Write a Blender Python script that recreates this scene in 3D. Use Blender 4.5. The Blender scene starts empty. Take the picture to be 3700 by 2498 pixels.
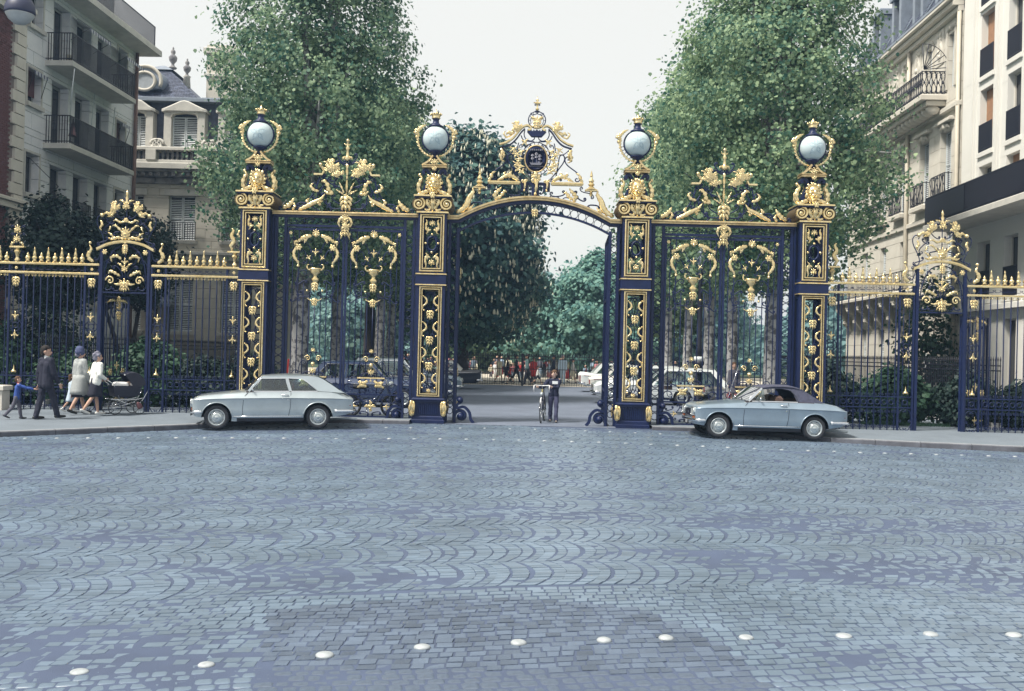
import bpy, bmesh, math, random
import numpy as np
from mathutils import Vector, Matrix, Euler
random.seed(7); np.random.seed(7)
SC = bpy.context.scene
COL = SC.collection
PI = math.pi
R = math.radians
# ------------------------------------------------------------------ camera, world, sun, exposure
cam_d = bpy.data.cameras.new('camera')
cam_d.sensor_width = 36.0; cam_d.lens = 35.0; cam_d.clip_end = 2000; cam_d.clip_start = .1
CAM = bpy.data.objects.new('camera', cam_d); COL.objects.link(CAM)
CAM.matrix_world = Matrix.Translation((0, 0, 1.87)) @ Matrix.Rotation(PI/2 + .0073, 4, 'X') @ Matrix.Rotation(.0245, 4, 'Z')
SC.camera = CAM
SUN_EL, SUN_AZ = 56, -122          # azimuth measured from straight ahead (+Y) towards the right
w = bpy.data.worlds.new('World'); SC.world = w; w.use_nodes = True
nt = w.node_tree; nt.nodes.clear()
out = nt.nodes.new('ShaderNodeOutputWorld')
sky = nt.nodes.new('ShaderNodeTexSky'); sky.sky_type = 'NISHITA'; sky.sun_disc = False
sky.sun_elevation = R(SUN_EL); sky.sun_rotation = R(SUN_AZ); sky.dust_density = 3.0; sky.air_density = 1.2
bg1 = nt.nodes.new('ShaderNodeBackground'); bg1.inputs['Strength'].default_value = .13
nt.links.new(sky.outputs[0], bg1.inputs[0])
bg2 = nt.nodes.new('ShaderNodeBackground'); bg2.inputs[0].default_value = (.90, .88, .805, 1); bg2.inputs[1].default_value = .9
mx = nt.nodes.new('ShaderNodeMixShader'); mx.inputs[0].default_value = .80    # thin white cloud veil over the whole sky
nt.links.new(bg1.outputs[0], mx.inputs[1]); nt.links.new(bg2.outputs[0], mx.inputs[2]); nt.links.new(mx.outputs[0], out.inputs[0])
sl = bpy.data.lights.new('sun', 'SUN'); sl.energy = 4.7; sl.angle = R(9); sl.color = (1, .94, .84)
SUN = bpy.data.objects.new('sun', sl); COL.objects.link(SUN); SUN.location = (-20, 5, 40)
_a, _e = R(SUN_AZ), R(SUN_EL)
_d = Vector((math.sin(_a)*math.cos(_e), math.cos(_a)*math.cos(_e), math.sin(_e)))
SUN.rotation_euler = _d.to_track_quat('Z', 'Y').to_euler()
vs = SC.view_settings; vs.view_transform = 'Standard'; vs.look = 'None'; vs.gamma = 1; vs.exposure = 0.42; vs.use_curve_mapping = False
SC.cycles.use_denoising = True
SC.cycles.max_bounces = 6; SC.cycles.transparent_max_bounces = 8; SC.cycles.diffuse_bounces = 3; SC.cycles.glossy_bounces = 3
SC.cycles.caustics_reflective = False; SC.cycles.caustics_refractive = False

# ------------------------------------------------------------------ materials
MATS = {}
def mat(name, col, rough=.6, metal=0., var=.0, scale=6., bump=0., bscale=None, spec=.5, coords='Object', col2=None, island=0., coat=0., detail=4., stretch=None):
    """Principled material: base colour broken up by noise, optional fine relief."""
    m = bpy.data.materials.new(name); MATS[name] = m; m.use_nodes = True
    n = m.node_tree.nodes; l = m.node_tree.links; b = n['Principled BSDF']
    b.inputs['Base Color'].default_value = (*col, 1); b.inputs['Roughness'].default_value = rough; b.inputs['Metallic'].default_value = metal
    b.inputs['Specular IOR Level'].default_value = spec; b.inputs['Coat Weight'].default_value = coat; b.inputs['Coat Roughness'].default_value = .08
    tc = n.new('ShaderNodeTexCoord'); src = tc.outputs[coords]
    if stretch:
        mp = n.new('ShaderNodeMapping'); mp.inputs['Scale'].default_value = stretch; l.new(src, mp.inputs[0]); src = mp.outputs[0]
    last = None
    if var or col2:
        t = n.new('ShaderNodeTexNoise'); t.inputs['Scale'].default_value = scale; t.inputs['Detail'].default_value = detail; t.inputs['Roughness'].default_value = .65
        l.new(src, t.inputs['Vector'])
        r = n.new('ShaderNodeValToRGB'); r.color_ramp.elements[0].position = .32; r.color_ramp.elements[1].position = .68
        c2 = col2 or tuple(min(1, c*(1+var)) for c in col)
        c1 = tuple(c*(1-var) for c in col) if not col2 else col
        r.color_ramp.elements[0].color = (*c1, 1); r.color_ramp.elements[1].color = (*c2, 1)
        l.new(t.outputs[0], r.inputs[0]); last = r.outputs[0]
    if island:
        g = n.new('ShaderNodeNewGeometry'); h = n.new('ShaderNodeHueSaturation')
        mr = n.new('ShaderNodeMapRange'); mr.inputs[3].default_value = 1-island; mr.inputs[4].default_value = 1+island
        l.new(g.outputs['Random Per Island'], mr.inputs[0]); l.new(mr.outputs[0], h.inputs['Value'])
        if last: l.new(last, h.inputs['Color'])
        else: h.inputs['Color'].default_value = (*col, 1)
        last = h.outputs[0]
    if last: l.new(last, b.inputs['Base Color'])
    if bump:
        t2 = n.new('ShaderNodeTexNoise'); t2.inputs['Scale'].default_value = bscale or scale*6; t2.inputs['Detail'].default_value = 3
        l.new(src, t2.inputs['Vector'])
        bp = n.new('ShaderNodeBump'); bp.inputs['Strength'].default_value = bump; bp.inputs['Distance'].default_value = .02
        l.new(t2.outputs[0], bp.inputs['Height']); l.new(bp.outputs[0], b.inputs['Normal'])
    return m
def leafmat(name, col, col2, trans=.35, scale=.85):
    m = bpy.data.materials.new(name); MATS[name] = m; m.use_nodes = True
    n = m.node_tree.nodes; l = m.node_tree.links; n.clear()
    o = n.new('ShaderNodeOutputMaterial'); tc = n.new('ShaderNodeTexCoord')
    t = n.new('ShaderNodeTexNoise'); t.inputs['Scale'].default_value = scale; t.inputs['Detail'].default_value = 3; l.new(tc.outputs['Object'], t.inputs[0])
    g = n.new('ShaderNodeNewGeometry'); ad = n.new('ShaderNodeMath'); ad.operation = 'ADD'
    mu = n.new('ShaderNodeMath'); mu.operation = 'MULTIPLY_ADD'; mu.inputs[1].default_value = .5; mu.inputs[2].default_value = -.25
    l.new(g.outputs['Random Per Island'], mu.inputs[0]); l.new(t.outputs[0], ad.inputs[0]); l.new(mu.outputs[0], ad.inputs[1])
    r = n.new('ShaderNodeValToRGB'); r.color_ramp.elements[0].position = .25; r.color_ramp.elements[1].position = .8
    r.color_ramp.elements[0].color = (*col, 1); r.color_ramp.elements[1].color = (*col2, 1); l.new(ad.outputs[0], r.inputs[0])
    b = n.new('ShaderNodeBsdfPrincipled'); b.inputs['Roughness'].default_value = .6; b.inputs['Specular IOR Level'].default_value = .3
    tr = n.new('ShaderNodeBsdfTranslucent'); mx = n.new('ShaderNodeMixShader'); mx.inputs[0].default_value = trans
    l.new(r.outputs[0], b.inputs['Base Color']); l.new(r.outputs[0], tr.inputs[0])
    l.new(b.outputs[0], mx.inputs[1]); l.new(tr.outputs[0], mx.inputs[2]); l.new(mx.outputs[0], o.inputs[0])
    return m
mat('iron', (.0045, .0125, .060), .46, .0, .25, 3, .15, 60, .4)
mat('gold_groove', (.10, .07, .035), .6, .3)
mat('gold', (.68, .51, .23), .27, .8, .18, 9, .15, 40, .5, col2=(.92, .77, .46))
mat('gold_worn', (.50, .36, .17), .38, .65, .18, 7, .35, 40, col2=(.74, .59, .34))
mat('relief_grey', (.20, .20, .24), .45, .4)
mat('fence_black', (.008, .010, .022), .55, 0, .2, 3)
mat('chrome', (.75, .77, .80), .14, 1.)
mat('rubber', (.022, .024, .03), .75, 0, .3, 8)
mat('silver_paint', (.44, .50, .53), .30, .6, .08, 2.2, coat=.7)
mat('blue_paint', (.26, .335, .41), .32, .45, .08, 2.2, coat=.7)
mat('black_paint', (.012, .016, .035), .25, 0, coat=.8)
mat('cream_paint', (.72, .72, .66), .28, 0, .04, 3, coat=.7)
mat('white_paint', (.70, .74, .74), .28, 0, .04, 3, coat=.7)
mat('navy_paint', (.03, .05, .11), .25, 0, coat=.8)
mat('sill_dark', (.015, .018, .028), .6)
mat('wheel_grey', (.42, .46, .48), .35, .5)
mat('hubcap', (.62, .66, .66), .18, .95)
mat('seam', (.02, .025, .035), .7)
mat('soft_top', (.058, .062, .10), .85, 0, .25, 14, .3, 90)
mat('interior', (.035, .03, .035), .8)
mat('seat_brown', (.09, .055, .045), .6)
mat('red_lens', (.28, .012, .015), .2, 0, coat=.5)
mat('orange_lens', (.55, .16, .04), .2, 0, coat=.5)
mat('lamp_glass', (.72, .78, .78), .12, .5)
mat('plate_black', (.012, .013, .018), .4)
mat('plate_white', (.62, .64, .66), .5)
mat('bonnet_stripe', (.22, .03, .04), .4)
def glassmat(name, tint, alpha_rough=.03, fac=.55):
    m = bpy.data.materials.new(name); MATS[name] = m; m.use_nodes = True
    n = m.node_tree.nodes; l = m.node_tree.links; n.clear()
    o = n.new('ShaderNodeOutputMaterial'); t = n.new('ShaderNodeBsdfTransparent'); t.inputs[0].default_value = (*tint, 1)
    g = n.new('ShaderNodeBsdfGlossy'); g.inputs['Roughness'].default_value = alpha_rough
    fr = n.new('ShaderNodeFresnel'); fr.inputs[0].default_value = 1.5
    mr = n.new('ShaderNodeMapRange'); mr.inputs[3].default_value = .04; mr.inputs[4].default_value = 1.2
    l.new(fr.outputs[0], mr.inputs[0])
    mx = n.new('ShaderNodeMixShader'); l.new(mr.outputs[0], mx.inputs[0]); l.new(t.outputs[0], mx.inputs[1]); l.new(g.outputs[0], mx.inputs[2]); l.new(mx.outputs[0], o.inputs[0])
    return m
glassmat('car_glass', (.72, .80, .80))
mat('window_glass', (.012, .016, .026), .08, 0, spec=.7)
# etched lantern glass: pale, milky
def milkmat(name, col):
    m = bpy.data.materials.new(name); MATS[name] = m; m.use_nodes = True
    n = m.node_tree.nodes; l = m.node_tree.links; n.clear()
    o = n.new('ShaderNodeOutputMaterial'); d = n.new('ShaderNodeBsdfDiffuse'); t = n.new('ShaderNodeBsdfTranslucent'); g = n.new('ShaderNodeBsdfGlossy'); g.inputs['Roughness'].default_value = .12
    g.inputs[0].default_value = (.6, .6, .6, 1)
    d.inputs[0].default_value = t.inputs[0].default_value = (*col, 1)
    a = n.new('ShaderNodeMixShader'); a.inputs[0].default_value = .3; b = n.new('ShaderNodeMixShader'); fr = n.new('ShaderNodeFresnel'); fr.inputs[0].default_value = 1.2
    l.new(d.outputs[0], a.inputs[1]); l.new(t.outputs[0], a.inputs[2]); l.new(fr.outputs[0], b.inputs[0]); l.new(a.outputs[0], b.inputs[1]); l.new(g.outputs[0], b.inputs[2]); l.new(b.outputs[0], o.inputs[0])
milkmat('globe_glass', (.72, .84, .86))
mat('globe_star', (.44, .56, .60), .4)
# stone, masonry
mat('stone_grey', (.66, .68, .71), .8, 0, .0, 1.6, .2, 30, col2=(.78, .78, .78), detail=6)
mat('stone_dark', (.36, .37, .39), .85, 0, 0, 1.3, .2, 30, col2=(.48, .48, .47), detail=6)
mat('stone_cream', (.54, .51, .45), .8, 0, 0, 1.1, .2, 25, col2=(.64, .61, .54), detail=6)
mat('stone_white', (.68, .67, .63), .75, 0, 0, .7, .12, 25, col2=(.75, .74, .70), detail=5)
mat('stone_mansion', (.50, .475, .42), .85, 0, 0, 1.2, .25, 20, col2=(.62, .585, .51), detail=6)
mat('stone_sooty', (.13, .13, .15), .9, 0, 0, 2.2, .3, 20, col2=(.34, .33, .32), detail=6)
mat('stone_trim', (.46, .45, .42), .8, 0, 0, 2.2, .2, 30, col2=(.60, .58, .53), detail=6)
mat('slate', (.085, .10, .15), .55, 0, .25, 5, .2, 20, island=.3)
mat('zinc', (.26, .30, .36), .45, .4, .12, 3)
mat('shutter_white', (.60, .64, .66), .6, 0, .08, 5)
mat('shutter_orange', (.34, .18, .10), .6, 0, .15, 6)
mat('blind', (.12, .05, .06), .7, 0, .15, 8)
mat('awning', (.10, .11, .17), .85, 0, .2, 10)
mat('awning_white', (.55, .56, .58), .85)
mat('brick', (.13, .058, .062), .85, 0, .2, 5, .2, 40, island=.3)
mat('mortar', (.20, .17, .16), .9)
mat('rail_black', (.010, .012, .025), .5)
mat('pipe_cream', (.50, .46, .38), .6, 0, .12, 2)
mat('pipe_brown', (.17, .10, .085), .6, 0, .2, 2)
mat('curtain', (.34, .37, .40), .9, 0, .15, 4)
mat('bark', (.10, .10, .105), .9, 0, 0, 4.2, .5, 14, col2=(.37, .37, .37), detail=3)
_r = [q for q in MATS['bark'].node_tree.nodes if q.type == 'VALTORGB'][0].color_ramp; _r.elements[0].position = .43; _r.elements[1].position = .52
mat('bark_dark', (.045, .04, .045), .9, 0, .3, 5, .5, 14)
mat('asphalt', (.135, .16, .215), .68, 0, .16, .8, .35, 220, spec=.45, coords='Object', detail=8)
mat('pavement', (.155, .185, .22), .72, 0, .12, .9, .25, 200, detail=8)
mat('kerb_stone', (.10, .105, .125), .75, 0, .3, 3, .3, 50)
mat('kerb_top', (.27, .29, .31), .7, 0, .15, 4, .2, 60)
mat('gravel', (.50, .46, .38), .9, 0, .1, 2)
mat('garden_soil', (.045, .04, .035), .95, 0, .3, 2, .4, 20)
mat('lawn', (.035, .06, .025), .9, 0, .3, 3, .4, 30)
mat('stud_metal', (.34, .37, .39), .6, .1, .2, 14)
mat('stud_worn', (.26, .30, .33), .7, .1, .2, 14)
leafmat('leaf_plane', (.052, .145, .11), (.40, .52, .30), .42)
leafmat('leaf_plane_dark', (.045, .135, .105), (.36, .48, .29), .42)
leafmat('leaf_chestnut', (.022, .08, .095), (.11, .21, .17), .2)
leafmat('leaf_mid_hazed', (.075, .20, .19), (.24, .41, .33), .3)  # lighter and bluer: some distance haze is mixed into this leaf colour
leafmat('leaf_far_hazed', (.12, .24, .26), (.25, .40, .37), .3)  # palest leaves: bluish haze of distance put into the colour itself
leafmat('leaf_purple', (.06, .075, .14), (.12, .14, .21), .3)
leafmat('leaf_lime', (.06, .12, .07), (.17, .25, .14), .35)
leafmat('leaf_holly', (.008, .022, .022), (.025, .05, .04), .1, .8)
leafmat('leaf_shrub', (.018, .055, .035), (.07, .14, .085), .25, .8)
mat('blossom', (.66, .65, .52), .8, 0, island=.15)
mat('blossom_pink', (.55, .20, .22), .8)

# ------------------------------------------------------------------ mesh builder
def catmull(pts, n):
    """n points along a Catmull-Rom curve through 2-D or 3-D points"""
    P = [np.array(p, float) for p in pts]
    if len(P) == 2: return [tuple(P[0]+(P[1]-P[0])*i/(n-1)) for i in range(n)]
    P = [2*P[0]-P[1]] + P + [2*P[-1]-P[-2]]
    m = len(P)-3; o = []
    for i in range(n):
        t = i/(n-1)*m; k = min(int(t), m-1); t -= k
        a, b, c, d = P[k:k+4]
        o.append(tuple(.5*((2*b)+(c-a)*t+(2*a-5*b+4*c-d)*t*t+(3*b-a-3*c+d)*t**3)))
    return o
class MB:
    def __init__(s): s.v = []; s.f = []; s.m = []; s.T = None
    def add(s, v, f, mi=0):
        k = len(s.v)
        if s.T is not None: v = [tuple(s.T @ Vector(p)) for p in v]
        s.v += v; s.f += [tuple(i+k for i in q) for q in f]; s.m += [mi]*len(f); return s
    def box(s, x0, x1, y0, y1, z0, z1, mi=0):
        return s.add([(x0,y0,z0),(x1,y0,z0),(x1,y1,z0),(x0,y1,z0),(x0,y0,z1),(x1,y0,z1),(x1,y1,z1),(x0,y1,z1)],
                     [(0,3,2,1),(4,5,6,7),(0,1,5,4),(1,2,6,5),(2,3,7,6),(3,0,4,7)], mi)
    def cbox(s, x0, x1, y0, y1, z0, z1, c=.01, mi=0):
        """box with chamfered top and vertical edges kept plain"""
        v = [(x0,y0,z0),(x1,y0,z0),(x1,y1,z0),(x0,y1,z0),(x0,y0,z1-c),(x1,y0,z1-c),(x1,y1,z1-c),(x0,y1,z1-c),
             (x0+c,y0+c,z1),(x1-c,y0+c,z1),(x1-c,y1-c,z1),(x0+c,y1-c,z1)]
        return s.add(v, [(0,3,2,1),(0,1,5,4),(1,2,6,5),(2,3,7,6),(3,0,4,7),(4,5,9,8),(5,6,10,9),(6,7,11,10),(7,4,8,11),(8,9,10,11)], mi)
    def tube(s, pts, r, n=6, closed=False, mi=0, flat=1., cap=True):
        """tube along 3-D points; r a number or one per point; flat squashes it along y"""
        P = [Vector(p) for p in pts]; m = len(P)
        rr = r if hasattr(r, '__len__') else [r]*m
        v = []; f = []
        ref = None
        for i in range(m):
            a = P[i-1] if (i > 0 or closed) else P[i]; b = P[(i+1) % m] if (i < m-1 or closed) else P[i]
            t = (b-a); t = t.normalized() if t.length > 1e-9 else Vector((0,0,1))
            if ref is None:
                ref = Vector((0,1,0)) if abs(t.y) < .8 else Vector((1,0,0))
            u = (ref - t*ref.dot(t)); u = u.normalized() if u.length > 1e-6 else t.orthogonal().normalized(); ref = u
            w_ = t.cross(u)
            for k in range(n):
                an = 2*PI*(k+.5)/n
                v.append(tuple(P[i] + u*(math.cos(an)*rr[i]*flat) + w_*(math.sin(an)*rr[i])))
        for i in range(m if closed else m-1):
            j = (i+1) % m
            for k in range(n):
                k2 = (k+1) % n
                f.append((i*n+k, i*n+k2, j*n+k2, j*n+k))
        if not closed and cap:
            f.append(tuple(range(n-1, -1, -1))); f.append(tuple((m-1)*n+k for k in range(n)))
        return s.add(v, f, mi)
    def lathe(s, prof, n=12, c=(0,0,0), mi=0, sx=1., sy=1.):
        v = []; f = []
        for (r, z) in prof:
            for k in range(n):
                a = 2*PI*k/n; v.append((c[0]+r*sx*math.cos(a), c[1]+r*sy*math.sin(a), c[2]+z))
        m = len(prof)
        for i in range(m-1):
            for k in range(n):
                k2 = (k+1) % n; f.append((i*n+k, i*n+k2, (i+1)*n+k2, (i+1)*n+k))
        f.append(tuple(range(n-1, -1, -1))); f.append(tuple((m-1)*n+k for k in range(n)))
        return s.add(v, f, mi)
    def ball(s, c, r, n=8, mi=0, sc=(1,1,1)):
        m = max(4, n//2+1); v = [(c[0], c[1], c[2]-r*sc[2])]; f = []
        for i in range(1, m):
            th = -PI/2+PI*i/m
            for k in range(n):
                a = 2*PI*k/n; v.append((c[0]+r*sc[0]*math.cos(th)*math.cos(a), c[1]+r*sc[1]*math.cos(th)*math.sin(a), c[2]+r*sc[2]*math.sin(th)))
        v.append((c[0], c[1], c[2]+r*sc[2])); last = len(v)-1
        for k in range(n):
            k2 = (k+1) % n; f.append((0, 1+k2, 1+k)); f.append((last, last-n+k, last-n+k2))
        for i in range(m-2):
            for k in range(n):
                k2 = (k+1) % n; f.append((1+i*n+k, 1+i*n+k2, 1+(i+1)*n+k2, 1+(i+1)*n+k))
        return s.add(v, f, mi)
    def prism(s, poly, y0, y1, mi=0, chamfer=0., axis='y'):
        """polygon in x,z extruded from y0 (front) to y1; optional chamfer on the front edge (shrinks to its centre)"""
        n = len(poly); cx = sum(p[0] for p in poly)/n; cz = sum(p[1] for p in poly)/n
        ar = sum(poly[i][0]*poly[(i+1)%n][1]-poly[(i+1)%n][0]*poly[i][1] for i in range(n))
        if ar < 0: poly = poly[::-1]
        k = (lambda x, y, z: (x, y, z)) if axis == 'y' else ((lambda x, y, z: (y, x, z)) if axis == 'x' else (lambda x, y, z: (x, z, y)))
        v = [k(p[0], y0+abs(chamfer), p[1]) for p in poly] + [k(p[0], y1, p[1]) for p in poly]
        f = [(i, (i+1) % n, n+(i+1) % n, n+i) for i in range(n)]
        f.append(tuple(range(2*n-1, n-1, -1)))
        if chamfer:
            v += [k(cx+(p[0]-cx)*.82, y0, cz+(p[1]-cz)*.82) for p in poly]
            f += [(2*n+i, 2*n+(i+1) % n, (i+1) % n, i) for i in range(n)]; f.append(tuple(range(2*n, 3*n)))
        else: f.append(tuple(range(n)))
        return s.add(v, f, mi)
    def leaf(s, spine, w, lobes=5, th=.03, n=18, mi=0, curl=.0, tipw=.0, y=0.):
        """gilt acanthus leaf in the x,z plane along a spine, domed towards -y, with a lobed edge"""
        P = catmull(spine, n); v = []; f = []
        for i, p in enumerate(P):
            t = i/(n-1); a = P[max(i-1,0)]; b = P[min(i+1,n-1)]
            dx, dz = b[0]-a[0], b[1]-a[1]; L = math.hypot(dx, dz) or 1; nx, nz = -dz/L, dx/L
            env = math.sin(PI*min(1, (t*.93+.07))**.8)**.7*(1-tipw)+tipw*.5
            ww = max(.12, env)*w*.53*(.45+.55*abs(math.sin(lobes*PI*t))**.8)
            d = -(th*(.35+.65*math.sin(PI*t))+curl*t*t)
            rip = .18*math.sin(2*lobes*PI*t)
            for q, dy in ((-1, .25), (-.55, .85+rip), (0, .55), (.55, .85+rip), (1, .25)):
                v.append((p[0]+nx*ww*q, y+d*dy, p[1]+nz*ww*q))
            v.append((p[0]+nx*ww*.8, y+.2*th, p[1]+nz*ww*.8)); v.append((p[0]-nx*ww*.8, y+.2*th, p[1]-nz*ww*.8))
        K = 7
        for i in range(n-1):
            for k in range(K): f.append((i*K+k, i*K+(k+1) % K, (i+1)*K+(k+1) % K, (i+1)*K+k))
        f.append(tuple(range(K-1, -1, -1))); f.append(tuple((n-1)*K+k for k in range(K)))
        return s.add(v, f, mi)
    def rosette(s, c, r, petals=6, th=.03, mi=0, a0=0.):
        for k in range(petals):
            a = a0+2*PI*k/petals; ca, sa = math.cos(a), math.sin(a)
            s.leaf([(c[0]+ca*r*.1, c[2]+sa*r*.1), (c[0]+ca*r*.6, c[2]+sa*r*.6), (c[0]+ca*r, c[2]+sa*r)], r*1.7*math.sin(PI/petals)*1.1, 1.5, th, 6, mi, y=c[1])
        s.ball((c[0], c[1]-th*.6, c[2]), r*.25, 6, mi, (1, .7, 1)); return s
    def cluster(s, c, rx, rz, n, r, mi=0, dy=.05, rnd=None):
        rnd = rnd or random
        for _ in range(n):
            a = rnd.uniform(0, 2*PI); q = math.sqrt(rnd.random())
            s.ball((c[0]+rx*q*math.cos(a), c[1]-dy*(1-q*q)-rnd.random()*.01, c[2]+rz*q*math.sin(a)), r*rnd.uniform(.7, 1.2), 6, mi, (1, .8, 1))
        return s
    def mesh(s, name, mats, smooth=True, weld=False):
        me = bpy.data.meshes.new(name); me.from_pydata(s.v, [], s.f)
        for m_ in (mats if isinstance(mats, (list, tuple)) else [mats]): me.materials.append(MATS[m_])
        if any(s.m): me.polygons.foreach_set('material_index', s.m)
        if smooth is True: me.polygons.foreach_set('use_smooth', [True]*len(s.f))
        me.update()
        if smooth == 'auto':
            me.polygons.foreach_set('use_smooth', [True]*len(s.f)); me.set_sharp_from_angle(angle=R(38))
        return me
def obj(name, me, parent=None, loc=(0,0,0), rot=(0,0,0), sc=(1,1,1)):
    o = bpy.data.objects.new(name, me); COL.objects.link(o)
    if parent is not None: o.parent = parent
    o.location = loc; o.rotation_euler = rot
    o.scale = sc if hasattr(sc, '__len__') else (sc, sc, sc)
    return o
def thing(name, label, cat, loc=(0,0,0), rz=0, group=None):
    o = bpy.data.objects.new(name, None); COL.objects.link(o); o.empty_display_size = .2
    o.location = loc; o.rotation_euler = (0, 0, rz)
    return tag(o, label, cat, group)
def tag(o, label, cat, group=None, kind=None):
    o['label'] = label; o['category'] = cat
    if group: o['group'] = group
    if kind: o['kind'] = kind
    return o
def copy_tree(o, parent=None):
    c = o.copy(); COL.objects.link(c); c.parent = parent
    for ch in list(o.children): copy_tree(ch, c)
    return c
def place(o, loc, rz=0, label=None, sc=None):
    o.location = loc; o.rotation_euler = (0, 0, rz)
    if sc is not None: o.scale = sc if hasattr(sc, '__len__') else (sc,)*3
    if label: o['label'] = label
    return o
def v3(p2, y=0.): return [(p[0], y, p[1]) for p in p2]
def scroll(a, b, kind='C', turn=1.1, p=2.2, flip=1, n=34, base=.7, turn2=None):
    """2-D wrought-iron C or S scroll with a spiral eye at a and at b"""
    t2 = turn if turn2 is None else turn2
    hd = 0.; x = z = 0.; P = [(0., 0.)]; m = n*4
    A1 = turn*2*PI*(p+1)*2; A2 = t2*2*PI*(p+1)*2
    for i in range(m):
        s_ = (i+.5)/m; q = abs(2*s_-1)**p
        k = (A1 if s_ < .5 else A2)*q + base
        if kind == 'S' and s_ > .5: k = -(A2*q + base)
        hd += k/m; x += math.cos(hd)/m; z += math.sin(hd)/m
        if i % 4 == 3: P.append((x, z))
    ex, ez = P[-1]; L2 = ex*ex+ez*ez; o = []
    dx, dz = b[0]-a[0], b[1]-a[1]
    for (x, z) in P:
        u = (x*ex+z*ez)/L2; v = (-x*ez+z*ex)/L2*flip
        o.append((a[0]+dx*u-dz*v, a[1]+dz*u+dx*v))
    return o
def spiral(c, r0, turns, a0=0., d=1, n=26, rin=.12):
    return [(c[0]+r0*(1-(1-rin)*i/(n-1))*math.cos(a0+d*2*PI*turns*i/(n-1)), c[1]+r0*(1-(1-rin)*i/(n-1))*math.sin(a0+d*2*PI*turns*i/(n-1))) for i in range(n)]
def ring(c, r, n=16, rz=None): return [(c[0]+r*math.cos(2*PI*k/n), c[1]+(rz or r)*math.sin(2*PI*k/n)) for k in range(n)]
def mirx(p): return [(-x, z) for (x, z) in p]
# ------------------------------------------------------------------ the lie of the land (the road is crowned)
def smooth(t): t = min(1, max(0, t)); return t*t*(3-2*t)
def road_z(x, y):
    return -.12*(1-math.exp(-((x-.5)/5.)**2))*smooth((25.8-y)/3.2)
def pave_z(x, y): return .05-.06*min(1, max(0, (25.6-y)/4.))
# ================================================================== GROUND
def struct(name, me, parent=None):
    o = obj(name, me, parent); o['kind'] = 'structure'; return o
def sheet(name, mname, xs, ys, zf, skirt=None):
    m = MB(); nx, ny = len(xs), len(ys)
    v = [(x, y, zf(x, y)) for y in ys for x in xs]
    f = [(j*nx+i, j*nx+i+1, (j+1)*nx+i+1, (j+1)*nx+i) for j in range(ny-1) for i in range(nx-1)]
    m.add(v, f); return struct(name, m.mesh(name, mname))
lin = lambda a, b, n: [a+(b-a)*i/(n-1) for i in range(n)]
sheet('ground', 'garden_soil', lin(-300, 300, 3), lin(-100, 420, 3), lambda x, y: -.55)
# --- cobbled square: bedding sheet, setts
from mathutils import noise as mnoise
def fbm(x, y, s, seed=0.):
    return mnoise.noise((x*s, y*s, seed)) + .5*mnoise.noise((x*s*2.1, y*s*2.1, seed+7)) + .25*mnoise.noise((x*s*4.3, y*s*4.3, seed+3))
def bed(x, y):
    """height of the sand and dirt between the setts: in patches it nearly covers them"""
    n = fbm(x*.30, y, 1.1, 1.5)*.010 + fbm(x*.2, y, .4, 4.)*.007 + fbm(x, y, 7., 9.)*.0036
    if -1.6 < x < 1.5 and y < 7.4: n = n*.4+.001
    return -.0046 + max(-.003, min(.0052, n*.9))
KERB_L = [(-40, 5), (-22, 11.5), (-15, 16.9), (-10.49, 20.5), (-8.9, 22.05), (-7.32, 23.4), (-6.3, 24.35), (-5.2, 24.95), (-3.9, 25.2), (-2.55, 25.25)]
KERB_R = [(3.6, 25.25), (4.9, 25.15), (6.2, 24.7), (7.66, 23.79), (9.6, 23.25), (11.77, 22.79), (16, 21.4), (24, 17), (40, 8)]
def kerb_y(x):
    K = KERB_L if x < .5 else KERB_R
    if x <= K[0][0]: return K[0][1]
    if x >= K[-1][0]: return K[-1][1] if x > .5 else 25.6
    for a, b in zip(K, K[1:]):
        if a[0] <= x <= b[0]: return a[1]+(b[1]-a[1])*(x-a[0])/(b[0]-a[0])
    return 25.6
bs = MB()
nx, ny = 270, 220
xs = np.linspace(-13.2, 13.2, nx); ys = np.concatenate([np.linspace(4.2, 12, 115), np.linspace(12.1, 25.9, ny-115)])
bs.v = [(float(x), float(y), road_z(x, y)+bed(x, y)) for y in ys for x in xs]
bs.f = [(j*nx+i, j*nx+i+1, (j+1)*nx+i+1, (j+1)*nx+i) for j in range(ny-1) for i in range(nx-1)]; bs.m = [0]*len(bs.f)
mat('road_bed', (.064, .088, .150), .6, 0, .2, .9, .3, 150, detail=8)
mat('sett', (.126, .174, .234), .36, 0, .24, .8, .15, 70, island=.15, spec=.8, detail=9)
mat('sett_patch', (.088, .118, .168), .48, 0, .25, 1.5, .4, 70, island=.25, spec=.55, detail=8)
ROAD = struct('road', bs.mesh('road', 'road_bed'))
# outer part of the square, beyond the picture
m = MB()
for (x0, x1, y0, y1) in ((-60, -13.2, -30, 25.9), (13.2, 60, -30, 25.9), (-13.2, 13.2, -30, 4.2)):
    m.add([(x0, y0, -.135), (x1, y0, -.135), (x1, y1, -.135), (x0, y1, -.135)], [(0, 1, 2, 3)])
obj('outer_setts', m.mesh('outer_setts', 'sett', False), ROAD)
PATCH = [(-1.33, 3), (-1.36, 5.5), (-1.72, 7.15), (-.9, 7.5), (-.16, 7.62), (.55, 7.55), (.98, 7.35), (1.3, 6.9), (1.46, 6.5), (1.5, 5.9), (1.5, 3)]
def in_poly(x, y, P):
    c = False; j = len(P)-1
    for i in range(len(P)):
        if (P[i][1] > y) != (P[j][1] > y) and x < (P[j][0]-P[i][0])*(y-P[i][1])/(P[j][1]-P[i][1])+P[i][0]: c = not c
        j = i
    return c
rs = random.Random(3)
setts = []      # four corners, top height, patch?
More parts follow.
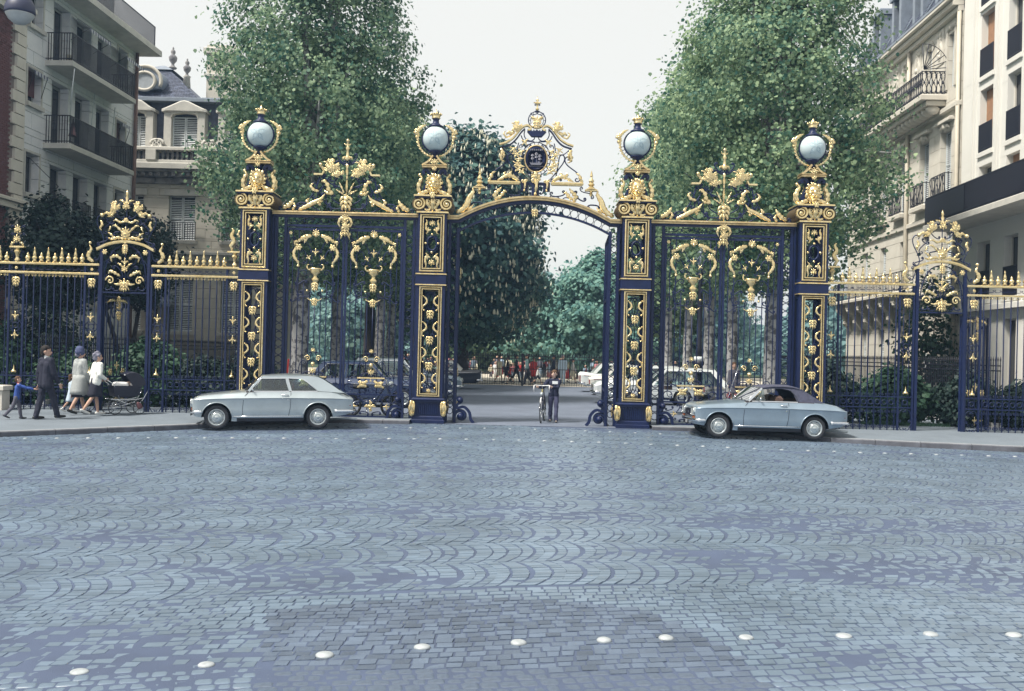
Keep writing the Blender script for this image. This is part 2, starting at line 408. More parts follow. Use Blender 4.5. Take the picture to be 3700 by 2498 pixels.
def add_sett(c4):
    cx = sum(p[0] for p in c4)/4; cy = sum(p[1] for p in c4)/4
    if cy > kerb_y(cx)-.06 or cy > 25.75 or cy < 4.5: return
    if abs(cx) > cy*.56+1.0: return
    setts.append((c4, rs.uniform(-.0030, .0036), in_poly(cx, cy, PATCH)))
# the courses run obliquely across the square
CA, SA = math.cos(R(10.5)), math.sin(R(10.5))
y = 3.4
while y < 7.9:
    d = rs.uniform(.088, .110); x = -6-rs.random()*.1
    while x < 6.2:
        w_ = rs.uniform(.082, .132); wob = .05*math.sin(x*1.1+y*.8)+.02*math.sin(x*3.1+y)
        j = lambda: rs.uniform(-.006, .006)
        c4 = [(x+j(), y+wob+j()), (x+w_-.011+j(), y+wob+j()), (x+w_-.011+j(), y+wob+d-.011+j()), (x+j(), y+wob+d-.011+j())]
        add_sett([(p*CA, q+p*SA) for p, q in c4]); x += w_
    y += d
n_near = len(setts)
# segmental arcs beyond
y = 7.95; B = .98
while y < 29:
    W = 15; nst = rs.choice((9, 10, 10, 11)); x = -W-.4-rs.random()*.1; bsag = rs.uniform(.13, .165); bw = [rs.uniform(0, 6.3) for _ in range(3)]; B = rs.uniform(.9, 1.04)
    while x < W+.3:
        p = rs.choice((.10, .12, .13, .14, .165)); sag = bsag+rs.uniform(-.02, .02); ts = [-.5+(k+rs.uniform(-.06, .06)*(0 < k < nst))/nst for k in range(nst+1)]
        yc = y+B/2; fan = .55/(yc+x*SA+1.5)
        arc = lambda t, xx: xx*(1+t*B*fan)+sag*(1-4*t*t)
        for k in range(nst):
            a, b = ts[k]+.004, ts[k+1]-.004
            g = .009
            q = lambda: rs.uniform(-.006, .006)
            c4 = [(arc(a, x+g)+q(), y+(a+.5)*B), (arc(a, x+p-g)+q(), y+(a+.5)*B), (arc(b, x+p-g)+q(), y+(b+.5)*B), (arc(b, x+g)+q(), y+(b+.5)*B)]
            add_sett([(e*CA, f_+e*SA+.05*math.sin(e*.9+y*.15)+.02*math.sin(e*2.3+y*.1)) for e, f_ in c4])
        x += p
    y += B
# the largest ones singly, the rest joined
vis = sorted(range(n_near), key=lambda i: (sum(p[1] for p in setts[i][0])/4 + (0 if abs(sum(p[0] for p in setts[i][0])/4) < .51*sum(p[1] for p in setts[i][0])/4 else 50) + (50 if sum(p[1] for p in setts[i][0])/4 < 5.35 else 0)))
single = set(vis[:300])
def sett_mesh(k, mname):
    m = MB(); r_ = random.Random(k); c = .16
    lv = [(0., -.5), (0., .35), (.06, .5)]
    rings_ = []
    for (ins, z) in ((-.02, -.6), (0, .32), (.07, .46), (.2, .5)):
        rr = []
        for (sx, sy) in ((-1, -1), (1, -1), (1, 1), (-1, 1)):
            h = .5-ins
            for (ax, ay) in (((h-.13)*sx, h*sy), (h*sx, (h-.13)*sy)) if sx*sy > 0 else ((h*sx, (h-.13)*sy), ((h-.13)*sx, h*sy)):
                rr.append((ax+r_.uniform(-.02, .02), ay+r_.uniform(-.02, .02), z+r_.uniform(-.03, .03)*(z > 0)))
        rings_.append(rr)
    # order the octagon by angle
    v = []; 
    for rr in rings_: v += sorted(rr, key=lambda p: math.atan2(p[1], p[0]))
    f = []
    for i in range(3):
        for q in range(8): f.append((i*8+q, i*8+(q+1) % 8, (i+1)*8+(q+1) % 8, (i+1)*8+q))
    f.append(tuple(range(24, 32)))
    return m.add(v, f).mesh('sett', mname)
SM = [[sett_mesh(k, 'sett') for k in range(6)], [sett_mesh(k+10, 'sett_patch') for k in range(6)]]
for i in single:
    c4, h, pt = setts[i]
    cx = sum(p[0] for p in c4)/4; cy = sum(p[1] for p in c4)/4
    x0 = 0; x1 = math.dist(c4[0], c4[1]); y0 = 0; y1 = math.dist(c4[0], c4[3])
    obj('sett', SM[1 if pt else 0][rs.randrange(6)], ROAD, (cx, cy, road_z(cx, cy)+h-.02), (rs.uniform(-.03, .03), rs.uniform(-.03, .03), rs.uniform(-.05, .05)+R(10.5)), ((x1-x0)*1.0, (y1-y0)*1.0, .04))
V = []; Fc = []; Mi = []
for i, (c4, h, pt) in enumerate(setts):
    if i in single: continue
    cx = sum(p[0] for p in c4)/4; cy = sum(p[1] for p in c4)/4; z = road_z(cx, cy)+h
    k = len(V); tx, ty = rs.uniform(-.012, .012), rs.uniform(-.012, .012)
    for p in c4: V.append((p[0]*1.01-cx*.01, p[1]*1.01-cy*.01, z-.02))
    for p in c4: V.append((p[0]*.955+cx*.045, p[1]*.955+cy*.045, z+tx*(p[0]-cx)+ty*(p[1]-cy)))
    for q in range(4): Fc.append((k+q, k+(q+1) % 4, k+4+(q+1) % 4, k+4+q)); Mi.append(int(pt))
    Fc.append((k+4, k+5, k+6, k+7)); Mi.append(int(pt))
m = MB(); m.v = V; m.f = Fc; m.m = Mi
o = obj('sett_paving', m.mesh('sett_paving', ['sett', 'sett_patch'], False), ROAD); o['kind'] = 'stuff'
# --- kerbs and pavements
def offset(K, d):
    o = []
    for i, p in enumerate(K):
        a = K[max(0, i-1)]; b = K[min(len(K)-1, i+1)]; dx, dy = b[0]-a[0], b[1]-a[1]; L = math.hypot(dx, dy)
        o.append((p[0]-dy/L*d, p[1]+dx/L*d))
    return o
def densify(K, st):
    o = [K[0]]
    for a, b in zip(K, K[1:]):
        n = max(1, round(math.hypot(b[0]-a[0], b[1]-a[1])/st))
        o += [(a[0]+(b[0]-a[0])*i/n, a[1]+(b[1]-a[1])*i/n) for i in range(1, n+1)]
    return o
def pz(x, y): return max(pave_z(x, y), road_z(x, y)+.095)
for nm, K in (('pavement_left', KERB_L), ('pavement_right', KERB_R)):
    Kd = densify(K, .9); m = MB(); v = []; f = []
    back = 27.6
    xs_ = [p[0] for p in Kd]; n = len(Kd); NR = 8
    inner = offset(Kd, .16)
    for r_ in range(NR+1):
        for (x, y) in inner:
            yy = y+(max(back, y+1.)-y)*r_/NR; v.append((x, yy, pz(x, yy)))
    f = [(r_*n+i, r_*n+i+1, (r_+1)*n+i+1, (r_+1)*n+i) for r_ in range(NR) for i in range(n-1)]
    m.add(v, f); pv = struct(nm, m.mesh(nm, 'pavement'))
    # each kerb stone a piece
    vis_k = [(a, b, c, d) for a, b, c, d in zip(Kd, Kd[1:], inner, inner[1:]) if abs(a[0]) < 13.5]
    for (a, b, c, d) in vis_k:
        L = .006; ux, uy = (b[0]-a[0]), (b[1]-a[1]); q = math.hypot(ux, uy); ux *= L/q; uy *= L/q
        m = MB(); A = (a[0]+ux, a[1]+uy); Bq = (b[0]-ux, b[1]-uy); Cq = (c[0]+ux, c[1]+uy); D = (d[0]-ux, d[1]-uy)
        zt = [pz(*p) for p in (A, Bq, D, Cq)]; zb = min(road_z(*A), road_z(*Bq))-.08
        ins = .018
        v = [(A[0], A[1], zb), (Bq[0], Bq[1], zb), (D[0], D[1], zb), (Cq[0], Cq[1], zb),
             (A[0], A[1], zt[0]-.02), (Bq[0], Bq[1], zt[1]-.02), (D[0], D[1], zt[2]+.003), (Cq[0], Cq[1], zt[3]+.003),
             (A[0]*(1-ins/.16)+Cq[0]*ins/.16, A[1]*(1-ins/.16)+Cq[1]*ins/.16, zt[0]+.002), (Bq[0]*(1-ins/.16)+D[0]*ins/.16, Bq[1]*(1-ins/.16)+D[1]*ins/.16, zt[1]+.002)]
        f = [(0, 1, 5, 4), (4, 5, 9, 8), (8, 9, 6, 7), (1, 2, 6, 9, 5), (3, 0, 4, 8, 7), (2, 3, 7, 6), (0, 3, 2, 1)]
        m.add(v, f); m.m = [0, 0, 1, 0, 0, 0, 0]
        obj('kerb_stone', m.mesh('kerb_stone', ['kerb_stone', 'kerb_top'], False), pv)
# --- avenue behind the gate, its pavements, the park beyond
sheet('avenue', 'asphalt', lin(-6.4, 7.6, 8), [25.55]+lin(25.9, 57, 20), lambda x, y: .012*smooth((y-25.5)/.4)+.004)
for nm, x0, x1 in (('avenue_pavement_left', -13., -6.4), ('avenue_pavement_right', 7.6, 13.6)):
    m = MB(); m.box(x0, x1, 27.6, 56.5, -.3, .10); struct(nm, m.mesh(nm, 'pavement', False))
for nm, x0, x1 in (('garden_left', -40, -13.), ('garden_right', 13.6, 40)):
    m = MB(); m.box(x0, x1, 25.0, 70, -.4, .06); struct(nm, m.mesh(nm, 'garden_soil', False))
sheet('park_path', 'gravel', lin(-26, 30, 6), lin(56.9, 95, 6), lambda x, y: .02)
sheet('park_lawn', 'lawn', lin(-290, 290, 4), lin(94, 410, 4), lambda x, y: .03)
# --- crossing studs: white domed metal nails
sm0 = MB().lathe([(.053, -.01), (.053, .003), (.045, .010), (.03, .015), (.010, .017)], 16, sx=1, sy=1)
sm = sm0.mesh('crossing_stud', 'stud_metal'); sw = sm0.mesh('crossing_stud', 'stud_worn')
def stud(x, y, lab, grp, s=1.):
    s *= rs.uniform(.93, 1.06)
    o = obj('crossing_stud', sm if s > .97 and y < 10 else (sm if y < 22.5 and rs.random() < .6 else sw), None, (x, y, road_z(x, y)+.003), (rs.uniform(-.04, .04), rs.uniform(-.04, .04), rs.random()*6), (s, s, rs.uniform(.8, 1.2))); tag(o, lab, 'stud', grp)
for (x, y) in [(-2.45, 5.76), (-1.76, 5.9), (-1.1, 6.11), (-.52, 6.3), (.09, 6.43), (.65, 6.53), (1.07, 6.62), (1.62, 6.7), (2.32, 6.83), (2.97, 6.96), (3.59, 7.04)]:
    stud(x, y, 'white domed road stud in the crossing line across the open cobbles', 'studs of the crossing line on the open cobbles')
x = -10.4
while x < 11.2:
    y = 21.3 + (-.075*(x+4.5)**2*.5 if x < -4.5 else .0) + .03*max(0, x) + rs.uniform(-.03, .03)
    stud(x, y, 'small white road stud in the long line in front of the two parked cars', 'studs of the long line before the parked cars', .88); x += .565+rs.uniform(-.03, .03)
x = -3.0
while x < 4.2:
    y = 24.45 - .04*abs(x-.6)**1.6 + rs.uniform(-.02, .02)
    stud(x, y, 'faint white road stud in the short line before the open gateway', 'studs of the short line before the gateway', .8); x += .6+rs.uniform(-.03, .03)
# ================================================================== THE GATE
GX, GY = .51, 26.0
CACHE = {}
def cm(key, mats, fn, smooth='auto'):
    if key not in CACHE:
        m = MB(); fn(m); CACHE[key] = m.mesh(key.split('|')[0], mats, smooth)
    return CACHE[key]
def pathbar(m, P, w, y0, y1, mi=0):
    """flat bar of width w following 2-D path P in x,z, from y0 to y1"""
    v = []; f = []; n = len(P)
    for i, p in enumerate(P):
        a = P[max(0, i-1)]; b = P[min(n-1, i+1)]; dx, dz = b[0]-a[0], b[1]-a[1]; L = math.hypot(dx, dz) or 1
        nx, nz = -dz/L*w/2, dx/L*w/2
        v += [(p[0]+nx, y0, p[1]+nz), (p[0]+nx, y1, p[1]+nz), (p[0]-nx, y1, p[1]-nz), (p[0]-nx, y0, p[1]-nz)]
    for i in range(n-1):
        for k in range(4): f.append((i*4+k, (i+1)*4+k, (i+1)*4+(k+1) % 4, i*4+(k+1) % 4))
    f += [(0, 1, 2, 3), tuple((n-1)*4+k for k in (3, 2, 1, 0))]
    return m.add(v, f, mi)
def iron_scroll(parent, a, b, kind='C', r=.014, y=0., name='scroll', mats='iron', **kw):
    """one forged scroll as a part; scaled copies share their mesh"""
    key = f'scroll|{kind}|{sorted(kw.items())}|{mats}|{round(r/max(.02, math.dist(a, b)), 2)}'
    L = math.dist(a, b); rr = r/L
    me = cm(key, mats, lambda m: m.tube(v3(scroll((0, 0), (1, 0), kind, **kw)), rr, 6, flat=1.1), True)
    return obj(name, me, parent, (a[0], y, a[1]), (0, -math.atan2(b[1]-a[1], b[0]-a[0]), 0), L)
def gilt_leaf(parent, spine, w, lobes=5, th=.035, y=-.03, name='gilt_leaf', mats='gold', curl=0.):
    m = MB().leaf(spine, w*.88, lobes, th, 16, y=y, curl=curl)
    return obj(name, m.mesh(name, mats), parent)
def both(fn):
    for s in (-1, 1): fn(s)
def sx(P, s): return [(x*s, z) for (x, z) in P]
# shared small ornaments --------------------------------------------------
def f_ball(m): m.ball((0, 0, 0), 1, 10)
def f_rosette(m): m.rosette((0, 0, 0), 1, 6, .25)
def f_fleur(m):
    m.leaf([(0, -.5), (0, .1), (0, 1)], .55, 1.5, .16, 10); 
    for s in (-1, 1): m.leaf([(0, -.4), (.35*s, .1), (.62*s, .25), (.78*s, -.05)], .34, 2, .14, 10)
    m.leaf([(0, -.25), (0, -.6), (0, -1)], .34, 1.5, .12, 8); m.ball((0, -.06, -.32), .16, 8, sc=(1.6, .8, .6))
def f_husk(m):
    for (z, w, h) in ((.33, .62, .42), (.02, .56, .44), (-.3, .42, .5)):
        for s in (-1, 1): m.leaf([(.02*s, z+.12), (.24*s*w/.5, z+.08), (.34*s*w/.5, z-.12), (.30*s*w/.5, z-.24)], .26, 2, .12, 8, y=-.05)
        m.leaf([(0, z+.2), (0, z-.05), (0, z-h*.75)], w*.62, 2.5, .20, 9, y=-.06)
def f_palmette(m):
    for k, a in enumerate((90, 58, 122, 26, 154)):
        L = (1, .92, .92, .75, .75)[k]; c, s_ = math.cos(R(a)), math.sin(R(a))
        m.leaf([(.08*c, .05*s_), (.55*L*c, .55*L*s_), (L*c*1.02, L*s_*.94)], .36, 1.6, .14, 8)
    for s in (-1, 1): m.tube(v3(spiral((.42*s, -.1), .22, 1.2, PI/2, -s)), .07, 6)
    m.ball((0, -.1, -.02), .2, 8, sc=(1, .7, 1)); m.leaf([(0, -.1), (0, -.35), (0, -.6)], .3, 1.5, .1, 7)
def f_bell(m): m.lathe([(.001, -.5), (.34, -.46), (.42, -.32), (.3, -.18), (.12, -.08), (.16, 0), (.1, .06), (.07, .3), (.02, .62), (.001, .7)], 10); [m.ball((.3*s, 0, -.42), .14, 6) for s in (-1, 1)]
def f_tall(m): m.lathe([(.10, 0), (.16, .05), (.08, .1), (.16, .2), (.17, .3), (.07, .37), (.12, .42), (.085, .62), (.045, .8), (.07, .84), (.02, .92), (.005, 1.)], 8)
def f_small(m): m.lathe([(.16, 0), (.26, .08), (.14, .16), (.28, .34), (.26, .5), (.1, .62), (.15, .7), (.08, .85), (.005, 1.)], 8)
def f_bouquet(m):
    r_ = random.Random(5)
    for _ in range(16):
        a = r_.uniform(0, 2*PI); q = math.sqrt(r_.random())*.78; c = (q*math.cos(a), -.25*(1-q*q), q*math.sin(a)); m.rosette(c, r_.uniform(.24, .36), 5, .12, a0=r_.random())
    for _ in range(9):
        a = r_.uniform(0, 2*PI); m.leaf([(.55*math.cos(a), .55*math.sin(a)), (.85*math.cos(a+.1), .85*math.sin(a+.1)), (1.12*math.cos(a+.25), 1.12*math.sin(a+.25))], .3, 2, .1, 8)
def f_curl(m): m.tube(v3(spiral((0, 0), 1, 1.35, PI, -1)), [.20-.09*i/25 for i in range(26)], 6); m.ball((0, -.05, 0), .2, 8)
def gold_bit(key, fn, parent, x, z, s, y=-.05, rot=0., name=None, mats='gold', sxy=1.):
    me = cm(key, mats, fn, True)
    return obj(name or key.split('|')[0], me, parent, (x, y, z), (0, rot, 0), (s*sxy, s, s))
BALL = lambda p, x, z, r, y=-.05, mats='gold': gold_bit('gilt_ball|'+mats, f_ball, p, x, z, r, y, name='ball', mats=mats)
FLEUR = lambda p, x, z, s, rot=0., y=-.05: gold_bit('gilt_fleur', f_fleur, p, x, z, s, y, rot, 'fleuron')
PALM = lambda p, x, z, s, rot=0., y=-.06, sxy=1.: gold_bit('gilt_palmette', f_palmette, p, x, z, s, y, rot, 'palmette', sxy=sxy)
HUSK = lambda p, x, z, s, y=-.06: gold_bit('gilt_husk', f_husk, p, x, z, s, y, 0, 'husk')
ROSE = lambda p, x, z, s, y=-.05: gold_bit('gilt_rosette', f_rosette, p, x, z, s, y, 0, 'rosette')
BOUQ = lambda p, x, z, s, y=-.06, sxy=1.: gold_bit('gilt_bouquet', f_bouquet, p, x, z, s, y, 0, 'flower_bunch', sxy=sxy)
def gframe(m, x0, x1, z0, z1, w, y0, mi=0):
    """moulded picture-frame: flat fillet, hollow, raised inner bead"""
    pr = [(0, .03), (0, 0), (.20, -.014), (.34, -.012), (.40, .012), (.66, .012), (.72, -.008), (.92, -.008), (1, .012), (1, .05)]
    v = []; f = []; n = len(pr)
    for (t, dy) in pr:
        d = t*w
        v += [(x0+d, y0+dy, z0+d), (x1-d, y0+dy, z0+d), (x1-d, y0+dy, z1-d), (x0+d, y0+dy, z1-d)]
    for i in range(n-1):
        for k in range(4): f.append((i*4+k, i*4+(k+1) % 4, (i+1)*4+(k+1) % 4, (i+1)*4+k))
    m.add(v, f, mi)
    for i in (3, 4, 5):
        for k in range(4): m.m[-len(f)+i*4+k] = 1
def lion(m):
    """lion mask, about 1 high, facing -y"""
    for k in range(15):                                     # mane
        a = R(-70+k*320/14) + PI; r0, r1 = .26, .47+.05*(k % 2)
        a = R(110) + (k-7)*R(21.5) - R(20) if False else R(-90+12+k*336/14)
        m.leaf([(r0*math.cos(a), .06+r0*math.sin(a)*1.1), (.38*math.cos(a+.12), .06+.38*math.sin(a+.12)*1.1), (r1*math.cos(a+.3), .06+r1*math.sin(a+.3)*1.1)], .21, 2, .12, 7, y=-.04)
    m.ball((0, -.06, .08), .33, 14, sc=(1, .75, 1.12))
    m.ball((0, -.27, .2), .17, 10, sc=(1.2, .6, .9))         # brow
    for s in (-1, 1):
        m.ball((.13*s, -.27, .19), .075, 8, sc=(1.3, .8, .7)); m.ball((.19*s, -.22, .04), .12, 8, sc=(1, .7, .9))
        m.ball((.08*s, -.36, -.1), .105, 8, sc=(1, .9, .85)); m.leaf([(.2*s, .3), (.3*s, .44), (.36*s, .5)], .16, 1.5, .12, 6, y=-.1)
    m.tube([(0, -.25, .28), (0, -.36, .1), (0, -.43, -.02)], [.06, .07, .085], 8)
    m.ball((0, -.42, -.03), .075, 8, sc=(1.2, .7, .7)); m.ball((0, -.28, -.25), .11, 8, sc=(1.1, .8, .7))
    m.leaf([(0, -.2), (0, -.36), (0, -.52)], .3, 2.5, .14, 8, y=-.12)
# ------------------------------------------------------------------ pillars
def make_pillar():
    t = thing('gate_pillar', '', 'gate pillar', group='tall lantern pillars of the park gate'); t['kind'] = 'thing'
    D = .36
    obj('plinth', cm('plinth', 'iron', lambda m: (m.cbox(-.43, .43, -.43, .43, -.02, .10, .015), m.cbox(-.41, .41, -.41, .41, .10, .19, .02)), False), t)
    def flut(m):
        m.box(-.36, .36, -.36, .36, .19, .55)
        for s in (-1, 1):
            for k in range(11):
                x = -.25+k*.05; m.tube([(x, s*.365, .23), (x, s*.365, .52)], .016, 6); m.tube([(s*.365, x, .23), (s*.365, x, .52)], .016, 6)
        m.cbox(-.40, .40, -.40, .40, .55, .60, .012); m.cbox(-.43, .43, -.43, .43, .60, .655, .03)
    obj('fluted_block', cm('fluted_block', 'iron', flut), t)
    foot = cm('gilt_foot', 'gold', lambda m: (m.leaf([(.0, .22), (.03, .1), (.03, -.1), (.0, -.2)], .17, 3.2, .11, 14), m.ball((.02, -.03, -.13), .075, 8, sc=(1, .8, .9)), [m.leaf([(.03*q, .19), (.06*q+.02, .02), (.05*q+.02, -.17)], .06, 2, .07, 8, y=-.05) for q in (-1, 1)]), True)
    both(lambda s: obj('gilt_foot', foot, t, (.385*s, -.37, .375), (0, 0, 0), (s, 1, 1)))
    both(lambda s: obj('gilt_foot', foot, t, (.385*s, .37, .375), (0, 0, PI), (-s, 1, 1)))
    post = cm('shaft_post', 'iron', lambda m: m.box(-.05, .05, -.05, .05, 0, 1), False)
    for px in (-1, 1):
        for py in (-1, 1):
            obj('shaft_post', post, t, (.315*px, .31*py, .655), sc=(1, 1, 2.9)); obj('shaft_post', post, t, (.315*px, .31*py, 3.87), sc=(1.05, 1, 1.55))
    def liner(m):
        for (z0, z1, w) in ((.655, 3.555, .30), (3.87, 5.42, .31)):
            for py in (-1, 1):
                y0 = py*.33
                m.box(-w, w, y0-.02, y0+.02, z0, z0+.09); m.box(-w, w, y0-.02, y0+.02, z1-.08, z1)
                m.box(-w, -.205, y0-.02, y0+.02, z0+.09, z1-.08); m.box(.205, w, y0-.02, y0+.02, z0+.09, z1-.08)
                x0 = py*.335
                m.box(x0-.02, x0+.02, -.26, .26, z0, z0+.1); m.box(x0-.02, x0+.02, -.26, .26, z1-.1, z1)
                for yy in (-.13, 0, .13): m.box(x0-.012, x0+.012, yy-.012, yy+.012, z0+.1, z1-.1)
    obj('shaft_liner', cm('shaft_liner', 'iron', liner, False), t)
    for py in (0, PI):
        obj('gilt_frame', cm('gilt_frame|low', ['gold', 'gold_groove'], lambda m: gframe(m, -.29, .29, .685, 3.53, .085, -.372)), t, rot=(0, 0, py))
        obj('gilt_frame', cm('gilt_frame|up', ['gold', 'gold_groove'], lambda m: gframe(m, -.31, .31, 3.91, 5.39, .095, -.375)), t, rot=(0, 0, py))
    # scrolled infill of the lower panel
    for i in range(4):
        zc = 3.13-.666*i
        for s in (-1, 1):
            iron_scroll(t, (.055*s, zc+.17), (.055*s, zc-.17), 'C', .011, -.31, flip=s, turn=.75, base=1.2)
            iron_scroll(t, (.125*s, zc+.07), (.125*s, zc-.07), 'C', .010, -.31, flip=-s, turn=.9, base=1.)
            iron_scroll(t, (.055*s, zc+.17), (.055*s, zc-.17), 'C', .012, .31, flip=s, turn=.75, base=1.2)
            o = obj('gilt_leaf', cm('gilt_cleaf', 'gold', lambda m: (m.leaf([(.04, .17), (-.035, .10), (-.055, .02), (-.01, -.05), (.045, -.09), (.05, -.17), (.02, -.21)], .062, 4, .03, 16), m.ball((.015, -.02, -.2), .025, 6), m.ball((.035, -.015, .165), .022, 6)), True), t, (.145*s, -.335, zc-.02), sc=(s, 1, 1))
        if i < 3: HUSK(t, 0, zc-.335, .205, -.35)
    PALM(t, 0, .86, .085, PI, -.34)
    # collar
    obj('collar', cm('collar', 'iron', lambda m: (m.cbox(-.385, .385, -.385, .385, 3.585, 3.835, .006),), False), t)
    for z in (3.555, 3.835): obj('gilt_fillet', cm('gilt_fillet', 'gold', lambda m: m.cbox(-.40, .40, -.40, .40, 0, .03, .008), False), t, (0, 0, z))
    # upper panel
    for y in (-.31, .31):
        obj('oval_ring', cm('oval_ring', 'iron', lambda m: (m.tube(v3(ring((0, 0), .125, 24, .18)), .028, 6, True), m.tube(v3(ring((0, 0), .175, 24, .235)), .012, 5, True), [m.tube([(.13*math.cos(a), 0, .185*math.sin(a)), (.17*math.cos(a), 0, .23*math.sin(a))], .012, 5) for a in [k*PI/4 for k in range(8)]]), True), t, (0, y, 4.64))
    for (x, z) in ((.16, 4.64), (-.16, 4.64), (0, 4.87), (0, 4.41)): BALL(t, x, z, .032, -.345)
    for sgn, zc in ((1, 5.12), (-1, 4.15)):
        PALM(t, 0, zc+.02*sgn, .115, 0 if sgn > 0 else 0, -.335)
        for s in (-1, 1):
            gilt_leaf(t, [(s*.03, zc-.12*sgn), (s*.13, zc-.15*sgn), (s*.165, zc-.04*sgn), (s*.14, zc+.08*sgn), (s*.17, zc+.15*sgn)], .085, 4, .04, -.33)
            gilt_leaf(t, [(s*.10, zc-.06*sgn), (s*.12, zc-.2*sgn), (s*.165, zc-.24*sgn)], .05, 3, .03, -.33)
            iron_scroll(t, (s*.08, zc+.1), (s*.08, zc-.1), 'S', .01, -.31, flip=s, turn=.8)
    # Ionic capital
    def cap(m):
        m.cbox(-.41, .41, -.41, .41, 5.42, 5.465, .012); m.cbox(-.36, .36, -.36, .36, 5.465, 5.51, .01, 1)
        m.box(-.31, .31, -.33, .33, 5.51, 5.80, 1)
        m.cbox(-.46, .46, -.44, .44, 5.80, 5.84, .006, 1); m.cbox(-.485, .485, -.465, .465, 5.84, 5.88, .012)
    obj('capital_block', cm('capital_block', ['gold', 'iron'], cap, False), t)
    def vol(m):
        P = [(.175*math.cos(a), .175*math.sin(a)) for a in [2*PI*k/20 for k in range(20)]]
        m.prism(P, -.375, .375, 1)
        for y in (-.39, .39):
            sp = spiral((0, 0), .165, 2.1, PI/2, 1, 40, .12); m.tube(v3(sp, y), [.034-.018*i/39 for i in range(40)], 6); m.ball((0, y, 0), .045, 8, sc=(1, .6, 1))
    both(lambda s: obj('volute', cm('volute', ['gold', 'gold_groove'], vol), t, (.36*s, 0, 5.655), sc=(s, 1, 1)))
    for py in (0, PI):
        q = bpy.data.objects.new('capital_front', cm('capital_front', 'gold', lambda m: (m.leaf([(0, 5.86), (0, 5.68), (0, 5.46)], .16, 2.5, .1, 10, y=-.34), [(m.leaf([(.02*s, 5.52), (.10*s, 5.6), (.16*s, 5.74), (.08*s, 5.8)], .11, 3, .07, 12, y=-.34), m.tube(v3(spiral((.10*s, 5.71), .075, 1.4, 0, s), -.36), .02, 6), m.leaf([(.05*s, 5.5), (.16*s, 5.5), (.24*s, 5.55)], .08, 2, .05, 8, y=-.34)) for s in (-1, 1)]), True)); COL.objects.link(q); q.parent = t; q.rotation_euler = (0, 0, py)
        ro = ROSE(t, 0, 5.865, .085, -.475 if py == 0 else .475); ro.rotation_euler = (0, 0, py)
    # lion stage
    obj('stem', cm('pillar_stem', 'iron', lambda m: m.lathe([(.12, 5.88), (.08, 5.95), (.06, 6.2), (.07, 6.55), (.12, 6.62)], 10), True), t)
    for py in (0, PI):
        obj('lion_mask', cm('lion_mask', 'gold', lion, True), t, (0, -.16 if py == 0 else .16, 6.17), (0, 0, py), (.46, .46, .52))
    def lyre(m):
        pathbar(m, catmull([(.08, 5.95), (.20, 5.97), (.25, 6.08), (.20, 6.2), (.13, 6.34), (.14, 6.5), (.22, 6.58), (.29, 6.54), (.27, 6.47)], 24), .075, -.12, .12)
        m.tube(v3(spiral((.20, 6.07), .07, 1.3, 0, 1)), .022, 6, flat=4)
    both(lambda s: obj('lyre_bracket', cm('lyre_bracket', 'iron', lyre), t, sc=(s, 1, 1)))
    def sideleaf(m):
        m.leaf([(.26, 5.96), (.37, 6.0), (.41, 6.12), (.38, 6.26), (.33, 6.36), (.37, 6.45)], .13, 5, .07, 18, y=-.05); m.leaf([(.26, 5.96), (.37, 6.0), (.41, 6.12), (.38, 6.26), (.33, 6.36), (.37, 6.45)], .13, 5, -.05, 18, y=.05)
        m.ball((.385, 0, 6.455), .05, 8)
    both(lambda s: obj('gilt_side_leaf', cm('gilt_side_leaf', 'gold', sideleaf, True), t, sc=(s, 1, 1)))
    both(lambda s: obj('gilt_paw', cm('gilt_paw', 'gold', lambda m: (m.leaf([(.12, 5.99), (.22, 5.99), (.31, 5.93), (.41, 5.91)], .14, 2.5, .10, 12, y=-.16), m.ball((.38, -.16, 5.925), .05, 8)), True), t, sc=(s, 1, 1)))
    # little pediment
    def ped(m):
        m.cbox(-.32, .32, -.2, .2, 6.63, 6.685, .012); m.cbox(-.335, .335, -.215, .215, 6.685, 6.705, .008)
        for s in (-1, 1): pathbar(m, catmull([(.31*s, 6.71), (.20*s, 6.77), (.11*s, 6.86), (.05*s, 6.95)], 8), .045, -.17, .17)
    obj('pediment', cm('pediment', 'gold_worn', ped), t)
    PALM(t, 0, 6.75, .12, 0, -.2); PALM(t, 0, 6.62, .10, PI, -.22)
    both(lambda s: obj('gilt_curl', cm('gilt_curl', 'gold', f_curl, True), t, (.09*s, -.2, 6.79), sc=(.055*s, .055, .055)))
    BALL(t, 0, 6.46, .035, -.16)
    # lantern
    obj('lantern_neck', cm('lantern_neck', 'iron', lambda m: m.lathe([(.13, 6.90), (.07, 6.95), (.06, 6.99), (.16, 7.045), (.19, 7.09), (.12, 7.11)], 14), True), t)
    gl = obj('globe', cm('lantern_globe', 'globe_glass', lambda m: m.ball((0, 0, 0), .333, 32), True), t, (0, 0, 7.41))
    def star(m):
        for k in range(5):
            a = R(90+72*k); v = []; f = []
            for i in range(7):
                tt = i/6; rr = .03+.21*tt; w_ = .055*math.sin(PI*min(1, tt*.9+.1))*(1.2-tt*.5)
                for q in (-1, 1):
                    x = rr*math.cos(a)-q*w_*math.sin(a); z = rr*math.sin(a)+q*w_*math.cos(a); y = -math.sqrt(max(1e-4, .3345**2-x*x-z*z)); v.append((x, y, z))
            f = [(2*i, 2*i+2, 2*i+3, 2*i+1) for i in range(6)]; m.add(v, f)
    obj('etched_star', cm('etched_star', 'globe_star', star, True), gl)
    obj('lantern_band', cm('lantern_band', 'iron', lambda m: (m.tube(v3(ring((0, 0), .348, 36)), .024, 6, True),), True), t, (0, 0, 7.41))
